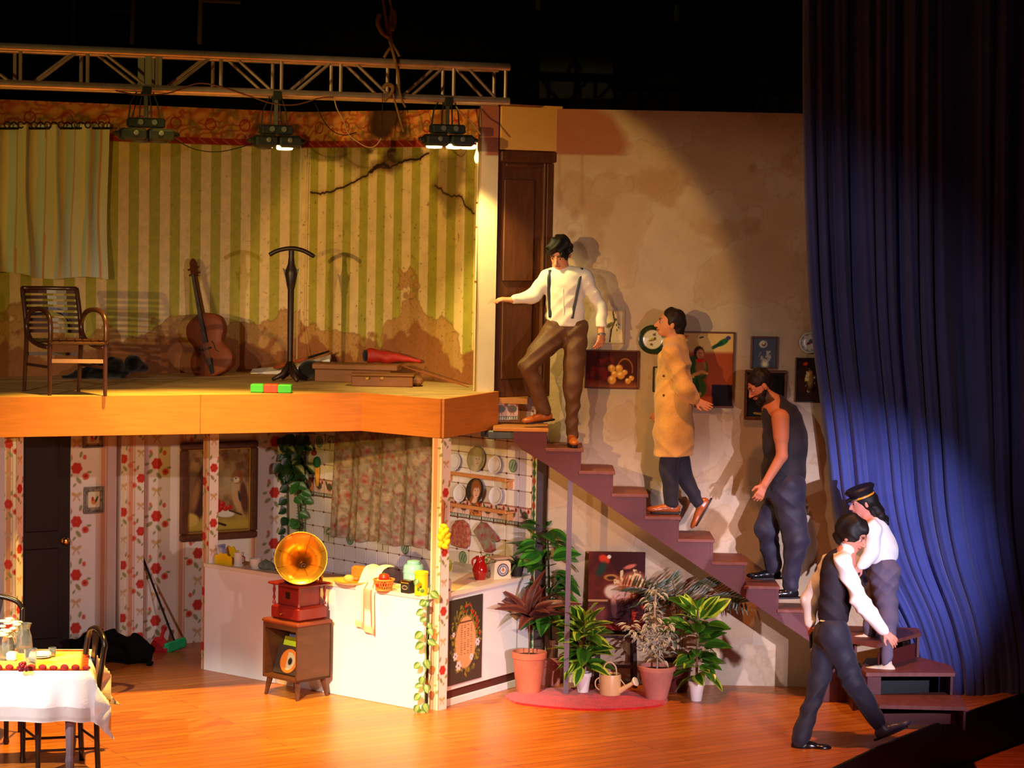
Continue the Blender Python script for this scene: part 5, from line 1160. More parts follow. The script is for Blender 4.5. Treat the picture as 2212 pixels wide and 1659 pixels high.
# lattice in the lower corner with climbing leaves
lat = thing('lattice', CL-PLL.N*-.04, 'green lattice strip with ivy in the lower room corner', 'trellis'); m_lat = M('lattice_green', (90, 120, 84), .7)
lpl = Plane(PLL.P(LLL-.02, 0, .05), V(1, -.25, 0)); lx0, lz1 = lpl.px(636, 1150); lx1 = lpl.px(660, 1050)[0]; 
for k in range(16):
    z = lpl.px(640, 1150)[1]+k*.055
    if z > 2.15: break
    MB().bar(lpl.P(lx0, z), lpl.P(lx1, z+.05), .008, .005).bar(lpl.P(lx1, z), lpl.P(lx0, z+.05), .008, .005).build('lattice_bar', m_lat, lat, kind='stuff')
for x in (lx0, (lx0+lx1)/2, lx1): MB().bar(lpl.P(x, lpl.px(640, 1150)[1]-.05), lpl.P(x, 2.15), .010, .008).build('upright', m_lat, lat)
v1 = thing('ivy', lpl.P(lx0-.05, 1.1, .06), 'dark green ivy hanging beside and over the corner lattice', 'plant')
for x, y in ((622, 1030), (624, 1052), (620, 1078), (618, 1098), (621, 1118), (617, 1142), (619, 1162)): leaf(me_ivyd, at(x, y, CL[1]-.12), (-.8+rnd.random()*.6, -.3, -.3), (0, -1, .3), .10, v1, 'ivy_leaf')
for x, y in ((648, 1040), (640, 1050), (652, 1060), (645, 1068), (636, 1074), (655, 1078), (646, 1108), (640, 1122), (648, 1130), (642, 1046)): leaf(me_ivyg, at(x, y, CL[1]-.14), (rnd.uniform(-1, 1), -.3, -.3), (0, -1, .3), .10, v1, 'ivy_leaf')
for k in range(46): leaf(me_ivyd, at(rnd.uniform(606, 660), rnd.uniform(934, 1000) if k % 3 else rnd.uniform(1000, 1022), CL[1]-.15-rnd.random()*.12), (rnd.uniform(-1, 1), -.4, -.6), (0, -1, .3), rnd.uniform(.09, .13), v1, 'ivy_leaf')
MB().tube([at(640, 940, CL[1]-.14), at(646, 1000, CL[1]-.13), at(642, 1060, CL[1]-.12), at(646, 1130, CL[1]-.12)], .006, 6).tube([at(618, 940, CL[1]-.14), at(622, 1160, CL[1]-.12)], .005, 6).build('stem', m_dkl, v1)
# ================================================================== gramophone on its cabinet
G0 = fl(641, 1516); gl_ = unit(fl(556, 1497)-G0); gr_ = np.cross(gl_, V(0, 0, 1)); gr_ = gr_ if gr_[0] > 0 else -gr_
GL, GR = .42, .37
cab = thing('record_cabinet', G0+gl_*GL/2+gr_*GR/2, 'brown wooden record cabinet on splayed legs before the counter', 'cabinet')
m_cab2 = M('cabinet_wood', (88, 48, 24), .45, var=.2, scale=5, stretch=(1, 1, 5)); m_red = M('mahogany', (126, 28, 20), .28, var=.2, scale=5, spec=.6)
G = lambda a, b, z: G0+gl_*a+gr_*b+V(0, 0, z)
zc0, zc1 = .15, .60
MB().bbox(G(GL/2, .012, (zc0+zc1)/2), (.001, .001, .001)).v
MB().bbox(G(GL/2, GR-.01, (zc0+zc1)/2), (GL, .018, zc1-zc0), U=gl_, b=.003).build('back_panel', m_cab2, cab)
MB().bbox(G(.011, GR/2, (zc0+zc1)/2), (.022, GR, zc1-zc0), U=gl_, b=.003).build('side_panel', m_cab2, cab)
MB().bbox(G(GL-.011, GR/2, (zc0+zc1)/2), (.022, GR, zc1-zc0), U=gl_, b=.003).build('side_panel', m_cab2, cab)
MB().bbox(G(GL/2, GR/2, zc0+.012), (GL, GR, .024), U=gl_, b=.003).build('shelf', m_cab2, cab)
MB().bbox(G(GL/2, .014, zc1-.02), (GL-.04, .024, .04), U=gl_, b=.003).build('rail', m_cab2, cab)
MB().bbox(G(GL/2, GR/2, zc1+.018), (GL+.02, GR+.02, .036), U=gl_, b=.012).build('top', M('cabinet_top', (126, 56, 28), .35, var=.15, scale=5), cab)
for a, b in ((.045, .045), (GL-.045, .045), (.045, GR-.045), (GL-.045, GR-.045)):
    q = G(a, b, zc0); e = G(a+(a-GL/2)*.16, b+(b-GR/2)*.16, 0); MB().tube([e, q], [.014, .026], 8).build('leg', m_cab2, cab)
for k, (c_, lb, w_) in enumerate((((170, 160, 190), 'lavender grey record sleeve at the back of the cabinet', .345), ((190, 196, 30), 'yellow green record sleeve leaning in the cabinet', .295), ((60, 44, 34), 'brown record sleeve with an orange disc picture', .235))):
    m_s = M('sleeve_%d' % k, c_, .5, var=.1); th_ = .10+.06*k
    base = G(.095, .03+.16*(1-k/3), zc0+.03); U_ = gl_; W_ = unit(V(0, 0, 1)+gr_*.30)
    o = MB().bbox(base+U_*(.15+.008*(2-k))+W_*(w_*.5), (.28, .006, w_), U=U_, W=W_, b=.002).build('record_sleeve', m_s); tag(o, lb, 'record', 'record sleeves in the cabinet')
    if k == 2:
        def f_dc(x, y): p = Paint(x, y, (206, 110, 34)); r_ = np.hypot(x, y); p.put((r_ < .07)*(x > -.02)*.9, (190, 176, 140)); p.ell(.02, 0, .025, .03, (40, 30, 26)); return p.C
        disc('sleeve_picture', base+U_*.13+W_*.112-gr_*.008, -np.cross(U_, W_) if np.dot(np.cross(U_, W_), gr_) > 0 else np.cross(U_, W_), (0, 0, 1), .10, f_dc, P_canvas, o, dish=0)
gm = thing('gramophone', G(GL/2, GR/2, zc1+.036), 'red wooden gramophone with a large brass horn', 'gramophone'); z0 = zc1+.036
MB().bbox(G(GL/2-.02, GR/2, z0+.06), (.34, .32, .118), U=gl_, b=.018).build('drawer_box', m_red, gm)
MB().lathe([(.004, 0), (.006, .01), (.012, .018), (.010, .026), (.002, .03)], G(GL/2, GR/2-.16, z0+.055), 12, axis=-gr_).build('drawer_knob', m_brass, gm)
MB().bbox(G(GL/2-.02, GR/2, z0+.20), (.25, .24, .165), U=gl_, b=.004).build('motor_box', m_red, gm)
MB().bbox(G(GL/2-.02, GR/2, z0+.292), (.38, .36, .022), U=gl_, b=.009).build('deck', m_red, gm)
for a in (-.15, .15):
    for b in (-.14, .14): MB().lathe([(.014, 0), (.014, .015), (.007, .03), (.012, .055), (.007, .08), (.013, .12), (.007, .145), (.014, .16)], G(GL/2-.02+a, GR/2+b, z0+.12), 10).build('turned_column', m_red, gm, smooth='auto')
MB().bbox(G(GL/2-.02, GR/2-.123, z0+.20), (.06, .004, .055), U=gl_, b=.001).build('brass_badge', m_brass, gm)
MB().lathe([(.12, 0), (.128, .004), (.128, .022), (.118, .026), (.03, .022), (.001, .022)], G(GL/2-.02, GR/2, z0+.304), 32).build('turntable', M('black_disc', (26, 22, 20), .25), gm, smooth='auto')
hc = at(650, 1206, G0[1]+.06); hax = unit(V(.03, -1, .30)); hu = unit(np.cross(V(0, 0, 1), hax))
prof = [(.018, -.42), (.022, -.36), (.030, -.30), (.042, -.24), (.060, -.18), (.086, -.12), (.122, -.065), (.160, -.025), (.196, -.002), (.212, .004), (.214, -.002), (.196, -.008), (.160, -.031), (.122, -.071), (.086, -.126), (.060, -.186), (.042, -.246), (.022, -.32), (.018, -.42)]
mho = M('polished_brass_horn', (236, 178, 62), .24, metal=.85, spec=.6)
MB().lathe(prof, hc, 64, axis=hax, ref=(1, 0, 0), wave=lambda i, an: 1+(.022*abs(math.sin(4*an))-.012)*max(0, (min(i, 21-i)-4)/6), cap=False).build('horn', mho, gm, smooth='auto')
for k in range(8):
    an = math.pi/8+k*math.pi/4; A_ = unit(V(1, 0, 0)-hax*np.dot(V(1, 0, 0), hax)); B_ = np.cross(hax, A_)
    MB().tube([hc+(A_*math.cos(an)+B_*math.sin(an))*(r_*.985)+hax*(h_+.002) for r_, h_ in prof[4:10]], .0022, 5).build('petal_seam', m_brass, gm)
MB().tube([hc+(A_*math.cos(a)+B_*math.sin(a))*.212+hax*.002 for a in np.linspace(0, 6.283, 49)[:-1]], .005, 6, closed=True).build('rim', mho, gm, smooth=True)
el = hc-hax*.42
MB().tube(smooth_path([el, el+V(.02, .05, -.05), el+V(.04, .04, -.16), G(GL/2-.02-.10, GR/2+.14, z0+.36), G(GL/2-.02-.10, GR/2+.14, z0+.30)]), .016, 10).build('elbow', m_brass, gm, smooth=True)
MB().tube(smooth_path([G(GL/2-.12, GR/2+.13, z0+.36), G(GL/2-.12, GR/2+.02, z0+.38), G(GL/2-.06, GR/2-.04, z0+.34)]), .008, 8).build('tone_arm', m_brass, gm, smooth=True)
# ================================================================== left corner: heap, brooms, table and chairs
heap('fur_heap', [(165, 1420, .09, .04), (200, 1424, .11, .05), (240, 1428, .13, .06), (262, 1428, .09, .02), (285, 1430, .13, .02), (318, 1432, .07, .02), (320, 1438, .045, 0)], M('black_fur', (16, 12, 13), .95, spec=.1, bump=.6, bscale=50), 'shaggy black heap lying on the floor below the floral wall', 'heap', 0.0, amp=.014)
t = thing('broom', fl(376, 1406), 'broom with black handle and bright green brush', 'broom')
hb = fl(376, 1408)+V(0, .02, .09); tpb = at(303, 1190, 1.9)
MB().tube([hb, tpb], .010, 8).build('handle', m_dark, t)
U_ = unit(V(.85, .30, .28)); MB().bbox(hb+V(.0, 0, -.045), (.22, .05, .08), U=U_, b=.012).build('brush_head', M('green_bristle', (30, 170, 100), .6, bump=.5), t)
MB().bbox(hb+V(.0, 0, .0), (.20, .045, .02), U=U_, b=.006).build('head_block', M('green_plastic', (40, 190, 110), .4), t)
t = thing('dustpan', fl(340, 1395), 'blue long handled dustpan leaning on the floral wall', 'dustpan'); db = fl(340, 1392)
mbp = M('blue_plastic', (30, 60, 190), .4)
MB().prism([db+V(-.075, -.02, .0), db+V(.075, -.02, 0), db+V(.05, 0, .10), db+V(.02, 0, .11), db+V(.018, 0, .16), db+V(-.018, 0, .16), db+V(-.02, 0, .11), db+V(-.05, 0, .10)], (0, .05, .01)).build('pan', mbp, t)
MB().tube([db+V(0, .02, .15), at(306, 1215, 1.95)], .008, 7).build('handle', M('pale_handle', (206, 206, 120), .5), t)
t = thing('dustpan', fl(343, 1410), 'small red dustpan lying on the floor by the blue one', 'dustpan'); db = fl(343, 1409)
MB().prism([db+V(-.08, -.03, 0), db+V(.07, -.03, 0), db+V(.085, .05, .03), db+V(.03, .10, .10), db+V(-.05, .10, .10), db+V(-.09, .05, .03)], (.0, .01, .02)).build('pan', M('red_plastic', (190, 34, 40), .4), t)
MB().bar(db+V(.0, .08, .09), db+V(.03, .16, .20), .03, .015).build('handle', M('red_plastic', (190, 34, 40), .4), t)
ZT = .76; TC = fl(196, 1452, ZT); tR = fl(118, 1404, ZT); tu_ = unit(V(-1, -.10, 0)); tn_ = unit(V(-.16, 1, 0)); TLn, TWd = 1.5, .86
tt = thing('dining_table', TC+tu_*TLn/2+tn_*TWd/2, 'dark dining table mostly hidden under a white cloth', 'table')
Tq = lambda a, b, z: TC+tu_*a+tn_*b+V(0, 0, z)
MB().bbox(Tq(TLn/2, TWd/2, -.02), (TLn-.03, TWd-.03, .03), U=tu_).build('tabletop', m_dw, tt)
for a, b, mm in ((.14, .10, M('grey_paint_leg', (120, 104, 116), .6)), (.14, TWd-.10, m_dw), (TLn-.1, .1, m_dw), (TLn-.1, TWd-.1, m_dw)):
    MB().lathe([(.022, -ZT), (.026, -ZT+.05), (.034, -ZT+.12), (.028, -ZT+.16), (.036, -.3), (.036, -.03)], Tq(a, b, 0), 10).build('leg', mm, tt)
# white cloth: top with hanging sides and a pointed corner
def cloth(name, a0, a1, b0, b1, z, drop, mat, label, colf=None, res=.02, pleat=.02):
    A = np.arange(a0-drop, a1+drop+1e-6, res); B = np.arange(b0-drop, b1+drop+1e-6, res); aa, bb = np.meshgrid(A, B, indexing='ij')
    oa = np.maximum(0, a0-aa)+np.maximum(0, aa-a1); ob = np.maximum(0, b0-bb)+np.maximum(0, bb-b1)
    out = np.hypot(oa, ob); ca = np.clip(aa, a0, a1); cb_ = np.clip(bb, b0, b1)
    sa = np.sign(aa-ca); sb = np.sign(bb-cb_); corner = np.minimum(oa, ob)
    dz = np.maximum(oa, ob)+.30*corner; amp = pleat*np.clip(out/.15, 0, 1.5)
    ra = sa*(.02*np.clip(oa/.03, 0, 1)+amp*(.6+np.sin(17*bb+3*np.sin(5*bb)))*(oa > 0)) + sa*corner*.45*(oa > 0)
    rb = sb*(.02*np.clip(ob/.03, 0, 1)+amp*(.6+np.sin(15*aa+3*np.sin(4*aa)))*(ob > 0)) + sb*corner*.45*(ob > 0)
    P = TC+(ca+ra)[..., None]*tu_+(cb_+rb)[..., None]*tn_+np.stack([0*aa, 0*aa, z-dz+.0], -1)
    C = colf(aa, bb, out) if colf else np.tile(slin((238, 234, 240)), aa.shape+(1,))
    nv, nu = aa.shape; idx = np.arange(nv*nu).reshape(nv, nu); F = np.stack([idx[:-1, :-1], idx[1:, :-1], idx[1:, 1:], idx[:-1, 1:]], -1).reshape(-1, 4)
    vs, F2 = solid(P.reshape(-1, 3), V(0, 0, -.003), F); return tag(mkmesh(name, vs, F2, mat, None, True, cols=np.vstack([C.reshape(-1, 3)]*2)), label, 'tablecloth')
def cf(aa, bb, out):
    C = np.tile(slin((240, 238, 244)), aa.shape+(1,)); m = (((aa*30).astype(int)+(bb*30).astype(int)) % 7 == 0)[..., None]*.12; C = C*(1-m)+slin((255, 255, 255))*m; h = ((out > .30) & (out < .335))[..., None]; return C*(1-h*.15)
cloth('tablecloth', 0, TLn, 0, TWd, .004, .34, P_cloth, 'thin white tablecloth hanging in folds over the table', cf)
def rf(aa, bb, out):
    n = fbm(aa, bb, 12, 4, 3); C = Paint(aa, bb, (236, 196, 90)); C.put(np.clip((n-.5)*6, 0, 1)*.6, (240, 222, 150)); e = np.minimum(np.minimum(aa-.01, bb-.02), TWd-.06-bb)
    C.put(np.clip((.075-e)/.02, 0, 1), (206, 80, 20)); C.put(np.clip((.05-e)/.02, 0, 1)*(np.sin(60*(aa+bb)) > .3), (130, 30, 34)); return slin(C.C)
cloth('table_runner', .02, TLn-.02, .03, TWd-.05, .010, .0, P_cloth, 'orange bordered table runner with a yellow centre', rf)
sd = SDF()
for k in range(16):
    a_ = .03+k*.075; sd.ell(Tq(a_, .05+.012*math.sin(k*2.1), .022), np.eye(3), (.03, .022, .016+.006*(k % 3)), .01)
fr_ = thing('ruffle_trim', Tq(.6, .05, .008), 'dark red ruffled flower trim along the runner edge', 'trim'); sdfobj('ruffle', sd, .007, M('red_ruffle', (150, 34, 30), .8, var=.3, scale=30), fr_)
for dx, dy in ((0, 0), (.05, .01), (.02, .03)):
    pass
c = fl(48, 1452, ZT+.012); t = thing('strawberry_cluster', c, 'dark red ball of berries at the near edge of the table', 'berries')
for k in range(12): a_ = k*2.4; MB().sph(c+V(.028*math.cos(a_)*(k % 3)/2*1.0, .02*math.sin(a_), .02+.035*(k % 4)/3), .018, 8, 6).build('berry', M('berry_red', (130, 20, 34), .4), t, smooth=True)
# flowers, jug and glasses
m_gl = M('clear_glass', (225, 235, 235), .04, trans=.92, spec=.5); m_pet = M('white_petal', (246, 242, 214), .7, var=.04)
c = fl(18, 1408, ZT+.012); t = thing('flower_vase', c, 'glass vase full of white flowers on the dining table', 'vase')
MB().lathe([(.04, 0), (.05, .03), (.045, .09), (.035, .12)], c, 16).build('vase_body', m_gl, t, smooth='auto')
for k in range(26):
    u_ = rnd.uniform(0, 6.28); rr = rnd.uniform(0, .11); q = c+V(rr*math.cos(u_), rr*math.sin(u_)*.8, .13+rnd.uniform(-.02, .085)*(1.3-rr*5)); b = MB()
    for j in range(6):
        d = V(math.cos(j*1.047), math.sin(j*1.047), .35); b.sph(q+d*.016, .014, 6, 4, (1, 1, .6))
    b.sph(q+V(0, 0, .006), .008, 6, 4); b.build('flower', m_pet, t, smooth=True)
def glass(x, y, r, h, label, nm='drinking_glass', prof=None):
    c = fl(x, y, ZT+.012); t = thing(nm, c, label, 'glass' if nm != 'water_jug' else 'jug')
    MB().lathe(prof or [(r*.8, 0), (r*.85, h*.06), (r, h), (r*.94, h), (r*.78, h*.1), (.001, h*.08)], c, 18).build('glass_body', m_gl, t, smooth='auto'); return t
glass(52, 1408, .05, .20, 'clear curved water jug beside the flowers', 'water_jug', [(.05, 0), (.062, .04), (.055, .11), (.04, .16), (.05, .20), (.055, .205), (.046, .198), (.035, .16), (.05, .11), (.055, .04), (.001, .01)])
glass(66, 1441, .045, .13, 'large clear glass at the front of the table'); glass(113, 1418, .028, .065, 'small clear glass near the far table corner'); glass(8, 1425, .04, .11, 'clear glass half out of the frame at the left')
c = fl(86, 1420, ZT+.012); t = thing('folded_napkin', c, 'folded white napkin on a dish by the small glass', 'napkin')
MB().lathe([(.05, 0), (.085, .012), (.08, .014), (.05, .006), (.001, .006)], c, 20).build('dish', m_wg, t, smooth='auto'); MB().bbox(c+V(0, 0, .028), (.16, .09, .03), U=unit(V(1, .2, 0)), b=.012).build('linen', m_whitep, t)
tag(MB().bbox(fl(26, 1426, ZT+.012)+V(0, 0, .03), (.07, .07, .06), b=.01).build('sugar_box', m_whitep), 'small white box on the table before the flowers', 'box')
# black chairs
m_blkw = M('black_lacquer', (30, 17, 15), .3, var=.2, spec=.6)
def chair(Rf, wv, dv, hh, label):
    t = thing('dining_chair', Rf+wv*.5+dv*.5, label, 'chair', 'black chairs round the dining table'); q = lambda s, d, z: Rf+wv*s+dv*d+V(0, 0, z)
    for s_ in (0, 1):
        MB().tube(smooth_path([q(s_, 0, 0), q(s_, .03, .45), q(s_, -.06, .80), q(s_, -.10, hh-.06)]), [.020]*16, 8).build('rear_post', m_blkw, t, smooth=True)
        MB().lathe([(.016, 0), (.024, .02), (.018, .05), (.02, .2), (.026, .42)], q(s_, 1, 0), 10).build('leg', m_blkw, t, smooth='auto')
        MB().tube([q(s_, 0, .17), q(s_, 1, .17)], .010, 7).build('stretcher', m_blkw, t)
    for d_, z_ in ((0, .22), (1, .25)): MB().tube([q(0, d_, z_), q(1, d_, z_)], .010, 7).build('stretcher', m_blkw, t)
    MB().tube(smooth_path([q(0, -.10, hh-.07), q(.12, -.10, hh-.01), q(.5, -.11, hh+.025), q(.88, -.10, hh-.01), q(1, -.10, hh-.07)]), .020, 8).build('crest_rail', m_blkw, t, smooth=True)
    MB().prism([q(.34, -.10, hh), q(.66, -.10, hh), q(.60, -.085, hh-.12), q(.63, -.05, hh-.25), q(.60, 0, .50), q(.40, 0, .50), q(.37, -.05, hh-.25), q(.40, -.085, hh-.12)], unit(dv)*.014).build('back_splat', m_blkw, t)
    MB().bbox(q(.5, .5, .445), (float(np.linalg.norm(wv))+.03, float(np.linalg.norm(dv))+.03, .035), U=unit(wv), b=.012).build('seat', m_blkw, t)
Rf = fl(212, 1668); chair(Rf, V(-.18, .37, 0), V(-.40, -.12, 0), .96, 'black wooden chair with arched back at the right end of the table')
Rb = at(24, 1500, -2.1); Rb = V(Rb[0], -1.75, 0); chair(Rb, V(-.42, 0, 0), V(-.02, -.42, 0), 1.0, 'black chair behind the table at the left edge of the frame')
# ================================================================== stairs
m_st = M('oxblood_paint', (92, 34, 32), .5, var=.15, scale=5, stretch=(1, 1, 3), bump=.06); m_tr = M('worn_tread', (120, 64, 54), .55, var=.2, scale=6, stretch=(4, 1, 1))
m_tr2 = M('plywood_tread', (190, 124, 62), .6, var=.15, stretch=(1, 8, 1))
stairs = thing('staircase', V(1.4, .2, 0), 'dark red wooden staircase running down across the plaster wall', 'staircase')
SX = [(-.149, .306, 2.215), (.283, .597, 2.055), (.560, .860, 1.873), (.832, 1.135, 1.691), (1.107, 1.408, 1.510), (1.381, 1.690, 1.328), (1.666, 1.962, 1.145), (1.938, 2.235, .950), (2.215, 2.52, .760), (2.49, 2.79, .580)]
SD = [.52]*7+[.42, .34, .34]
for i, (x0, x1, z) in enumerate(SX):
    d = SD[i]; mm = m_tr2 if i == 0 else m_tr
    MB().bbox(V((x0+x1)/2, d/2, z-.014), (x1-x0, d+.01, .028), b=.004).build('tread', mm, stairs)
    z2 = SX[i+1][2] if i+1 < len(SX) else .39
    MB().bbox(V(x1-.028, d/2, (z-.028+z2)/2), (.018, d-.01, z-.028-z2), b=.002).build('riser', m_st, stairs)
# outer side board: stepped on top, straight along the bottom
bl0, bl1 = at(1108, 955, 0), at(1770, 1400, 0); sl = (bl1[2]-bl0[2])/(bl1[0]-bl0[0]); zb_ = lambda x: max(0.0, bl0[2]+(x-bl0[0])*sl)
for i, (x0, x1, z) in enumerate(SX):
    xa = x0+.012 if i else .02; xb = (SX[i+1][0]+.012) if i+1 < len(SX) else x1-.02
    pts = [V(xa, .006, zb_(xa)), V(xb, .006, zb_(xb)), V(xb, .006, z-.028), V(xa, .006, z-.028)]
    if i == 0: pts = [V(.02, .006, 2.10), V(.02+.06, .006, zb_(.10)+.0), V(xb, .006, zb_(xb)), V(xb, .006, z-.028), V(.02, .006, z-.028)]
    MB().prism(pts, (0, .022, 0)).build('side_board', m_st, stairs)
    if i: 
        MB().prism([p+V(0, .30 if i > 6 else .44, 0) for p in pts], (0, .02, 0)).build('inner_string', m_st, stairs)
# winder steps at the foot
def winder(poly, z, th=.03, lab=None):
    return MB().prism([V(x, y, z-th) for x, y in poly], (0, 0, th)).build('tread', m_tr, stairs)
PA = [(2.49, -.03), (2.79, .00), (2.80, .30), (3.42, .26), (3.41, .02), (2.955, -.58), (2.80, -.40)]
PB = [(2.86, -.70), (3.58, -.63), (3.60, -.30), (3.40, .06), (2.95, -.05), (2.84, -.55)]
PC = [(2.92, -1.05), (3.60, -1.07), (3.64, -.45), (2.90, -.62)]
winder(PA, .585); winder(PB, .378); winder(PC, .192)
def vboard(a, b, z0, z1, th=.02): MB().prism([V(a[0], a[1], z0), V(b[0], b[1], z0), V(b[0], b[1], z1), V(a[0], a[1], z1)], (0, th, 0) if abs(b[0]-a[0]) > .1 else (th, 0, 0)).build('side_board', m_st, stairs)
vboard((3.38, .03), (3.40, .25), .0, .555); vboard((2.98, -.50), (3.36, -.0), .378, .50); vboard((2.50, -.015), (2.80, -.02), 0, .555); vboard((2.81, -.36), (2.81, -.0), 0, .555)
vboard((2.875, -.68), (2.875, -.10), 0, .348); vboard((3.55, -.60), (3.55, -.1), 0, .348); vboard((2.90, -.64), (2.97, -.635), 0, .348)
vboard((2.90, -1.0), (2.90, -.65), 0, .162); vboard((3.58, -1.03), (3.58, -.5), 0, .162); vboard((2.92, -.90), (3.56, -.80), .0, .09)
MB().box(V(3.22, -.18, .2), (.62, .03, .33)).build('back_board', m_black, stairs); MB().box(V(3.24, -.70, .075), (.64, .03, .15)).build('back_board', m_black, stairs)
MB().bbox(V(2.69, -.012, .22), (.30, .03, .44), b=.004).build('side_board', m_st, stairs)
struct(panel('trim_10', Plane(V(-.14, .36, 2.24), V(1, .25, 0)), 0, 0, .20, .17, .006, lambda X, Y: f_rooster(1, False)((X % .1)-.05, Y), m_green, thick=.01))
pole_b = fl(1222, 1503); zt_ = zb_(pole_b[0]+.02)+.05
tag(MB().bar(pole_b+V(0, .012, 0), V(pole_b[0]+.0, .035, zt_), .042, .03).bbox(pole_b+V(0, .012, .004), (.10, .06, .008)).build('support_post', M('grey_steel_post', (110, 92, 100), .5, metal=.3)), 'grey steel post propping the stairs among the potted plants', 'post')
# ================================================================== blue stage curtain
ctn = thing('stage_curtain', V(3.3, .6, 0), 'tall blue velvet stage curtain hanging in folds at the right', 'curtain')
m_vel = M('blue_velvet', (70, 82, 156), .8, spec=.15, sheen=.3, var=.12, scale=3, bump=.12, bscale=120)
def xl(z):      # left edge, drawn aside near the bottom
    pts = [(0, 1985, 1500), (.1, 1975, 1470), (.45, 1972, 1370), (.8, 1900, 1300), (1.4, 1818, 1130), (2.2, 1790, 930), (3.1, 1752, 690), (4.0, 1736, 450), (4.9, 1724, 235), (6.2, 1715, -60)]
    zz = [p_[0] for p_ in pts]; xx = [(p_[1]-1106)/5300*20.47 for p_ in pts]
    return float(np.mean([np.interp(z+q, zz, xx) for q in np.linspace(-.35, .35, 9)]))-.04
nz, nx = 90, 420; zz = np.linspace(6.2, .0, nz); uu = np.linspace(0, 1, nx); P_ = np.zeros((nz, nx, 3))
rr_ = random.Random(11); ph_ = np.cumsum([0]+[rr_.uniform(.75, 1.3) for _ in range(nx)]); ph_ = ph_/ph_[-1]
warp = np.interp(uu, np.linspace(0, 1, 34), np.cumsum([0]+[rr_.uniform(.2, 1.8) for _ in range(33)]) / 33)
for j, z in enumerate(zz):
    x0 = float(xl(z))+.012; x1 = 4.95; g = uu**(1.12); x = x0+(x1-x0)*g
    low = np.clip((2.6-z)/2.6, 0, 1)
    ph = 2*np.pi*17*warp+.22*np.sin(1.3*z+6*uu)*low
    amp = (.068+.020*np.sin(17*uu+1))*(1-.2*low)
    s_ = np.sin(ph); y = .44+.30*np.clip(g-.42, 0, 1)+amp*.8*np.sign(s_)*np.abs(s_)**.7-amp*.2+.010*np.sin(3.3*ph+z*1.4)
    y += .05*np.sin(2*np.pi*(2.3*uu+.12*z))*low*.5
    P_[j, :, 0] = x+.02*np.cos(ph); P_[j, :, 1] = y; P_[j, :, 2] = z+(.35*np.clip(.16-uu, 0, 1)/.16*np.clip((.9-z)/.9, 0, 1))
idx = np.arange(nz*nx).reshape(nz, nx); Fq = np.stack([idx[:-1, :-1], idx[1:, :-1], idx[1:, 1:], idx[:-1, 1:]], -1).reshape(-1, 4)
vs, Fq2 = solid(P_.reshape(-1, 3), V(0, .006, 0), Fq)
mkmesh('curtain_cloth', vs, Fq2, m_vel, ctn, True)
tag(MB().bbox(V(4.16, -.9, 3.37), (.30, .30, .66), b=.015).bbox(V(4.16, -1.06, 3.37), (.26, .02, .60)).build('loudspeaker', M('speaker_grille', (34, 34, 38), .7, bump=.4)), 'dark loudspeaker hanging at the right edge before the curtain', 'loudspeaker')
# ================================================================== pictures on the plaster wall
m_thinb = M('thin_brown_frame', (96, 52, 26), .4, var=.2); m_thinc = M('cream_frame', (206, 184, 130), .5); m_blkf = M('dark_frame', (40, 30, 26), .4)
def f_bot(X, Y, a, b):
    p = Paint(X, Y, (222, 206, 158)); p.line([(-.1*a, -.9*b), (.0*a, -.2*b), (.25*a, .3*b), (.1*a, .9*b)], .006, (70, 54, 30)); p.ell(-.1*a, .1*b, .34*a, .12*b, (110, 104, 62), .6, .2); p.ell(.3*a, .42*b, .13*a, .08*b, (86, 90, 56), .2)
    for x, y in ((.4, .1), (.55, -.05), (.45, -.2), (.6, .15)): p.ell(x*a, y*b, .10*a, .035*b, (60, 84, 40), x*4)
    return p.C
framed('bird_print', BW, 1292, 670, 1349, 741, f_bot, .008, m_thinc, 'cream print of a bird on a twig above the fruit painting', 'picture')
def f_fruit(X, Y, a, b):
    p = Paint(X, Y, (66, 26, 18)); p.put(np.clip((fbm(X, Y, 14, 3, 4)-.5)*5, 0, 1)*.8*(X < .1*a), (130, 34, 24)); p.rect(-9, -9, 9, -.72*b, (150, 80, 46), soft=.06)
    t = np.abs(np.hypot((X-.5*a)/(.28*a), (Y+.0*b)/(.55*b))-1); p.put(np.clip((.10-t)/.06, 0, 1)*(Y > -.2*b)*.8, (170, 110, 40))
    for x, y, r_ in ((.0, .05, .13), (.28, .05, .13), (.12, -.25, .12), (.35, -.3, .14), (.02, -.55, .15), (.62, -.6, .10), (.75, -.45, .09), (.5, -.15, .09)): p.ell(x*a, y*b, r_*a*1.05, r_*a*1.05, (206, 140, 50), 0, .15); p.ell(x*a-.01, y*b+.012, r_*a*.5, r_*a*.4, (240, 200, 110), .3, .6)
    return p.C
framed('fruit_painting', BW, 1262, 757, 1380, 838, f_fruit, .012, m_thinb, 'dark framed still life of yellow fruit and a basket', 'painting')
def plate_w(x, y, r, f, label): u, v = BW.px(x, y); return tag(disc('wall_plate', BW.P(u, v, .035), (0, -1, .08), (0, 0, 1), r, f, P_gloss), label, 'plate')
def f_gp(x, y):
    r_ = np.hypot(x, y); p = Paint(x, y, (232, 228, 214)); p.put(np.clip((r_-.075)/.003, 0, 1), (30, 54, 30)); p.ell(.0, .0, .030, .010, (196, 176, 60), .4); p.ell(.02, .01, .008, .008, (60, 60, 50)); p.line([(-.03, -.012), (.03, .0)], .003, (70, 64, 40))
    for a in (1.2, 4.4): p.ell(.035*math.cos(a), .045*math.sin(a), .012, .01, (110, 110, 80)); p.ell(.035*math.cos(a)+.01, .045*math.sin(a), .006, .012, (120, 80, 60))
    return p.C
plate_w(1409, 733, .122, f_gp, 'round plate with a dark green rim and a little bird')
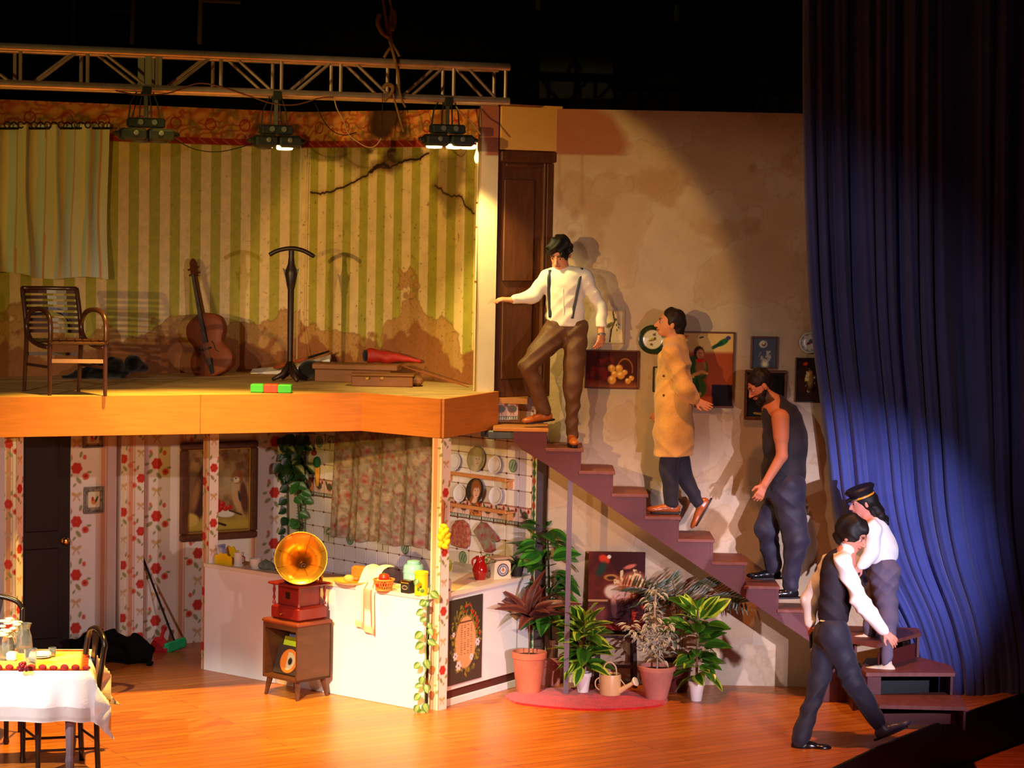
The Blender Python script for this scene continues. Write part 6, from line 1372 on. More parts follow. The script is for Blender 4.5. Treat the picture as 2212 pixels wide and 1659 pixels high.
def f_bl(x, y):
    r_ = np.hypot(x, y); p = Paint(x, y, (206, 206, 200)); p.put(np.exp(-((r_-.075)/.004)**2)*.7, (110, 120, 110)); a_ = np.arctan2(y, x); p.put((np.cos(10*a_) > .3)*(np.abs(r_-.064) < .007)*.7, (120, 120, 130)); p.ell(0, 0, .03, .012, (130, 40, 60), .5); p.ell(.01, .012, .016, .02, (80, 84, 96)); return p.C
plate_w(1748, 740, .088, f_bl, 'small white patterned plate half hidden by the blue curtain')
def f_lady(X, Y, a, b):
    p = Paint(X, Y, (206, 170, 104)); p.rect(-9, -9, 9, .45*b, (150, 66, 36), soft=.03); p.put(np.clip((fbm(X, Y, 5, 3, 3)-.5)*4, 0, 1)*.4*(Y > .4*b), (176, 120, 70)); p.rect(.28*a, -9, 9, -.40*b, (28, 20, 34), soft=.01); p.rect(-9, -9, .3*a, -.72*b, (190, 84, 34), soft=.02)
    p.ell(-.28*a, .0, .42*a, .36*b, (46, 76, 28), .05, .08); p.ell(-.26*a, -.50*b, .36*a, .28*b, (54, 84, 26), 0, .08); p.ell(-.2*a, -.42*b, .05*a, .20*b, (30, 56, 20), .1); p.ell(-.10*a, .05*b, .18*a, .22*b, (150, 96, 50), 0, .2); 
    p.ell(-.17*a, .44*b, .17*a, .17*b, (52, 28, 18), 0, .1); p.ell(-.13*a, .40*b, .12*a, .13*b, (190, 120, 74), 0, .12); p.ell(-.16*a, .43*b, .02*a, .012*b, (40, 24, 18)); p.ell(-.08*a, .43*b, .02*a, .012*b, (40, 24, 18)); p.ell(-.12*a, .34*b, .035*a, .012*b, (170, 50, 40)); p.ell(-.13*a, .23*b, .16*a, .05*b, (200, 40, 26), 0, .15)
    p.ell(-.25*a, -.13*b, .16*a, .045*b, (206, 140, 80), .3); p.ell(.0*a, -.08*b, .16*a, .04*b, (206, 140, 80), -.3); p.ell(-.34*a, -.2*b, .04*a, .04*b, (226, 180, 70))
    p.ell(.60*a, .72*b, .22*a, .075*b, (30, 90, 50), .55, .12); p.ell(.78*a, .84*b, .08*a, .05*b, (60, 50, 120), 0, .15); p.line([(.3*a, .58*b), (.55*a, .70*b)], .014, (24, 60, 50)); p.ell(-.62*a, .86*b, .10*a, .035*b, (206, 84, 34), .1); p.ell(-.1*a, .84*b, .08*a, .025*b, (80, 60, 40), .3)
    for k in range(9): p.line([(-.32*a+.03*k*a, -.68*b), (-.32*a+.03*k*a, -.62*b)], .003, (206, 170, 60))
    return p.C
framed('portrait_painting', BW, 1452, 717, 1588, 878, f_lady, .014, m_thinb, 'large painting of a seated person in green with a perched bird', 'painting')
framed('small_picture', BW, 1409, 792, 1436, 846, lambda X, Y, a, b: Paint(X, Y, (206, 190, 140)).C, .008, m_blkf, 'narrow dark framed picture behind the yellow coat', 'picture')
def f_fl(X, Y, a, b):
    p = Paint(X, Y, (76, 88, 104)); p.put(np.clip((fbm(X, Y, 20, 3, 3)-.4)*2, 0, 1)*.4, (56, 66, 84)); p.ell(-.1*a, .52*b, .30*a, .22*b, (214, 206, 180), 0, .15); p.ell(-.05*a, .50*b, .17*a, .12*b, (84, 84, 84), .4, .3); p.ell(-.08*a, .55*b, .08*a, .06*b, (226, 220, 190))
    n = fbm(X, Y, 34, 9, 3); p.put(np.clip((n-.5)*10, 0, 1)*(np.hypot((X-.05*a)/(.45*a), (Y+.15*b)/(.5*b)) < 1)*.8, (190, 186, 160)); p.ell(.05*a, -.72*b, .25*a, .18*b, (226, 224, 170), 0, .5); return p.C
framed('flower_picture', BW, 1621, 727, 1681, 796, f_fl, .013, m_thinb, 'small framed pale flower on a blue grey ground', 'picture')
def f_dk(X, Y, a, b):
    p = Paint(X, Y, (40, 20, 16)); p.put(np.clip((fbm(X, Y, 14, 3, 3)-.5)*5, 0, 1)*.5, (80, 34, 24)); p.ell(-.2*a, .72*b, .2*a, .07*b, (206, 50, 24), .3, .2); p.ell(.2*a, .0, .25*a, .35*b, (150, 120, 76), 0, .4); p.ell(.15*a, .3*b, .2*a, .12*b, (176, 110, 50), 0, .3); p.put(np.clip((fbm(X, Y, 30, 8, 3)-.55)*9, 0, 1)*(np.hypot((X-.2*a)/(.4*a), Y/(.6*b)) < 1), (206, 190, 130)); return p.C
framed('dark_painting', BW, 1716, 773, 1772, 868, f_dk, .010, m_blkf, 'dark painting with red and cream strokes beside the blue curtain', 'painting')
def f_dl(X, Y, a, b): p = Paint(X, Y, (26, 24, 30)); p.rect(-9, -9, 9, -.5*b, (36, 44, 60), soft=.1); p.ell(.1*a, .5*b, .3*a, .2*b, (60, 44, 50), 0, .4); p.line([(-.5*a, -.75*b), (.3*a, -.82*b)], .008, (190, 160, 80)); return p.C
framed('dark_picture', BW, 1606, 800, 1700, 905, f_dl, .024, m_frame1, 'dark picture in a brown wooden frame behind the sleeveless person', 'picture', depth=.04)
# ================================================================== plants, rug and garden things under the stairs
rug_c = fl(1268, 1513); rr2 = random.Random(3)
rgp = [V(rug_c[0]+.66*math.cos(a)*(1+.015*math.sin(9*a)+.01*rr2.uniform(-1, 1)), rug_c[1]+.02+.43*math.sin(a)*(1+.02*math.sin(7*a)), 0) for a in np.linspace(0, 2*math.pi, 60, endpoint=False)]
b = MB(); b.prism(rgp, (0, 0, .018)); tag(b.build('rug', M('red_shag', (200, 26, 22), .95, var=.25, scale=10, bump=.9, bscale=70, sheen=.2), smooth=False), 'round red rug under the potted plants', 'rug')
m_terra = M('terracotta', (196, 106, 74), .75, var=.18, scale=7, bump=.08); m_terra2 = M('dusty_terracotta', (190, 122, 104), .8, var=.2, scale=7); m_wpot = M('white_pot_glaze', (232, 226, 220), .35, spec=.5); m_soil = M('soil', (46, 30, 22), .95, var=.3, scale=40)
def pot(name, base, r0, r1, h, mat, label, rimh=.04, flute=0, prop_top=1.0, cat='potted plant'):
    t = thing(name, base, label, cat)
    pr_ = [(r0, 0), (r0+(r1-r0)*.5, h*.45), (r1*.97-.0, h-rimh), (r1*1.06, h-rimh), (r1*1.08, h-.004), (r1*1.05, h), (r1*.94, h), (r1*.9, h-.04)]
    wv = (lambda i, an: 1+(.012*math.cos(flute*an) if i in (0, 1, 2) else 0)) if flute else None
    o = MB().lathe(pr_, base, 72 if flute else 30, wave=wv).build('pot', mat, t, smooth='auto')
    MB().lathe([(r1*.93, h-.035), (r1*.5, h-.028), (.001, h-.025)], base, 20).build('soil', m_soil, t)
    return t
def onstem(c, h, top_h, n, me_list, L, t, spread=(.2, .9), seed=1, tilt=(.1, .9), stemr=.008, smat=None, lean=(0, 0), nm='leaf', rad=0.0):
    r = random.Random(seed); z0 = c[2]+h
    MB().tube([c+V(0, 0, h-.05), c+V(lean[0]*.5, lean[1]*.5, (h+top_h)*.5), c+V(lean[0], lean[1], top_h*.97)], [stemr, stemr*.8, stemr*.5], 7).build('stem', smat or M('brown_stem', (110, 78, 50), .8), t)
    for k in range(n):
        q = r.uniform(*spread); z = h+(top_h-h)*q; a = k*2.39996+r.uniform(-.3, .3); f = (z-h)/(top_h-h)
        base = c+V(lean[0]*f, lean[1]*f, z); el = tilt[0]+(tilt[1]-tilt[0])*q+r.uniform(-.45, .45); d = V(math.cos(a)*math.cos(el), math.sin(a)*math.cos(el), math.sin(el))
        leaf(r.choice(me_list), base+V(d[0], d[1], 0)*rad*r.random(), d, V(r.uniform(-.5, .5), r.uniform(-.7, .1), 1), L*r.uniform(.7, 1.2), t, nm, r.uniform(.9, 1.25))
m_g1 = leafmat('laurel_green', (50, 92, 22), rough=.22); m_g2 = leafmat('lime_edge', (166, 192, 54), rough=.3); m_g3 = leafmat('mid_green', (66, 118, 30), rough=.25)
me_l1 = leafmesh('shrub_leaf', m_g1, 1, .5, .10, .35, 6, mat2=m_g2, edge=0, wav=.02); me_l2 = leafmesh('shrub_leaf_plain', m_g3, 1, .5, .10, .35, 6, mat2=m_g1, edge=1)
me_cal = leafmesh('broad_leaf', leafmat('bright_green', (76, 150, 44), rough=.3), 1, .62, .10, .45, 7, mat2=leafmat('dark_vein_green', (40, 100, 30)), edge=1, wav=.02)
me_cal2 = leafmesh('broad_leaf_dark', leafmat('shade_green', (36, 92, 34), rough=.3), 1, .62, .10, .5, 7, mat2=m_g3, edge=0)
me_red = leafmesh('red_leaf', leafmat('bronze_leaf', (116, 60, 48), rough=.4), 1, .30, .12, .75, 8, mat2=leafmat('bronze_dark', (84, 40, 40)), edge=1)
# 1 red leaved plant in a terracotta pot
c = fl(1141, 1499)+V(0, .02, .018); t = pot('potted_plant', c, .100, .138, .335, m_terra, 'bronze leaved plant in the orange terracotta pot at the left', .05)
onstem(c, .31, .66, 20, [me_red], .31, t, (.75, 1.0), 4, (.05, 1.1), .007)
# 2 tall plant behind on two levels
c = fl(1187, 1478)+V(0, .02, .0); t = pot('potted_plant', c, .09, .12, .24, m_terra2, 'tall broad leaved green plant behind the bronze one', .04)
MB().tube([c+V(0, 0, .2), c+V(.01, 0, .38)], [.04, .032], 9).build('trunk', M('fibrous_trunk', (120, 70, 44), .9, bump=.4), t, smooth='auto')
r = random.Random(8)
for q in range(64):
    z = .42+.92*((q*7 % 64)/64); a = q*2.4+r.uniform(-.4, .4); rad_ = .05+.03*r.random(); cx = -.05+.04*math.sin(z*3)
    if .86 < z < .98 and q % 2: continue
    d = V(math.cos(a), math.sin(a)*.8, r.uniform(-.2, .9)); leaf([me_cal, me_cal2][q % 3 == 0], c+V(cx, -.03, z)+d*rad_, d, (r.uniform(-.5, .5), r.uniform(-.9, .1), 1), r.uniform(.16, .26), t, 'leaf', r.uniform(.8, 1.2))
MB().tube([c+V(0, 0, .35), c+V(-.02, -.03, .8), c+V(-.04, -.03, 1.28)], [.018, .012, .006], 7).build('stem', m_dkl, t)
# 3 white pot shrub left
c = fl(1259, 1500)+V(0, .02, .018); t = pot('potted_plant', c, .045, .066, .165, m_wpot, 'variegated shrub in a small white pot beside the watering can', .035)
onstem(c, .15, .60, 72, [me_l1, me_l1, me_l2], .20, t, (.15, 1.0), 6, (-.30, .75), .016, rad=.14)
# 4 white pot shrub right
c = fl(1504, 1514)+V(0, .02, 0); t = pot('potted_plant', c, .045, .066, .165, m_wpot, 'variegated shrub in a small white pot on the bare floor', .035)
onstem(c, .15, .78, 66, [me_l1, me_l2, me_l2], .21, t, (.05, 1.0), 9, (-.2, .8), .012, rad=.12)
# 5 silver plant in the fluted pot
c = fl(1418, 1514)+V(0, .03, .018); t = pot('potted_plant', c, .088, .145, .27, m_terra2, 'silvery white leaved plant in the pink fluted pot', .035, flute=30)
me_s = leafmesh('silver_leaf', leafmat('silver_leaf', (206, 198, 176), rough=.4), 1, .42, .15, .4, 4, mat2=leafmat('silver_green', (150, 146, 110)), edge=1)
MB().tube(smooth_path([c+V(0, 0, .2), c+V(.0, 0, .45), c+V(-.03, 0, .7), c+V(-.02, 0, .9)]), .009, 6).tube(smooth_path([c+V(0, 0, .35), c+V(-.12, -.02, .55), c+V(-.22, -.02, .60)]), .006, 6).tube(smooth_path([c+V(0, 0, .3), c+V(.06, -.02, .5), c+V(.09, -.03, .62)]), .006, 6).build('stem', M('pale_stem', (170, 150, 120), .8), t)
r = random.Random(12)
for k in range(230):
    br = k % 4
    if br < 2: z = .32+.60*r.random(); x = -.02+.10*math.sin(z*7)*.3; sp_ = .10*(1.1-abs(z-.6))
    elif br == 2: q = r.random(); z = .42+.2*q; x = -.05-.2*q; sp_ = .05
    else: q = r.random(); z = .38+.26*q; x = .03+.07*q; sp_ = .08
    a = r.uniform(0, 6.28); d = V(math.cos(a), math.sin(a)*.8, r.uniform(-.5, .3)); leaf(me_s, c+V(x, -.01, z)+d*sp_*r.random(), d, (0, -.3, 1), r.uniform(.05, .075), t)
# 6 thin feathery bamboo plant behind in a dark pot
c = fl(1462, 1494)+V(0, .04, 0); t = pot('potted_plant', c, .09, .13, .26, M('dark_red_pot', (96, 34, 30), .5), 'feathery bamboo like plant in a dark red pot at the back', .04)
me_b = leafmesh('thin_leaf', leafmat('olive_thin', (54, 66, 34)), 1, .16, .1, .3, 4)
for k, (dx, h_, bend) in enumerate(((-.10, .86, -.22), (-.02, 1.02, -.10), (.04, .98, .22), (.08, .86, .42), (.0, .80, .55), (-.06, .9, -.34))):
    pts = smooth_path([c+V(dx*.3, 0, .2), c+V(dx, 0, .2+h_*.5), c+V(dx+bend*.45, -.03, h_*.93), c+V(dx+bend, -.05, h_*.86+.02*k)], 6)
    MB().tube(pts, .003, 5).build('stem', m_dkl, t)
    for i in range(7, len(pts), 1):
        for sg in (-1, 1): leaf(me_b, pts[i], V(sg*.5+bend, -.2, .35*sg+.1), (0, -1, .2), .11, t, 'thin_leaf')
# still life leaning on a dark stool behind the pots
stl = fl(1330, 1488)+V(0, .06, 0); t = thing('stool', stl, 'dark wooden stool holding the leaning still life', 'stool')
for x, y in ((-.17, 0), (.17, 0), (-.15, .16), (.15, .16)): MB().bar(stl+V(x, y, 0), stl+V(x*.9, y, .42), .03, .03).build('leg', m_blkw, t)
MB().bbox(stl+V(0, .08, .44), (.42, .24, .03)).build('seat', m_blkw, t); MB().bar(stl+V(-.17, 0, .18), stl+V(.17, 0, .18), .02, .03).build('stretcher', m_blkw, t)
spn = Plane(V(0, stl[1]+.02, .40), V(1, .04, 0), V(0, .10, 1))
def f_still(X, Y, a, b):
    p = Paint(X, Y, (60, 22, 20)); p.put(np.clip((fbm(X, Y, 7, 3, 4)-.48)*5, 0, 1)*.7, (130, 44, 26)); p.rect(-9, -.15*b, -.35*a, 9, (110, 40, 24), soft=.1, a=.5)
    p.ell(-.45*a, .80*b, .20*a, .10*b, (214, 60, 30), -.5, .2); p.ell(-.28*a, .86*b, .07*a, .05*b, (236, 220, 190)); p.ell(-.55*a, .55*b, .14*a, .2*b, (40, 60, 44), -.5, .3)
    p.ell(.45*a, .62*b, .22*a, .05*b, (206, 110, 80), .3, .3); p.ell(-.2*a, .34*b, .24*a, .08*b, (206, 140, 60), 0, .2); p.ell(-.2*a, .33*b, .16*a, .05*b, (70, 30, 20), 0, .3)
    p.ell(.42*a, .12*b, .60*a, .30*b, (214, 130, 84), .55, .25); n = fbm(X, Y, 26, 6, 3); p.put(np.clip((n-.5)*9, 0, 1)*(np.hypot((X-.45*a)/(.55*a), (Y-.25*b)/(.32*b)) < 1), (236, 196, 130))
    p.ell(-.15*a, -.02*b, .28*a, .18*b, (230, 196, 160), -.3, .2); p.ell(.15*a, -.1*b, .3*a, .10*b, (222, 170, 150), .2, .2); p.ell(-.08*a, -.42*b, .10*a, .30*b, (206, 140, 110), .1, .2)
    p.rect(-9, -.27*b, -.3*a, -.22*b, (196, 140, 90)); p.rect(-9, -.9*b, -.35*a, -.35*b, (150, 80, 70), soft=.05, a=.6); p.rect(-.3*a, -9, .6*a, -.3*b, (44, 16, 24), soft=.05, a=.7); p.put(np.clip((fbm(X, Y, 22, 16, 3)-.52)*9, 0, 1)*(X > .55*a)*(Y < -.2*b), (190, 50, 34)); p.rect(-9, -9, 9, -.84*b, (150, 40, 36), soft=.05); return p.C
framed('still_life_canvas', spn, 1268, 1193, 1394, 1362, f_still, .004, m_thinb, 'unframed still life with parrot and fruit leaning on the stool', 'painting', off=.02)
# watering can
c = fl(1318, 1505)+V(0, .02, .018); t = thing('watering_can', c, 'cream metal watering can on the red rug', 'watering can'); mwc = M('cream_tin', (222, 190, 132), .35, spec=.5, var=.06)
MB().lathe([(.086, 0), (.088, .01), (.088, .155), (.084, .17), (.082, .17), (.084, .15), (.084, .02), (.001, .015)], c, 28).build('tank', mwc, t, smooth='auto')
MB().lathe([(.082, .158), (.04, .160)], c, 20, cap=False).build('half_cover', mwc, t)
MB().tube(smooth_path([c+V(-.05, 0, .16), c+V(-.055, 0, .23), c+V(-.01, 0, .27), c+V(.04, 0, .23), c+V(.05, 0, .16)]), .007, 7).build('top_handle', mwc, t, smooth=True)
MB().tube([c+V(.07, -.03, .03), c+V(.15, -.05, .085), c+V(.195, -.06, .115)], [.026, .018, .015], 10).build('spout', mwc, t, smooth='auto')
sd_ = unit(V(.75, -.5, .45)); MB().lathe([(.015, -.03), (.038, 0), (.040, .008), (.034, .014), (.001, .018)], c+V(.20, -.06, .118), 20, axis=sd_).build('rose_head', M('cream_pale', (240, 220, 180), .35), t, smooth='auto')
MB().tube([c+V(.06, -.02, .155), c+V(.12, -.045, .085)], .005, 6).build('brace', mwc, t)
MB().tube(smooth_path([c+V(-.086, 0, .14), c+V(-.12, .01, .11), c+V(-.12, .01, .06), c+V(-.086, 0, .03)]), .006, 6).build('side_handle', mwc, t, smooth=True)
c = fl(1121, 1246, ZC); t = thing('spider_plant', c+V(-.05, .10, 0), 'grassy plant in a dark pot at the right end of the worktop', 'potted plant'); c = c+V(-.02, .05, 0)
MB().lathe([(.045, 0), (.065, .10), (.06, .10), (.05, .06), (.001, .06)], c, 18).build('pot', M('dark_pot', (40, 30, 24), .6), t, smooth='auto')
me_sp = leafmesh('blade', leafmat('grass_blade', (64, 96, 50)), 1, .09, .1, .9, 7)
for k in range(26): a = k*2.4; leaf(me_sp, c+V(0, 0, .09), V(math.cos(a), math.sin(a)*.7, rnd.uniform(.4, 1.1)), (0, -.2, 1), rnd.uniform(.16, .27), t, 'blade')
# ================================================================== people
from mathutils.bvhtree import BVHTree
P_skin = PM('skin', .55, .35, bump=.05)
def sh(base, c, mat, **k): return M(base, c, mat, **k)
def hand(sd, w_, d, n, curl=.5, s=1.0, thumb=1, spread=.02):
    """palm, four unequal fingers bent towards n, thumb from the side of the palm"""
    d = unit(d); n = unit(n-d*np.dot(n, d)); l = np.cross(d, n)
    for q in (-.022, 0, .022): sd.cone(w_+l*q*.5*s, w_+d*.082*s+l*q*s, .016*s, .0135*s, .012)
    for i, L_ in enumerate((.062, .074, .068, .052)):
        o = (i-1.5); b = w_+d*.082*s+l*o*.0195*s; d1 = unit(d+n*curl*.55+l*o*spread*2); m_ = b+d1*L_*.5*s; d2 = unit(d1+n*curl*1.3); e = m_+d2*L_*.5*s
        sd.cone(b, m_, .0092*s, .0084*s, .004).cone(m_, e, .0084*s, .0070*s, .004)
    b = w_+d*.025*s+l*thumb*.024*s; m_ = b+unit(d*.75+l*thumb*.8+n*.3)*.042*s; sd.cone(b, m_, .013*s, .0105*s, .01).cone(m_, m_+unit(d*.95+l*thumb*.2+n*.4)*.032*s, .0100*s, .0082*s, .004)
def head(sd, c, f, u, s=1.0):
    f = unit(f); u = unit(u-f*np.dot(u, f)); r = np.cross(f, u); R3 = np.array([r, f, u]); q = lambda a, b, h: c+(r*a+f*b+u*h)*s
    sd.ell(q(0, -.012, .022), R3, np.array((.076, .094, .092))*s, .02).ell(q(0, .022, -.030), R3, np.array((.058, .068, .072))*s, .03).ell(q(0, .055, -.082), R3, np.array((.030, .026, .022))*s, .025)
    sd.cone(q(0, .088, .012), q(0, .112, -.028), .008*s, .013*s, .012).ell(q(0, .078, .028), R3, np.array((.050, .014, .012))*s, .015)
    for g in (-1, 1):
        sd.ell(q(g*.014, .098, -.034), R3, np.array((.009, .009, .007))*s, .008).ell(q(g*.078, -.012, -.010), R3, np.array((.010, .018, .032))*s, .006)
        sd.ell(q(g*.030, .074, .004), R3, np.array((.013, .012, .010))*s, .006)
    sd.ell(q(0, .092, -.054), R3, np.array((.022, .010, .007))*s, .008).ell(q(0, .090, -.064), R3, np.array((.018, .010, .006))*s, .006)
    return dict(c=c, R3=R3, s=s)
def skin_cols(H, skin, beard=None, brow=(40, 26, 20), shade=None, lip=None):
    def f(vs):
        C = np.tile(slin(skin), (len(vs), 1)); L = (vs-H['c'])@H['R3'].T/H['s']; x, y, z = L[:, 0], L[:, 1], L[:, 2]
        def put(m, c): nonlocal C; m = np.clip(m, 0, 1)[:, None]; C = C*(1-m)+slin(c)*m
        fr = (y > .03)
        put(fr*np.clip((.011-np.abs(z-.030-.1*np.abs(x)*0))/.004, 0, 1)*np.clip((.046-np.abs(x))/.006, 0, 1)*(np.abs(x) > .010)*.85, brow)
        for g in (-1, 1):
            d = np.hypot((x-g*.031)/.015, (z-.006)/.007); put(fr*(d < 1)*.8, (226, 214, 204)); put(fr*(np.hypot((x-g*.031)/.007, (z-.006)/.007) < 1), (30, 18, 14)); put(fr*np.exp(-((d-1.05)/.22)**2)*.6, (50, 30, 24))
        put(fr*(np.hypot(x/.026, (z+.058)/.010) < 1)*.8, lip or (168, 84, 72)); put(fr*(np.abs(z+.058) < .0022)*(np.abs(x) < .024)*.8, (90, 40, 36))
        put(fr*np.clip((z+.05)/.05, 0, 1)*(np.abs(np.abs(x)-.042) < .016)*(z < .0)*.25, (206, 110, 90))
        if beard:
            m = (y > -.02)*(z < -.040)*(z > -.14)*(np.hypot(x/.028, (z+.060)/.014) > 1)*np.clip((.16-np.hypot(x, y-.02))/.05, 0, 1); put(m*.9, beard); put(fr*(np.abs(z+.043) < .006)*(np.abs(x) < .028)*.85, beard)
        return C
    return f
def hairmesh(name, H, mat, parent, r=(.092, .108, .104), off=(0, -.02, .04), face=(0, .135, -.035, .105), amp=.006, freq=60, extra=None, h=.006, back=None):
    sd = SDF(); c, R3, s = H['c'], H['R3'], H['s']; q = lambda a: c+(R3[0]*a[0]+R3[1]*a[1]+R3[2]*a[2])*s
    sd.ell(q(off), R3, np.array(r)*s, .02)
    if back: sd.chain([q(p_) for p_ in back[0]], back[1], .03)
    sd.carve(q(face[:3]), face[3]*s)
    sd.carve(q((0, .10, -.09)), .075*s)
    sd.disp = lambda x, y, z: amp*(np.sin(freq*x+3*np.sin(freq*.5*z))*np.sin(freq*y+1)+np.sin(freq*.8*z+2*np.sin(freq*.6*x))*.8)
    return sdfobj(name, sd, h, mat, parent, 1)
def shoe(name, ank, toe, mat, parent, L=.27, s=1.0, sole=(34, 22, 18), roll=None):
    """ank: ankle joint, toe: direction of the foot"""
    toe = unit(toe); up = unit(V(0, 0, 1)-toe*toe[2]); sd_ = np.cross(toe, up); b = ank-up*.055
    R3 = np.array([sd_, toe, up]); sd = SDF()
    sd.ell(b-toe*.025, R3, (.036*s, .045, .048), .02).ell(b+toe*.06+up*.0, R3, (.038*s, .075, .036), .025).ell(b+toe*(L-.125)-up*.008, R3, (.042*s, .070, .026), .02).cone(ank+up*.01, b+toe*.01, .040*s, .040*s, .02)
    sd.cut(b-up*.028, -up); sd.cut(ank+up*.02, up)
    o = sdfobj(name, sd, .006, mat, parent, 1)
    m_ = MB(); n = 22; ring = []
    for k in range(n):
        a = 2*math.pi*k/n; y = .045+math.cos(a)*(L*.5); w_ = .043*s*abs(math.sin(a))**.7*(1 if math.sin(a) >= 0 else -1)*(.85 if y < .02 else 1.0); ring.append(b+toe*(y-.0)+sd_*w_-up*.040)
    m_.prism(ring, up*.014).build('sole', M('sole_%d' % sole[0], sole, .6), o)
    return o
def bvh(o): 
    me = o.data; mw = _wloc[o.name]; return BVHTree.FromPolygons([Vector(v.co)+Vector(mw) for v in me.vertices], [tuple(p.vertices) for p in me.polygons])
def on_surface(tree, pts, off=.004):
    out = []
    for x, y in pts:
        d = Vector(ray(x, y)).normalized(); h = tree.ray_cast(Vector(CAMPOS), d)
        if h[0] is not None: out.append(np.array(h[0])+np.array(h[1])*off*(1 if h[1].dot(d) < 0 else -1))
    return out
def body_base(sd, J, torso=True, sx=1.0, fwd=(0, -1, 0), legr=(.075, .05, .038), armr=(.045, .036, .026)):
    f = unit(V(*fwd))
    sd.cone(J['neck'], J['head']-V(0, 0, .02), .052, .054, .02).cone(J['neck']-V(0, 0, .03), J['sa'], .05, .048, .03).cone(J['neck']-V(0, 0, .03), J['sb'], .05, .048, .03)
    if torso: sd.chain([J['neck']-V(0, 0, .08), J['waist'], (J['ha']+J['hb'])/2], [.115*sx, .11*sx, .12*sx], .04, (f, 1.35))
    for s_ in 'ab':
        sd.chain([J['s'+s_], J['e'+s_], J['w'+s_]], armr, .015)
        sd.chain([J['h'+s_], J['k'+s_], J['n'+s_]], legr, .02)
def W(px_, py_, Y): return at(px_, py_, Y)
m_hair = M('dark_hair', (22, 16, 13), .6, spec=.3, var=.2, scale=30); m_hair2 = M('brown_black_hair', (30, 20, 16), .55, spec=.3)

# ---- person 1: white shirt, braces, brown trousers, coming down the top steps
Y = .24
J = dict(head=W(1209, 549, Y-.03), neck=W(1218, 588, Y), sa=W(1184, 600, Y), sb=W(1262, 600, Y), waist=W(1221, 680, Y), ha=W(1202, 712, Y), hb=W(1244, 712, Y),
         ea=W(1150, 640, Y-.03), wa=W(1106, 648, Y-.10), eb=W(1297, 660, Y+.02), wb=W(1299, 718, Y-.05), ka=W(1140, 790, Y-.20), na=W(1176, 886, Y-.08), kb=W(1237, 832, Y-.06), nb=W(1236, 936, Y-.02))
sd = SDF(); body_base(sd, J); H = head(sd, J['head'], V(-.30, -.80, -.50), V(-.12, -.40, .9), 1.04); hand(sd, J['wa'], V(-1, -.1, .05), V(0, .3, -1), .5, thumb=-1); hand(sd, J['wb'], V(-.12, -.1, -1), V(-.5, .6, 0), .7, thumb=1)
p1 = tag(sdfobj('person', sd, .0055, P_skin, None, 1, skin_cols(H, (206, 140, 104))), 'person in white shirt with dark braces coming down the top steps', 'person')
hairmesh('hair', H, m_hair, p1, r=(.096, .112, .112), off=(0, -.016, .046), amp=.013, freq=46)
m_ws = M('white_shirt', (232, 226, 212), .8, sheen=.1, bump=.08, bscale=30); m_bt = M('brown_trousers', (98, 64, 38), .6, var=.12, scale=14, bump=.08, spec=.4)
sd = SDF(); f = V(0, -1, 0)
sd.cone(J['neck']-V(0, 0, .02), J['sa'], .055, .068, .04).cone(J['neck']-V(0, 0, .02), J['sb'], .055, .068, .04)
sd.chain([(J['sa']+J['sb'])/2-V(0, 0, .06), J['waist']-V(0, 0, .02), (J['ha']+J['hb'])/2], [.165, .150, .150], .05, (f, 1.45))
for s_ in 'ab': sd.chain([J['s'+s_], J['e'+s_], J['w'+s_]+unit(J['e'+s_]-J['w'+s_])*.02], [.066, .056, .040], .03)
sd.disp = wrinkle(.0045, 42, 1.0); sd.cut((J['ha']+J['hb'])/2+V(0, 0, .03), (0, 0, -1)); shirt = sdfobj('shirt', sd, .008, m_ws, p1)
sd = SDF(); pl_ = (J['ha']+J['hb'])/2; sd.cone(J['ha']+V(.02, 0, .02), J['hb']+V(-.02, 0, .02), .125, .125, .03, (f, 1.25))
sd.chain([J['ha']-V(0, 0, .03), J['ka'], J['na']], [.115, .078, .060], .03); sd.chain([J['hb']-V(0, 0, .03), J['kb'], J['nb']-V(0, 0, .01)], [.108, .075, .055], .03)
sd.disp = wrinkle(.0045, 36, 3.0); sd.cut(pl_+V(0, 0, .085), (0, 0, 1)); sdfobj('trousers', sd, .008, m_bt, p1)
sd = SDF(); nk = J['neck']; sd.chain([nk+V(-.055, -.02, .0), nk+V(-.02, -.065, -.025), nk+V(.03, -.062, -.02), nk+V(.062, -.01, .015)], [.020, .024, .024, .020], .01).cone(nk+V(-.055, -.02, 0), nk+V(0, .05, .02), .02, .022, .01).cone(nk+V(0, .05, .02), nk+V(.062, -.01, .015), .022, .02, .01); sdfobj('collar', sd, .006, m_ws, p1)
tr_ = bvh(shirt); m_br = M('dark_braces', (34, 40, 52), .6)
for pts in ([(1191, 574), (1188, 584), (1186, 600), (1186, 625), (1187, 650), (1189, 686)], [(1259, 566), (1256, 580), (1251, 605), (1246, 630), (1240, 660), (1235, 688)]):
    q = on_surface(tr_, pts, .003)
    if len(q) > 2: MB().tube(smooth_path(q), .014, 8, flat=.35).build('brace', m_br, p1, smooth=True)
q = on_surface(tr_, [(1215, 600), (1216, 625), (1217, 650), (1218, 680)], .001); MB().tube(q, .006, 6, flat=.4).build('button_placket', m_ws, p1)
MB().lathe([(.030, 0), (.034, .004), (.034, .018), (.030, .022)], J['wb']+V(.003, 0, -.008), 18, axis=unit(J['wb']-J['eb'])).build('watch_band', M('steel', (190, 196, 206), .25, metal=.9), p1, smooth='auto', label='silver wrist watch')
m_sh = M('tan_leather_shoe', (176, 92, 38), .3, spec=.6); shoe('shoe', J['na']+V(0, 0, .0), V(-.85, -.45, -.10), m_sh, p1); shoe('shoe', J['nb'], V(.08, -1, 0), m_sh, p1)
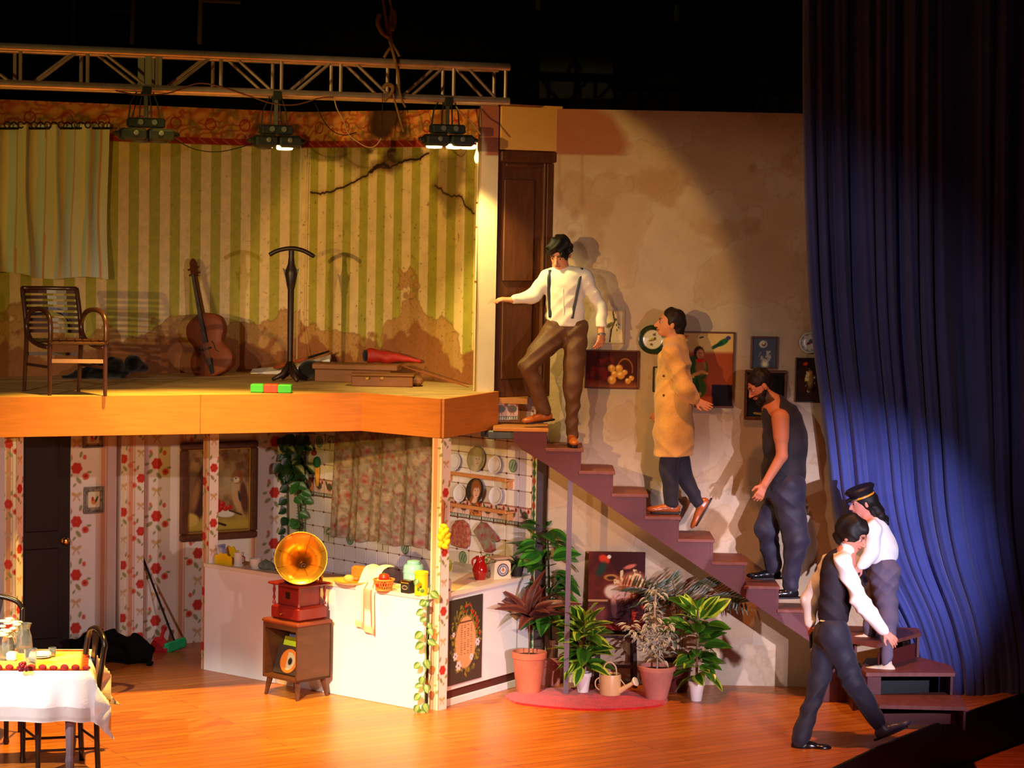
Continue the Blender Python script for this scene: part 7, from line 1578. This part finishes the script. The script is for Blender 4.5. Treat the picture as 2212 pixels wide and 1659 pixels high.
MB().tube([J['na']+V(0, 0, -.03), J['na']+V(0, 0, .04)], .045, 10).build('sock', m_blk, p1)

# ---- person 2: long mustard coat going up
Y = .22
J = dict(head=W(1446, 699, Y), neck=W(1457, 737, Y), sa=W(1450, 765, Y-.17), sb=W(1458, 763, Y+.15), waist=W(1452, 850, Y), ha=W(1452, 905, Y-.07), hb=W(1452, 905, Y+.07),
         ea=W(1480, 838, Y-.23), wa=W(1503, 864, Y-.17), eb=W(1448, 850, Y+.22), wb=W(1430, 880, Y+.12), ka=W(1444, 1012, Y-.04), na=W(1452, 1084, Y-.06), kb=W(1474, 1020, Y+.06), nb=W(1506, 1085, Y+.06))
fw_ = V(-1, -.12, .0)
sd = SDF(); body_base(sd, J, fwd=fw_); H = head(sd, J['head'], V(-1, -.12, .10), V(.1, 0, 1), 1.02); hand(sd, J['wa'], V(.8, -.1, -.45), V(-.1, -1, .4), .35, thumb=1); hand(sd, J['wb'], V(-.6, 0, -.8), V(.5, 1, 0), .5)
p2 = tag(sdfobj('person', sd, .0055, P_skin, None, 1, skin_cols(H, (204, 136, 94), beard=None)), 'person in a long mustard coat walking up the stairs', 'person')
hairmesh('hair', H, m_hair2, p2, r=(.088, .104, .100), off=(0, -.03, .035), face=(0, .15, -.03, .115), amp=.004, back=([(0, -.07, 0), (0, -.085, -.07)], [.07, .045]))
m_coat = M('mustard_wool', (204, 152, 80), .9, var=.12, scale=12, sheen=.4, bump=.35, bscale=70)
sd = SDF(); nk = J['neck']; sd.cone(nk-V(-.01, 0, .03), J['sa'], .075, .08, .05).cone(nk-V(-.01, 0, .03), J['sb'], .075, .08, .05)
sd.chain([W(1457, 785, Y), W(1455, 860, Y), W(1456, 930, Y), W(1457, 1010, Y)], [.175, .185, .20, .215], .05, (unit(V(-1, 0, 0)), 1.22))
for s_ in 'ab': sd.chain([J['s'+s_], J['e'+s_], J['w'+s_]+unit(J['e'+s_]-J['w'+s_])*.03], [.078, .068, .052], .035)
sd.disp = wrinkle(.005, 22, 5.0); sd.cut(W(1457, 983, Y), V(.06, 0, -1)); coat = sdfobj('coat', sd, .008, m_coat, p2)
sd = SDF(); sd.cone(nk+V(-.03, 0, -.015), nk+V(.03, 0, .02), .068, .062, .03); sd.disp = wrinkle(.004, 40, 2); sdfobj('collar', sd, .008, m_coat, p2)
for k in range(2):
    q = on_surface(bvh(coat), [(1434, 812+k*42)], .0)
    for q_ in q: MB().sph(q_, .011, 8, 6).build('button', M('dark_button', (90, 50, 24), .4), p2)
m_dt = M('charcoal_trousers', (38, 34, 44), .8, var=.15, sheen=.1)
sd = SDF(); sd.chain([J['ha'], J['ka'], J['na']], [.10, .074, .068], .03).chain([J['hb'], J['kb'], J['nb']], [.10, .072, .060], .03); sd.disp = wrinkle(.004, 36, 3.0); sd.cut(W(1457, 930, Y), (0, 0, 1)); sdfobj('trousers', sd, .008, m_dt, p2)
m_sh2 = M('orange_brown_shoe', (168, 84, 36), .3, spec=.6); shoe('shoe', J['na'], V(-1, -.05, -.0), m_sh2, p2); shoe('shoe', J['nb'], V(-.45, 0, -.85), m_sh2, p2)

# ---- person 3: sleeveless black top, bearded, bending forward
Y = .16
J = dict(head=W(1641, 834, Y), neck=W(1672, 866, Y), sa=W(1686, 902, Y-.18), sb=W(1690, 900, Y+.14), waist=W(1702, 1000, Y), ha=W(1700, 1062, Y-.08), hb=W(1698, 1062, Y+.08),
         ea=W(1689, 985, Y-.24), wa=W(1652, 1046, Y-.26), eb=W(1672, 985, Y+.16), wb=W(1650, 1040, Y+.12), ka=W(1720, 1165, Y-.12), na=W(1708, 1268, Y-.06), kb=W(1655, 1140, Y+.05), nb=W(1670, 1226, Y+.08))
sd = SDF(); body_base(sd, J, fwd=(-1, -.1, 0), sx=1.15, armr=(.066, .047, .032)); sd.cone(J['sa']-V(0, 0, .01), J['sa']+(J['ea']-J['sa'])*.5, .070, .060, .03)
H = head(sd, J['head'], V(-.82, -.25, -.55), V(-.5, -.05, .85), 1.04); sd.ell(J['head']+(H['R3'][1]*.045-H['R3'][2]*.105), H['R3'], (.050, .045, .045), .02)
hand(sd, J['wa'], V(-.45, -.1, -1), V(-.2, 1, 0), .55, s=1.08, thumb=-1); hand(sd, J['wb'], V(-.4, 0, -1), V(0, 1, 0), .5)
p3 = tag(sdfobj('person', sd, .0055, P_skin, None, 1, skin_cols(H, (200, 122, 84), beard=(28, 18, 14))), 'bearded person in sleeveless black top climbing behind the front walker', 'person')
hairmesh('hair', H, m_hair2, p3, r=(.086, .104, .096), off=(0, -.028, .040), face=(0, .15, -.015, .118), amp=.003, freq=80, back=([(0, -.07, 0), (0, -.07, -.04)], [.06, .05]))
sd = SDF(); q = lambda a, b, h: H['c']+H['R3'][0]*a+H['R3'][1]*b+H['R3'][2]*h
sd.ell(q(0, .055, -.105), H['R3'], (.052, .050, .050), .02).cone(q(-.055, .01, -.05), q(-.03, .05, -.10), .022, .03, .02).cone(q(.055, .01, -.05), q(.03, .05, -.10), .022, .03, .02); sd.disp = wrinkle(.003, 90, 1); sdfobj('beard', sd, .006, m_hair, p3, 1)
m_blt = M('black_top', (34, 28, 36), .75, var=.1, sheen=.1)
sd = SDF(); sd.cone(W(1668, 893, Y-.04), W(1676, 960, Y-.05), .085, .11, .05).cone(J['neck']+V(.02, 0, -.035), J['sa']+V(.02, .05, .0), .078, .078, .04).cone(J['neck']+V(.02, 0, -.035), J['sb'], .078, .080, .04).cone(W(1690, 895, Y-.02), W(1700, 940, Y), .125, .165, .05, (unit(V(-1, -.1, 0)), 1.1))
sd.chain([W(1698, 910, Y+.02), W(1700, 960, Y), W(1692, 1020, Y), W(1688, 1062, Y)], [.155, .185, .200, .195], .05, (unit(V(-1, -.1, 0)), 1.12)); sd.disp = wrinkle(.005, 24, 7.0); sd.cut(W(1690, 1068, Y), V(.1, 0, -1)); sdfobj('sleeveless_top', sd, .008, m_blt, p3)
m_nt = M('dark_navy_trousers', (40, 36, 54), .65, var=.12, sheen=.1)
sd = SDF(); sd.cone(J['ha']+V(0, 0, .03), J['hb']+V(0, 0, .03), .165, .165, .04, (unit(V(-1, -.1, 0)), 1.15)).chain([J['ha'], J['ka'], J['na']+V(0, 0, .02)], [.155, .10, .075], .04).chain([J['hb'], J['kb'], J['nb']], [.14, .092, .070], .04); sd.disp = wrinkle(.006, 30, 3.0); sdfobj('trousers', sd, .008, m_nt, p3)
m_bsh = M('black_shoe', (20, 18, 20), .22, spec=.6); shoe('shoe', J['nb'], V(-1, -.1, -.02), m_bsh, p3, L=.28); shoe('shoe', J['na'], V(-1, -.15, -.0), m_bsh, p3, L=.28)

# ---- person 4: cap, long dark hair, white shirt, grey trousers, on the winder steps
Y = -.28
J = dict(head=W(1862, 1086, Y-.02), neck=W(1876, 1118, Y), sa=W(1886, 1140, Y-.15), sb=W(1884, 1136, Y+.13), waist=W(1908, 1195, Y), ha=W(1910, 1240, Y-.08), hb=W(1908, 1240, Y+.08),
         ea=W(1882, 1195, Y-.20), wa=W(1862, 1222, Y-.26), eb=W(1866, 1190, Y+.16), wb=W(1846, 1216, Y+.08), ka=W(1918, 1330, Y-.12), na=W(1916, 1430, Y-.22), kb=W(1886, 1310, Y+.08), nb=W(1878, 1366, Y+.08))
sd = SDF(); body_base(sd, J, sx=.92, fwd=(-.9, .3, 0), armr=(.040, .033, .024)); H = head(sd, J['head'], V(-1, -.22, -.22), V(-.2, 0, 1), .96); hand(sd, J['wa'], V(-.8, -.1, -.6), V(0, 1, -.5), .5, .9); hand(sd, J['wb'], V(-.8, -.1, -.6), V(0, 1, -.5), .5, .9)
p4 = tag(sdfobj('person', sd, .0055, P_skin, None, 1, skin_cols(H, (214, 140, 120))), 'person in peaked cap and white shirt stepping up the lowest steps', 'person')
hairmesh('hair', H, m_hair, p4, r=(.092, .106, .10), off=(0, -.028, .03), amp=.004, back=([(0, -.06, .0), (.02, -.10, -.10), (.04, -.15, -.20), (.06, -.18, -.30)], [.078, .072, .058, .026]))
sd = SDF(); hq = lambda a, b, h: H['c']+(H['R3'][0]*a+H['R3'][1]*b+H['R3'][2]*h)*.96
sd.chain([hq(-.03, -.08, -.05), hq(-.05, -.13, -.14), hq(-.04, -.17, -.22)], [.040, .036, .018], .02); sd.disp = wrinkle(.004, 70, 4); sdfobj('hair_lock', sd, .007, m_hair, p4, 1)
cap = thing('cap_piece', hq(0, 0, .07), None, None); bpy.data.objects.remove(cap)
R3 = H['R3']; cu = unit(R3[2]+R3[1]*.15)
m_cap = M('black_cap', (24, 20, 28), .5); cb = MB().lathe([(.090, 0), (.094, .035), (.112, .058), (.118, .072), (.105, .088), (.06, .094), (.001, .094)], hq(0, -.012, .045), 28, axis=cu, ref=R3[1], sx=1.08)
co = cb.build('peaked_cap', m_cap, p4, smooth='auto')
MB().lathe([(.096, 0), (.0975, .002), (.0975, .014), (.096, .016)], hq(0, -.012, .047)+cu*.002, 28, axis=cu, ref=R3[1], sx=1.08, cap=False).build('gold_band', M('gold_braid', (236, 150, 30), .4), co)
pe = [hq(a, .085+.055*math.cos(a*14), .046-.02*math.cos(a*14)) for a in np.linspace(-.075, .075, 9)]; MB().prism([hq(-.08, .05, .05)]+pe+[hq(.08, .05, .05)], cu*.008).build('peak', m_cap, co)
MB().sph(hq(0, .098, .095), .016, 10, 8, (1, .6, 1)).build('cap_badge', m_brass, co, smooth=True)
m_ws2 = M('bright_white_shirt', (240, 236, 236), .8, bump=.06, bscale=30); m_gt = M('grey_trousers', (104, 92, 112), .8, var=.1)
sd = SDF(); fw4 = unit(V(-.9, .3, 0)); sd.cone(J['neck']-V(-.01, 0, .02), J['sa'], .055, .068, .04).cone(J['neck']-V(-.01, 0, .02), J['sb'], .055, .066, .04)
sd.chain([W(1892, 1150, Y), W(1906, 1190, Y), W(1908, 1215, Y)], [.145, .145, .150], .05, (fw4, 1.25))
for s_ in 'ab': sd.chain([J['s'+s_], J['e'+s_], J['w'+s_]], [.070, .056, .042], .035)
sd.disp = wrinkle(.005, 36, 9.0); sd.cut(W(1908, 1212, Y), V(.15, 0, -1)); sdfobj('shirt', sd, .008, m_ws2, p4)
sd = SDF(); sd.cone(J['ha']+V(.01, 0, .01), J['hb']+V(.01, 0, .01), .140, .135, .04, (fw4, 1.1)).chain([J['ha']-V(0, 0, .02), J['ka'], J['na']], [.125, .074, .050], .04).chain([J['hb']-V(0, 0, .02), J['kb'], J['nb']], [.120, .074, .052], .04); sd.disp = wrinkle(.005, 34, 3.0); sdfobj('trousers', sd, .008, m_gt, p4)
m_wsh = M('cream_canvas_shoe', (226, 206, 176), .6); shoe('shoe', J['na']-V(0, 0, .01), V(-.95, .25, 0), m_wsh, p4, L=.25, sole=(226, 220, 206)); shoe('shoe', J['nb'], V(-.9, -.1, 0), m_wsh, p4, L=.25, sole=(226, 220, 206))

# ---- person 5: dark waistcoat, white sleeves, striding to the right along the stage
Y = -1.62
J = dict(head=W(1842, 1157, Y), neck=W(1826, 1188, Y), sa=W(1794, 1214, Y+.14), sb=W(1822, 1216, Y-.16), waist=W(1802, 1310, Y), ha=W(1792, 1372, Y+.07), hb=W(1802, 1372, Y-.07),
         ea=W(1752, 1296, Y+.20), wa=W(1748, 1352, Y+.12), eb=W(1860, 1300, Y-.22), wb=W(1910, 1364, Y-.24), ka=W(1766, 1480, Y-.02), na=W(1729, 1594, Y-.14), kb=W(1842, 1474, Y-.06), nb=W(1902, 1566, Y+.02))
fw5 = unit(V(.9, -.35, 0))
sd = SDF(); body_base(sd, J, fwd=fw5); H = head(sd, J['head'], V(.80, -.42, -.40), V(.3, -.2, 1), 1.04); hand(sd, J['wa'], V(.35, -.1, -.9), V(.6, .6, .2), .8, thumb=1); hand(sd, J['wb'], V(.75, -.1, -.7), V(-.3, .8, -.3), .5, thumb=-1)
p5 = tag(sdfobj('person', sd, .0055, P_skin, None, 1, skin_cols(H, (206, 130, 104))), 'person in dark waistcoat and white sleeves striding across the front', 'person')
hairmesh('hair', H, m_hair, p5, r=(.104, .120, .108), off=(0, -.02, .045), amp=.008, freq=40, back=([(0, -.07, .0), (0, -.08, -.05)], [.075, .06]))
m_ws3 = M('loose_white_shirt', (236, 230, 222), .8, bump=.06, bscale=30)
sd = SDF(); sd.cone(J['neck']+V(0, 0, -.01), J['neck']+V(.01, 0, .025), .064, .060, .02).cone(J['neck']-V(0, 0, .02), J['sa'], .055, .066, .04).cone(J['neck']-V(0, 0, .02), J['sb'], .055, .066, .04)
for s_ in 'ab': sd.chain([J['s'+s_], J['e'+s_], J['w'+s_]+unit(J['e'+s_]-J['w'+s_])*.02], [.068, .070, .046], .035)
sd.cone((J['sa']+J['sb'])/2-V(0, 0, .05), J['waist'], .13, .12, .04, (fw5, 1.3))
sd.disp = wrinkle(.006, 32, 4.0); sdfobj('shirt', sd, .008, m_ws3, p5)
m_vest = M('dark_waistcoat', (34, 24, 32), .8, var=.1)
sd = SDF(); cch = (J['sa']+J['sb'])/2; sd.cone(J['neck']-V(.02, 0, .04), J['sa']+V(.0, -.04, .005), .060, .050, .03).cone(J['neck']-V(.02, 0, .04), J['sb']+V(0, .05, .005), .060, .050, .03)
sd.chain([cch-V(0, 0, .07), J['waist'], J['waist']-V(0, 0, .06)], [.160, .148, .150], .04, (fw5, 1.28)); sd.disp = wrinkle(.004, 26, 6.0); sd.cut(W(1800, 1345, Y), V(.1, 0, -1))
vo = sdfobj('waistcoat', sd, .008, m_vest, p5)
q = on_surface(bvh(vo), [(1746+i*9, 1336+i*1.4) for i in range(8)], .004)
if len(q) > 2: MB().tube(q, .0065, 6).build('pale_waist_cord', M('pale_cord2', (236, 210, 140), .5), p5)
m_pt = M('blue_black_trousers', (34, 32, 46), .7, var=.12, sheen=.1)
sd = SDF(); sd.cone(J['ha']+V(0, 0, .02), J['hb']+V(0, 0, .02), .135, .135, .04, (fw5, 1.2)).chain([J['ha'], J['ka'], J['na']], [.115, .080, .066], .04).chain([J['hb'], J['kb'], J['nb']+V(-.01, 0, .01)], [.118, .082, .062], .04); sd.disp = wrinkle(.005, 30, 2.0); sdfobj('trousers', sd, .008, m_pt, p5)
shoe('shoe', J['na'], V(1, -.15, 0), m_bsh, p5, L=.29); shoe('shoe', J['nb'], V(.86, -.1, .42), M('grey_worn_shoe', (66, 62, 78), .4), p5, L=.28)
hq_ = J['wa']+V(.02, -.03, -.10); tag(MB().bbox(hq_, (.05, .03, .12), U=unit(V(.6, .2, .5)), b=.01).build('handheld_object', m_blk), 'small dark object held by the striding waistcoat wearer', 'object')
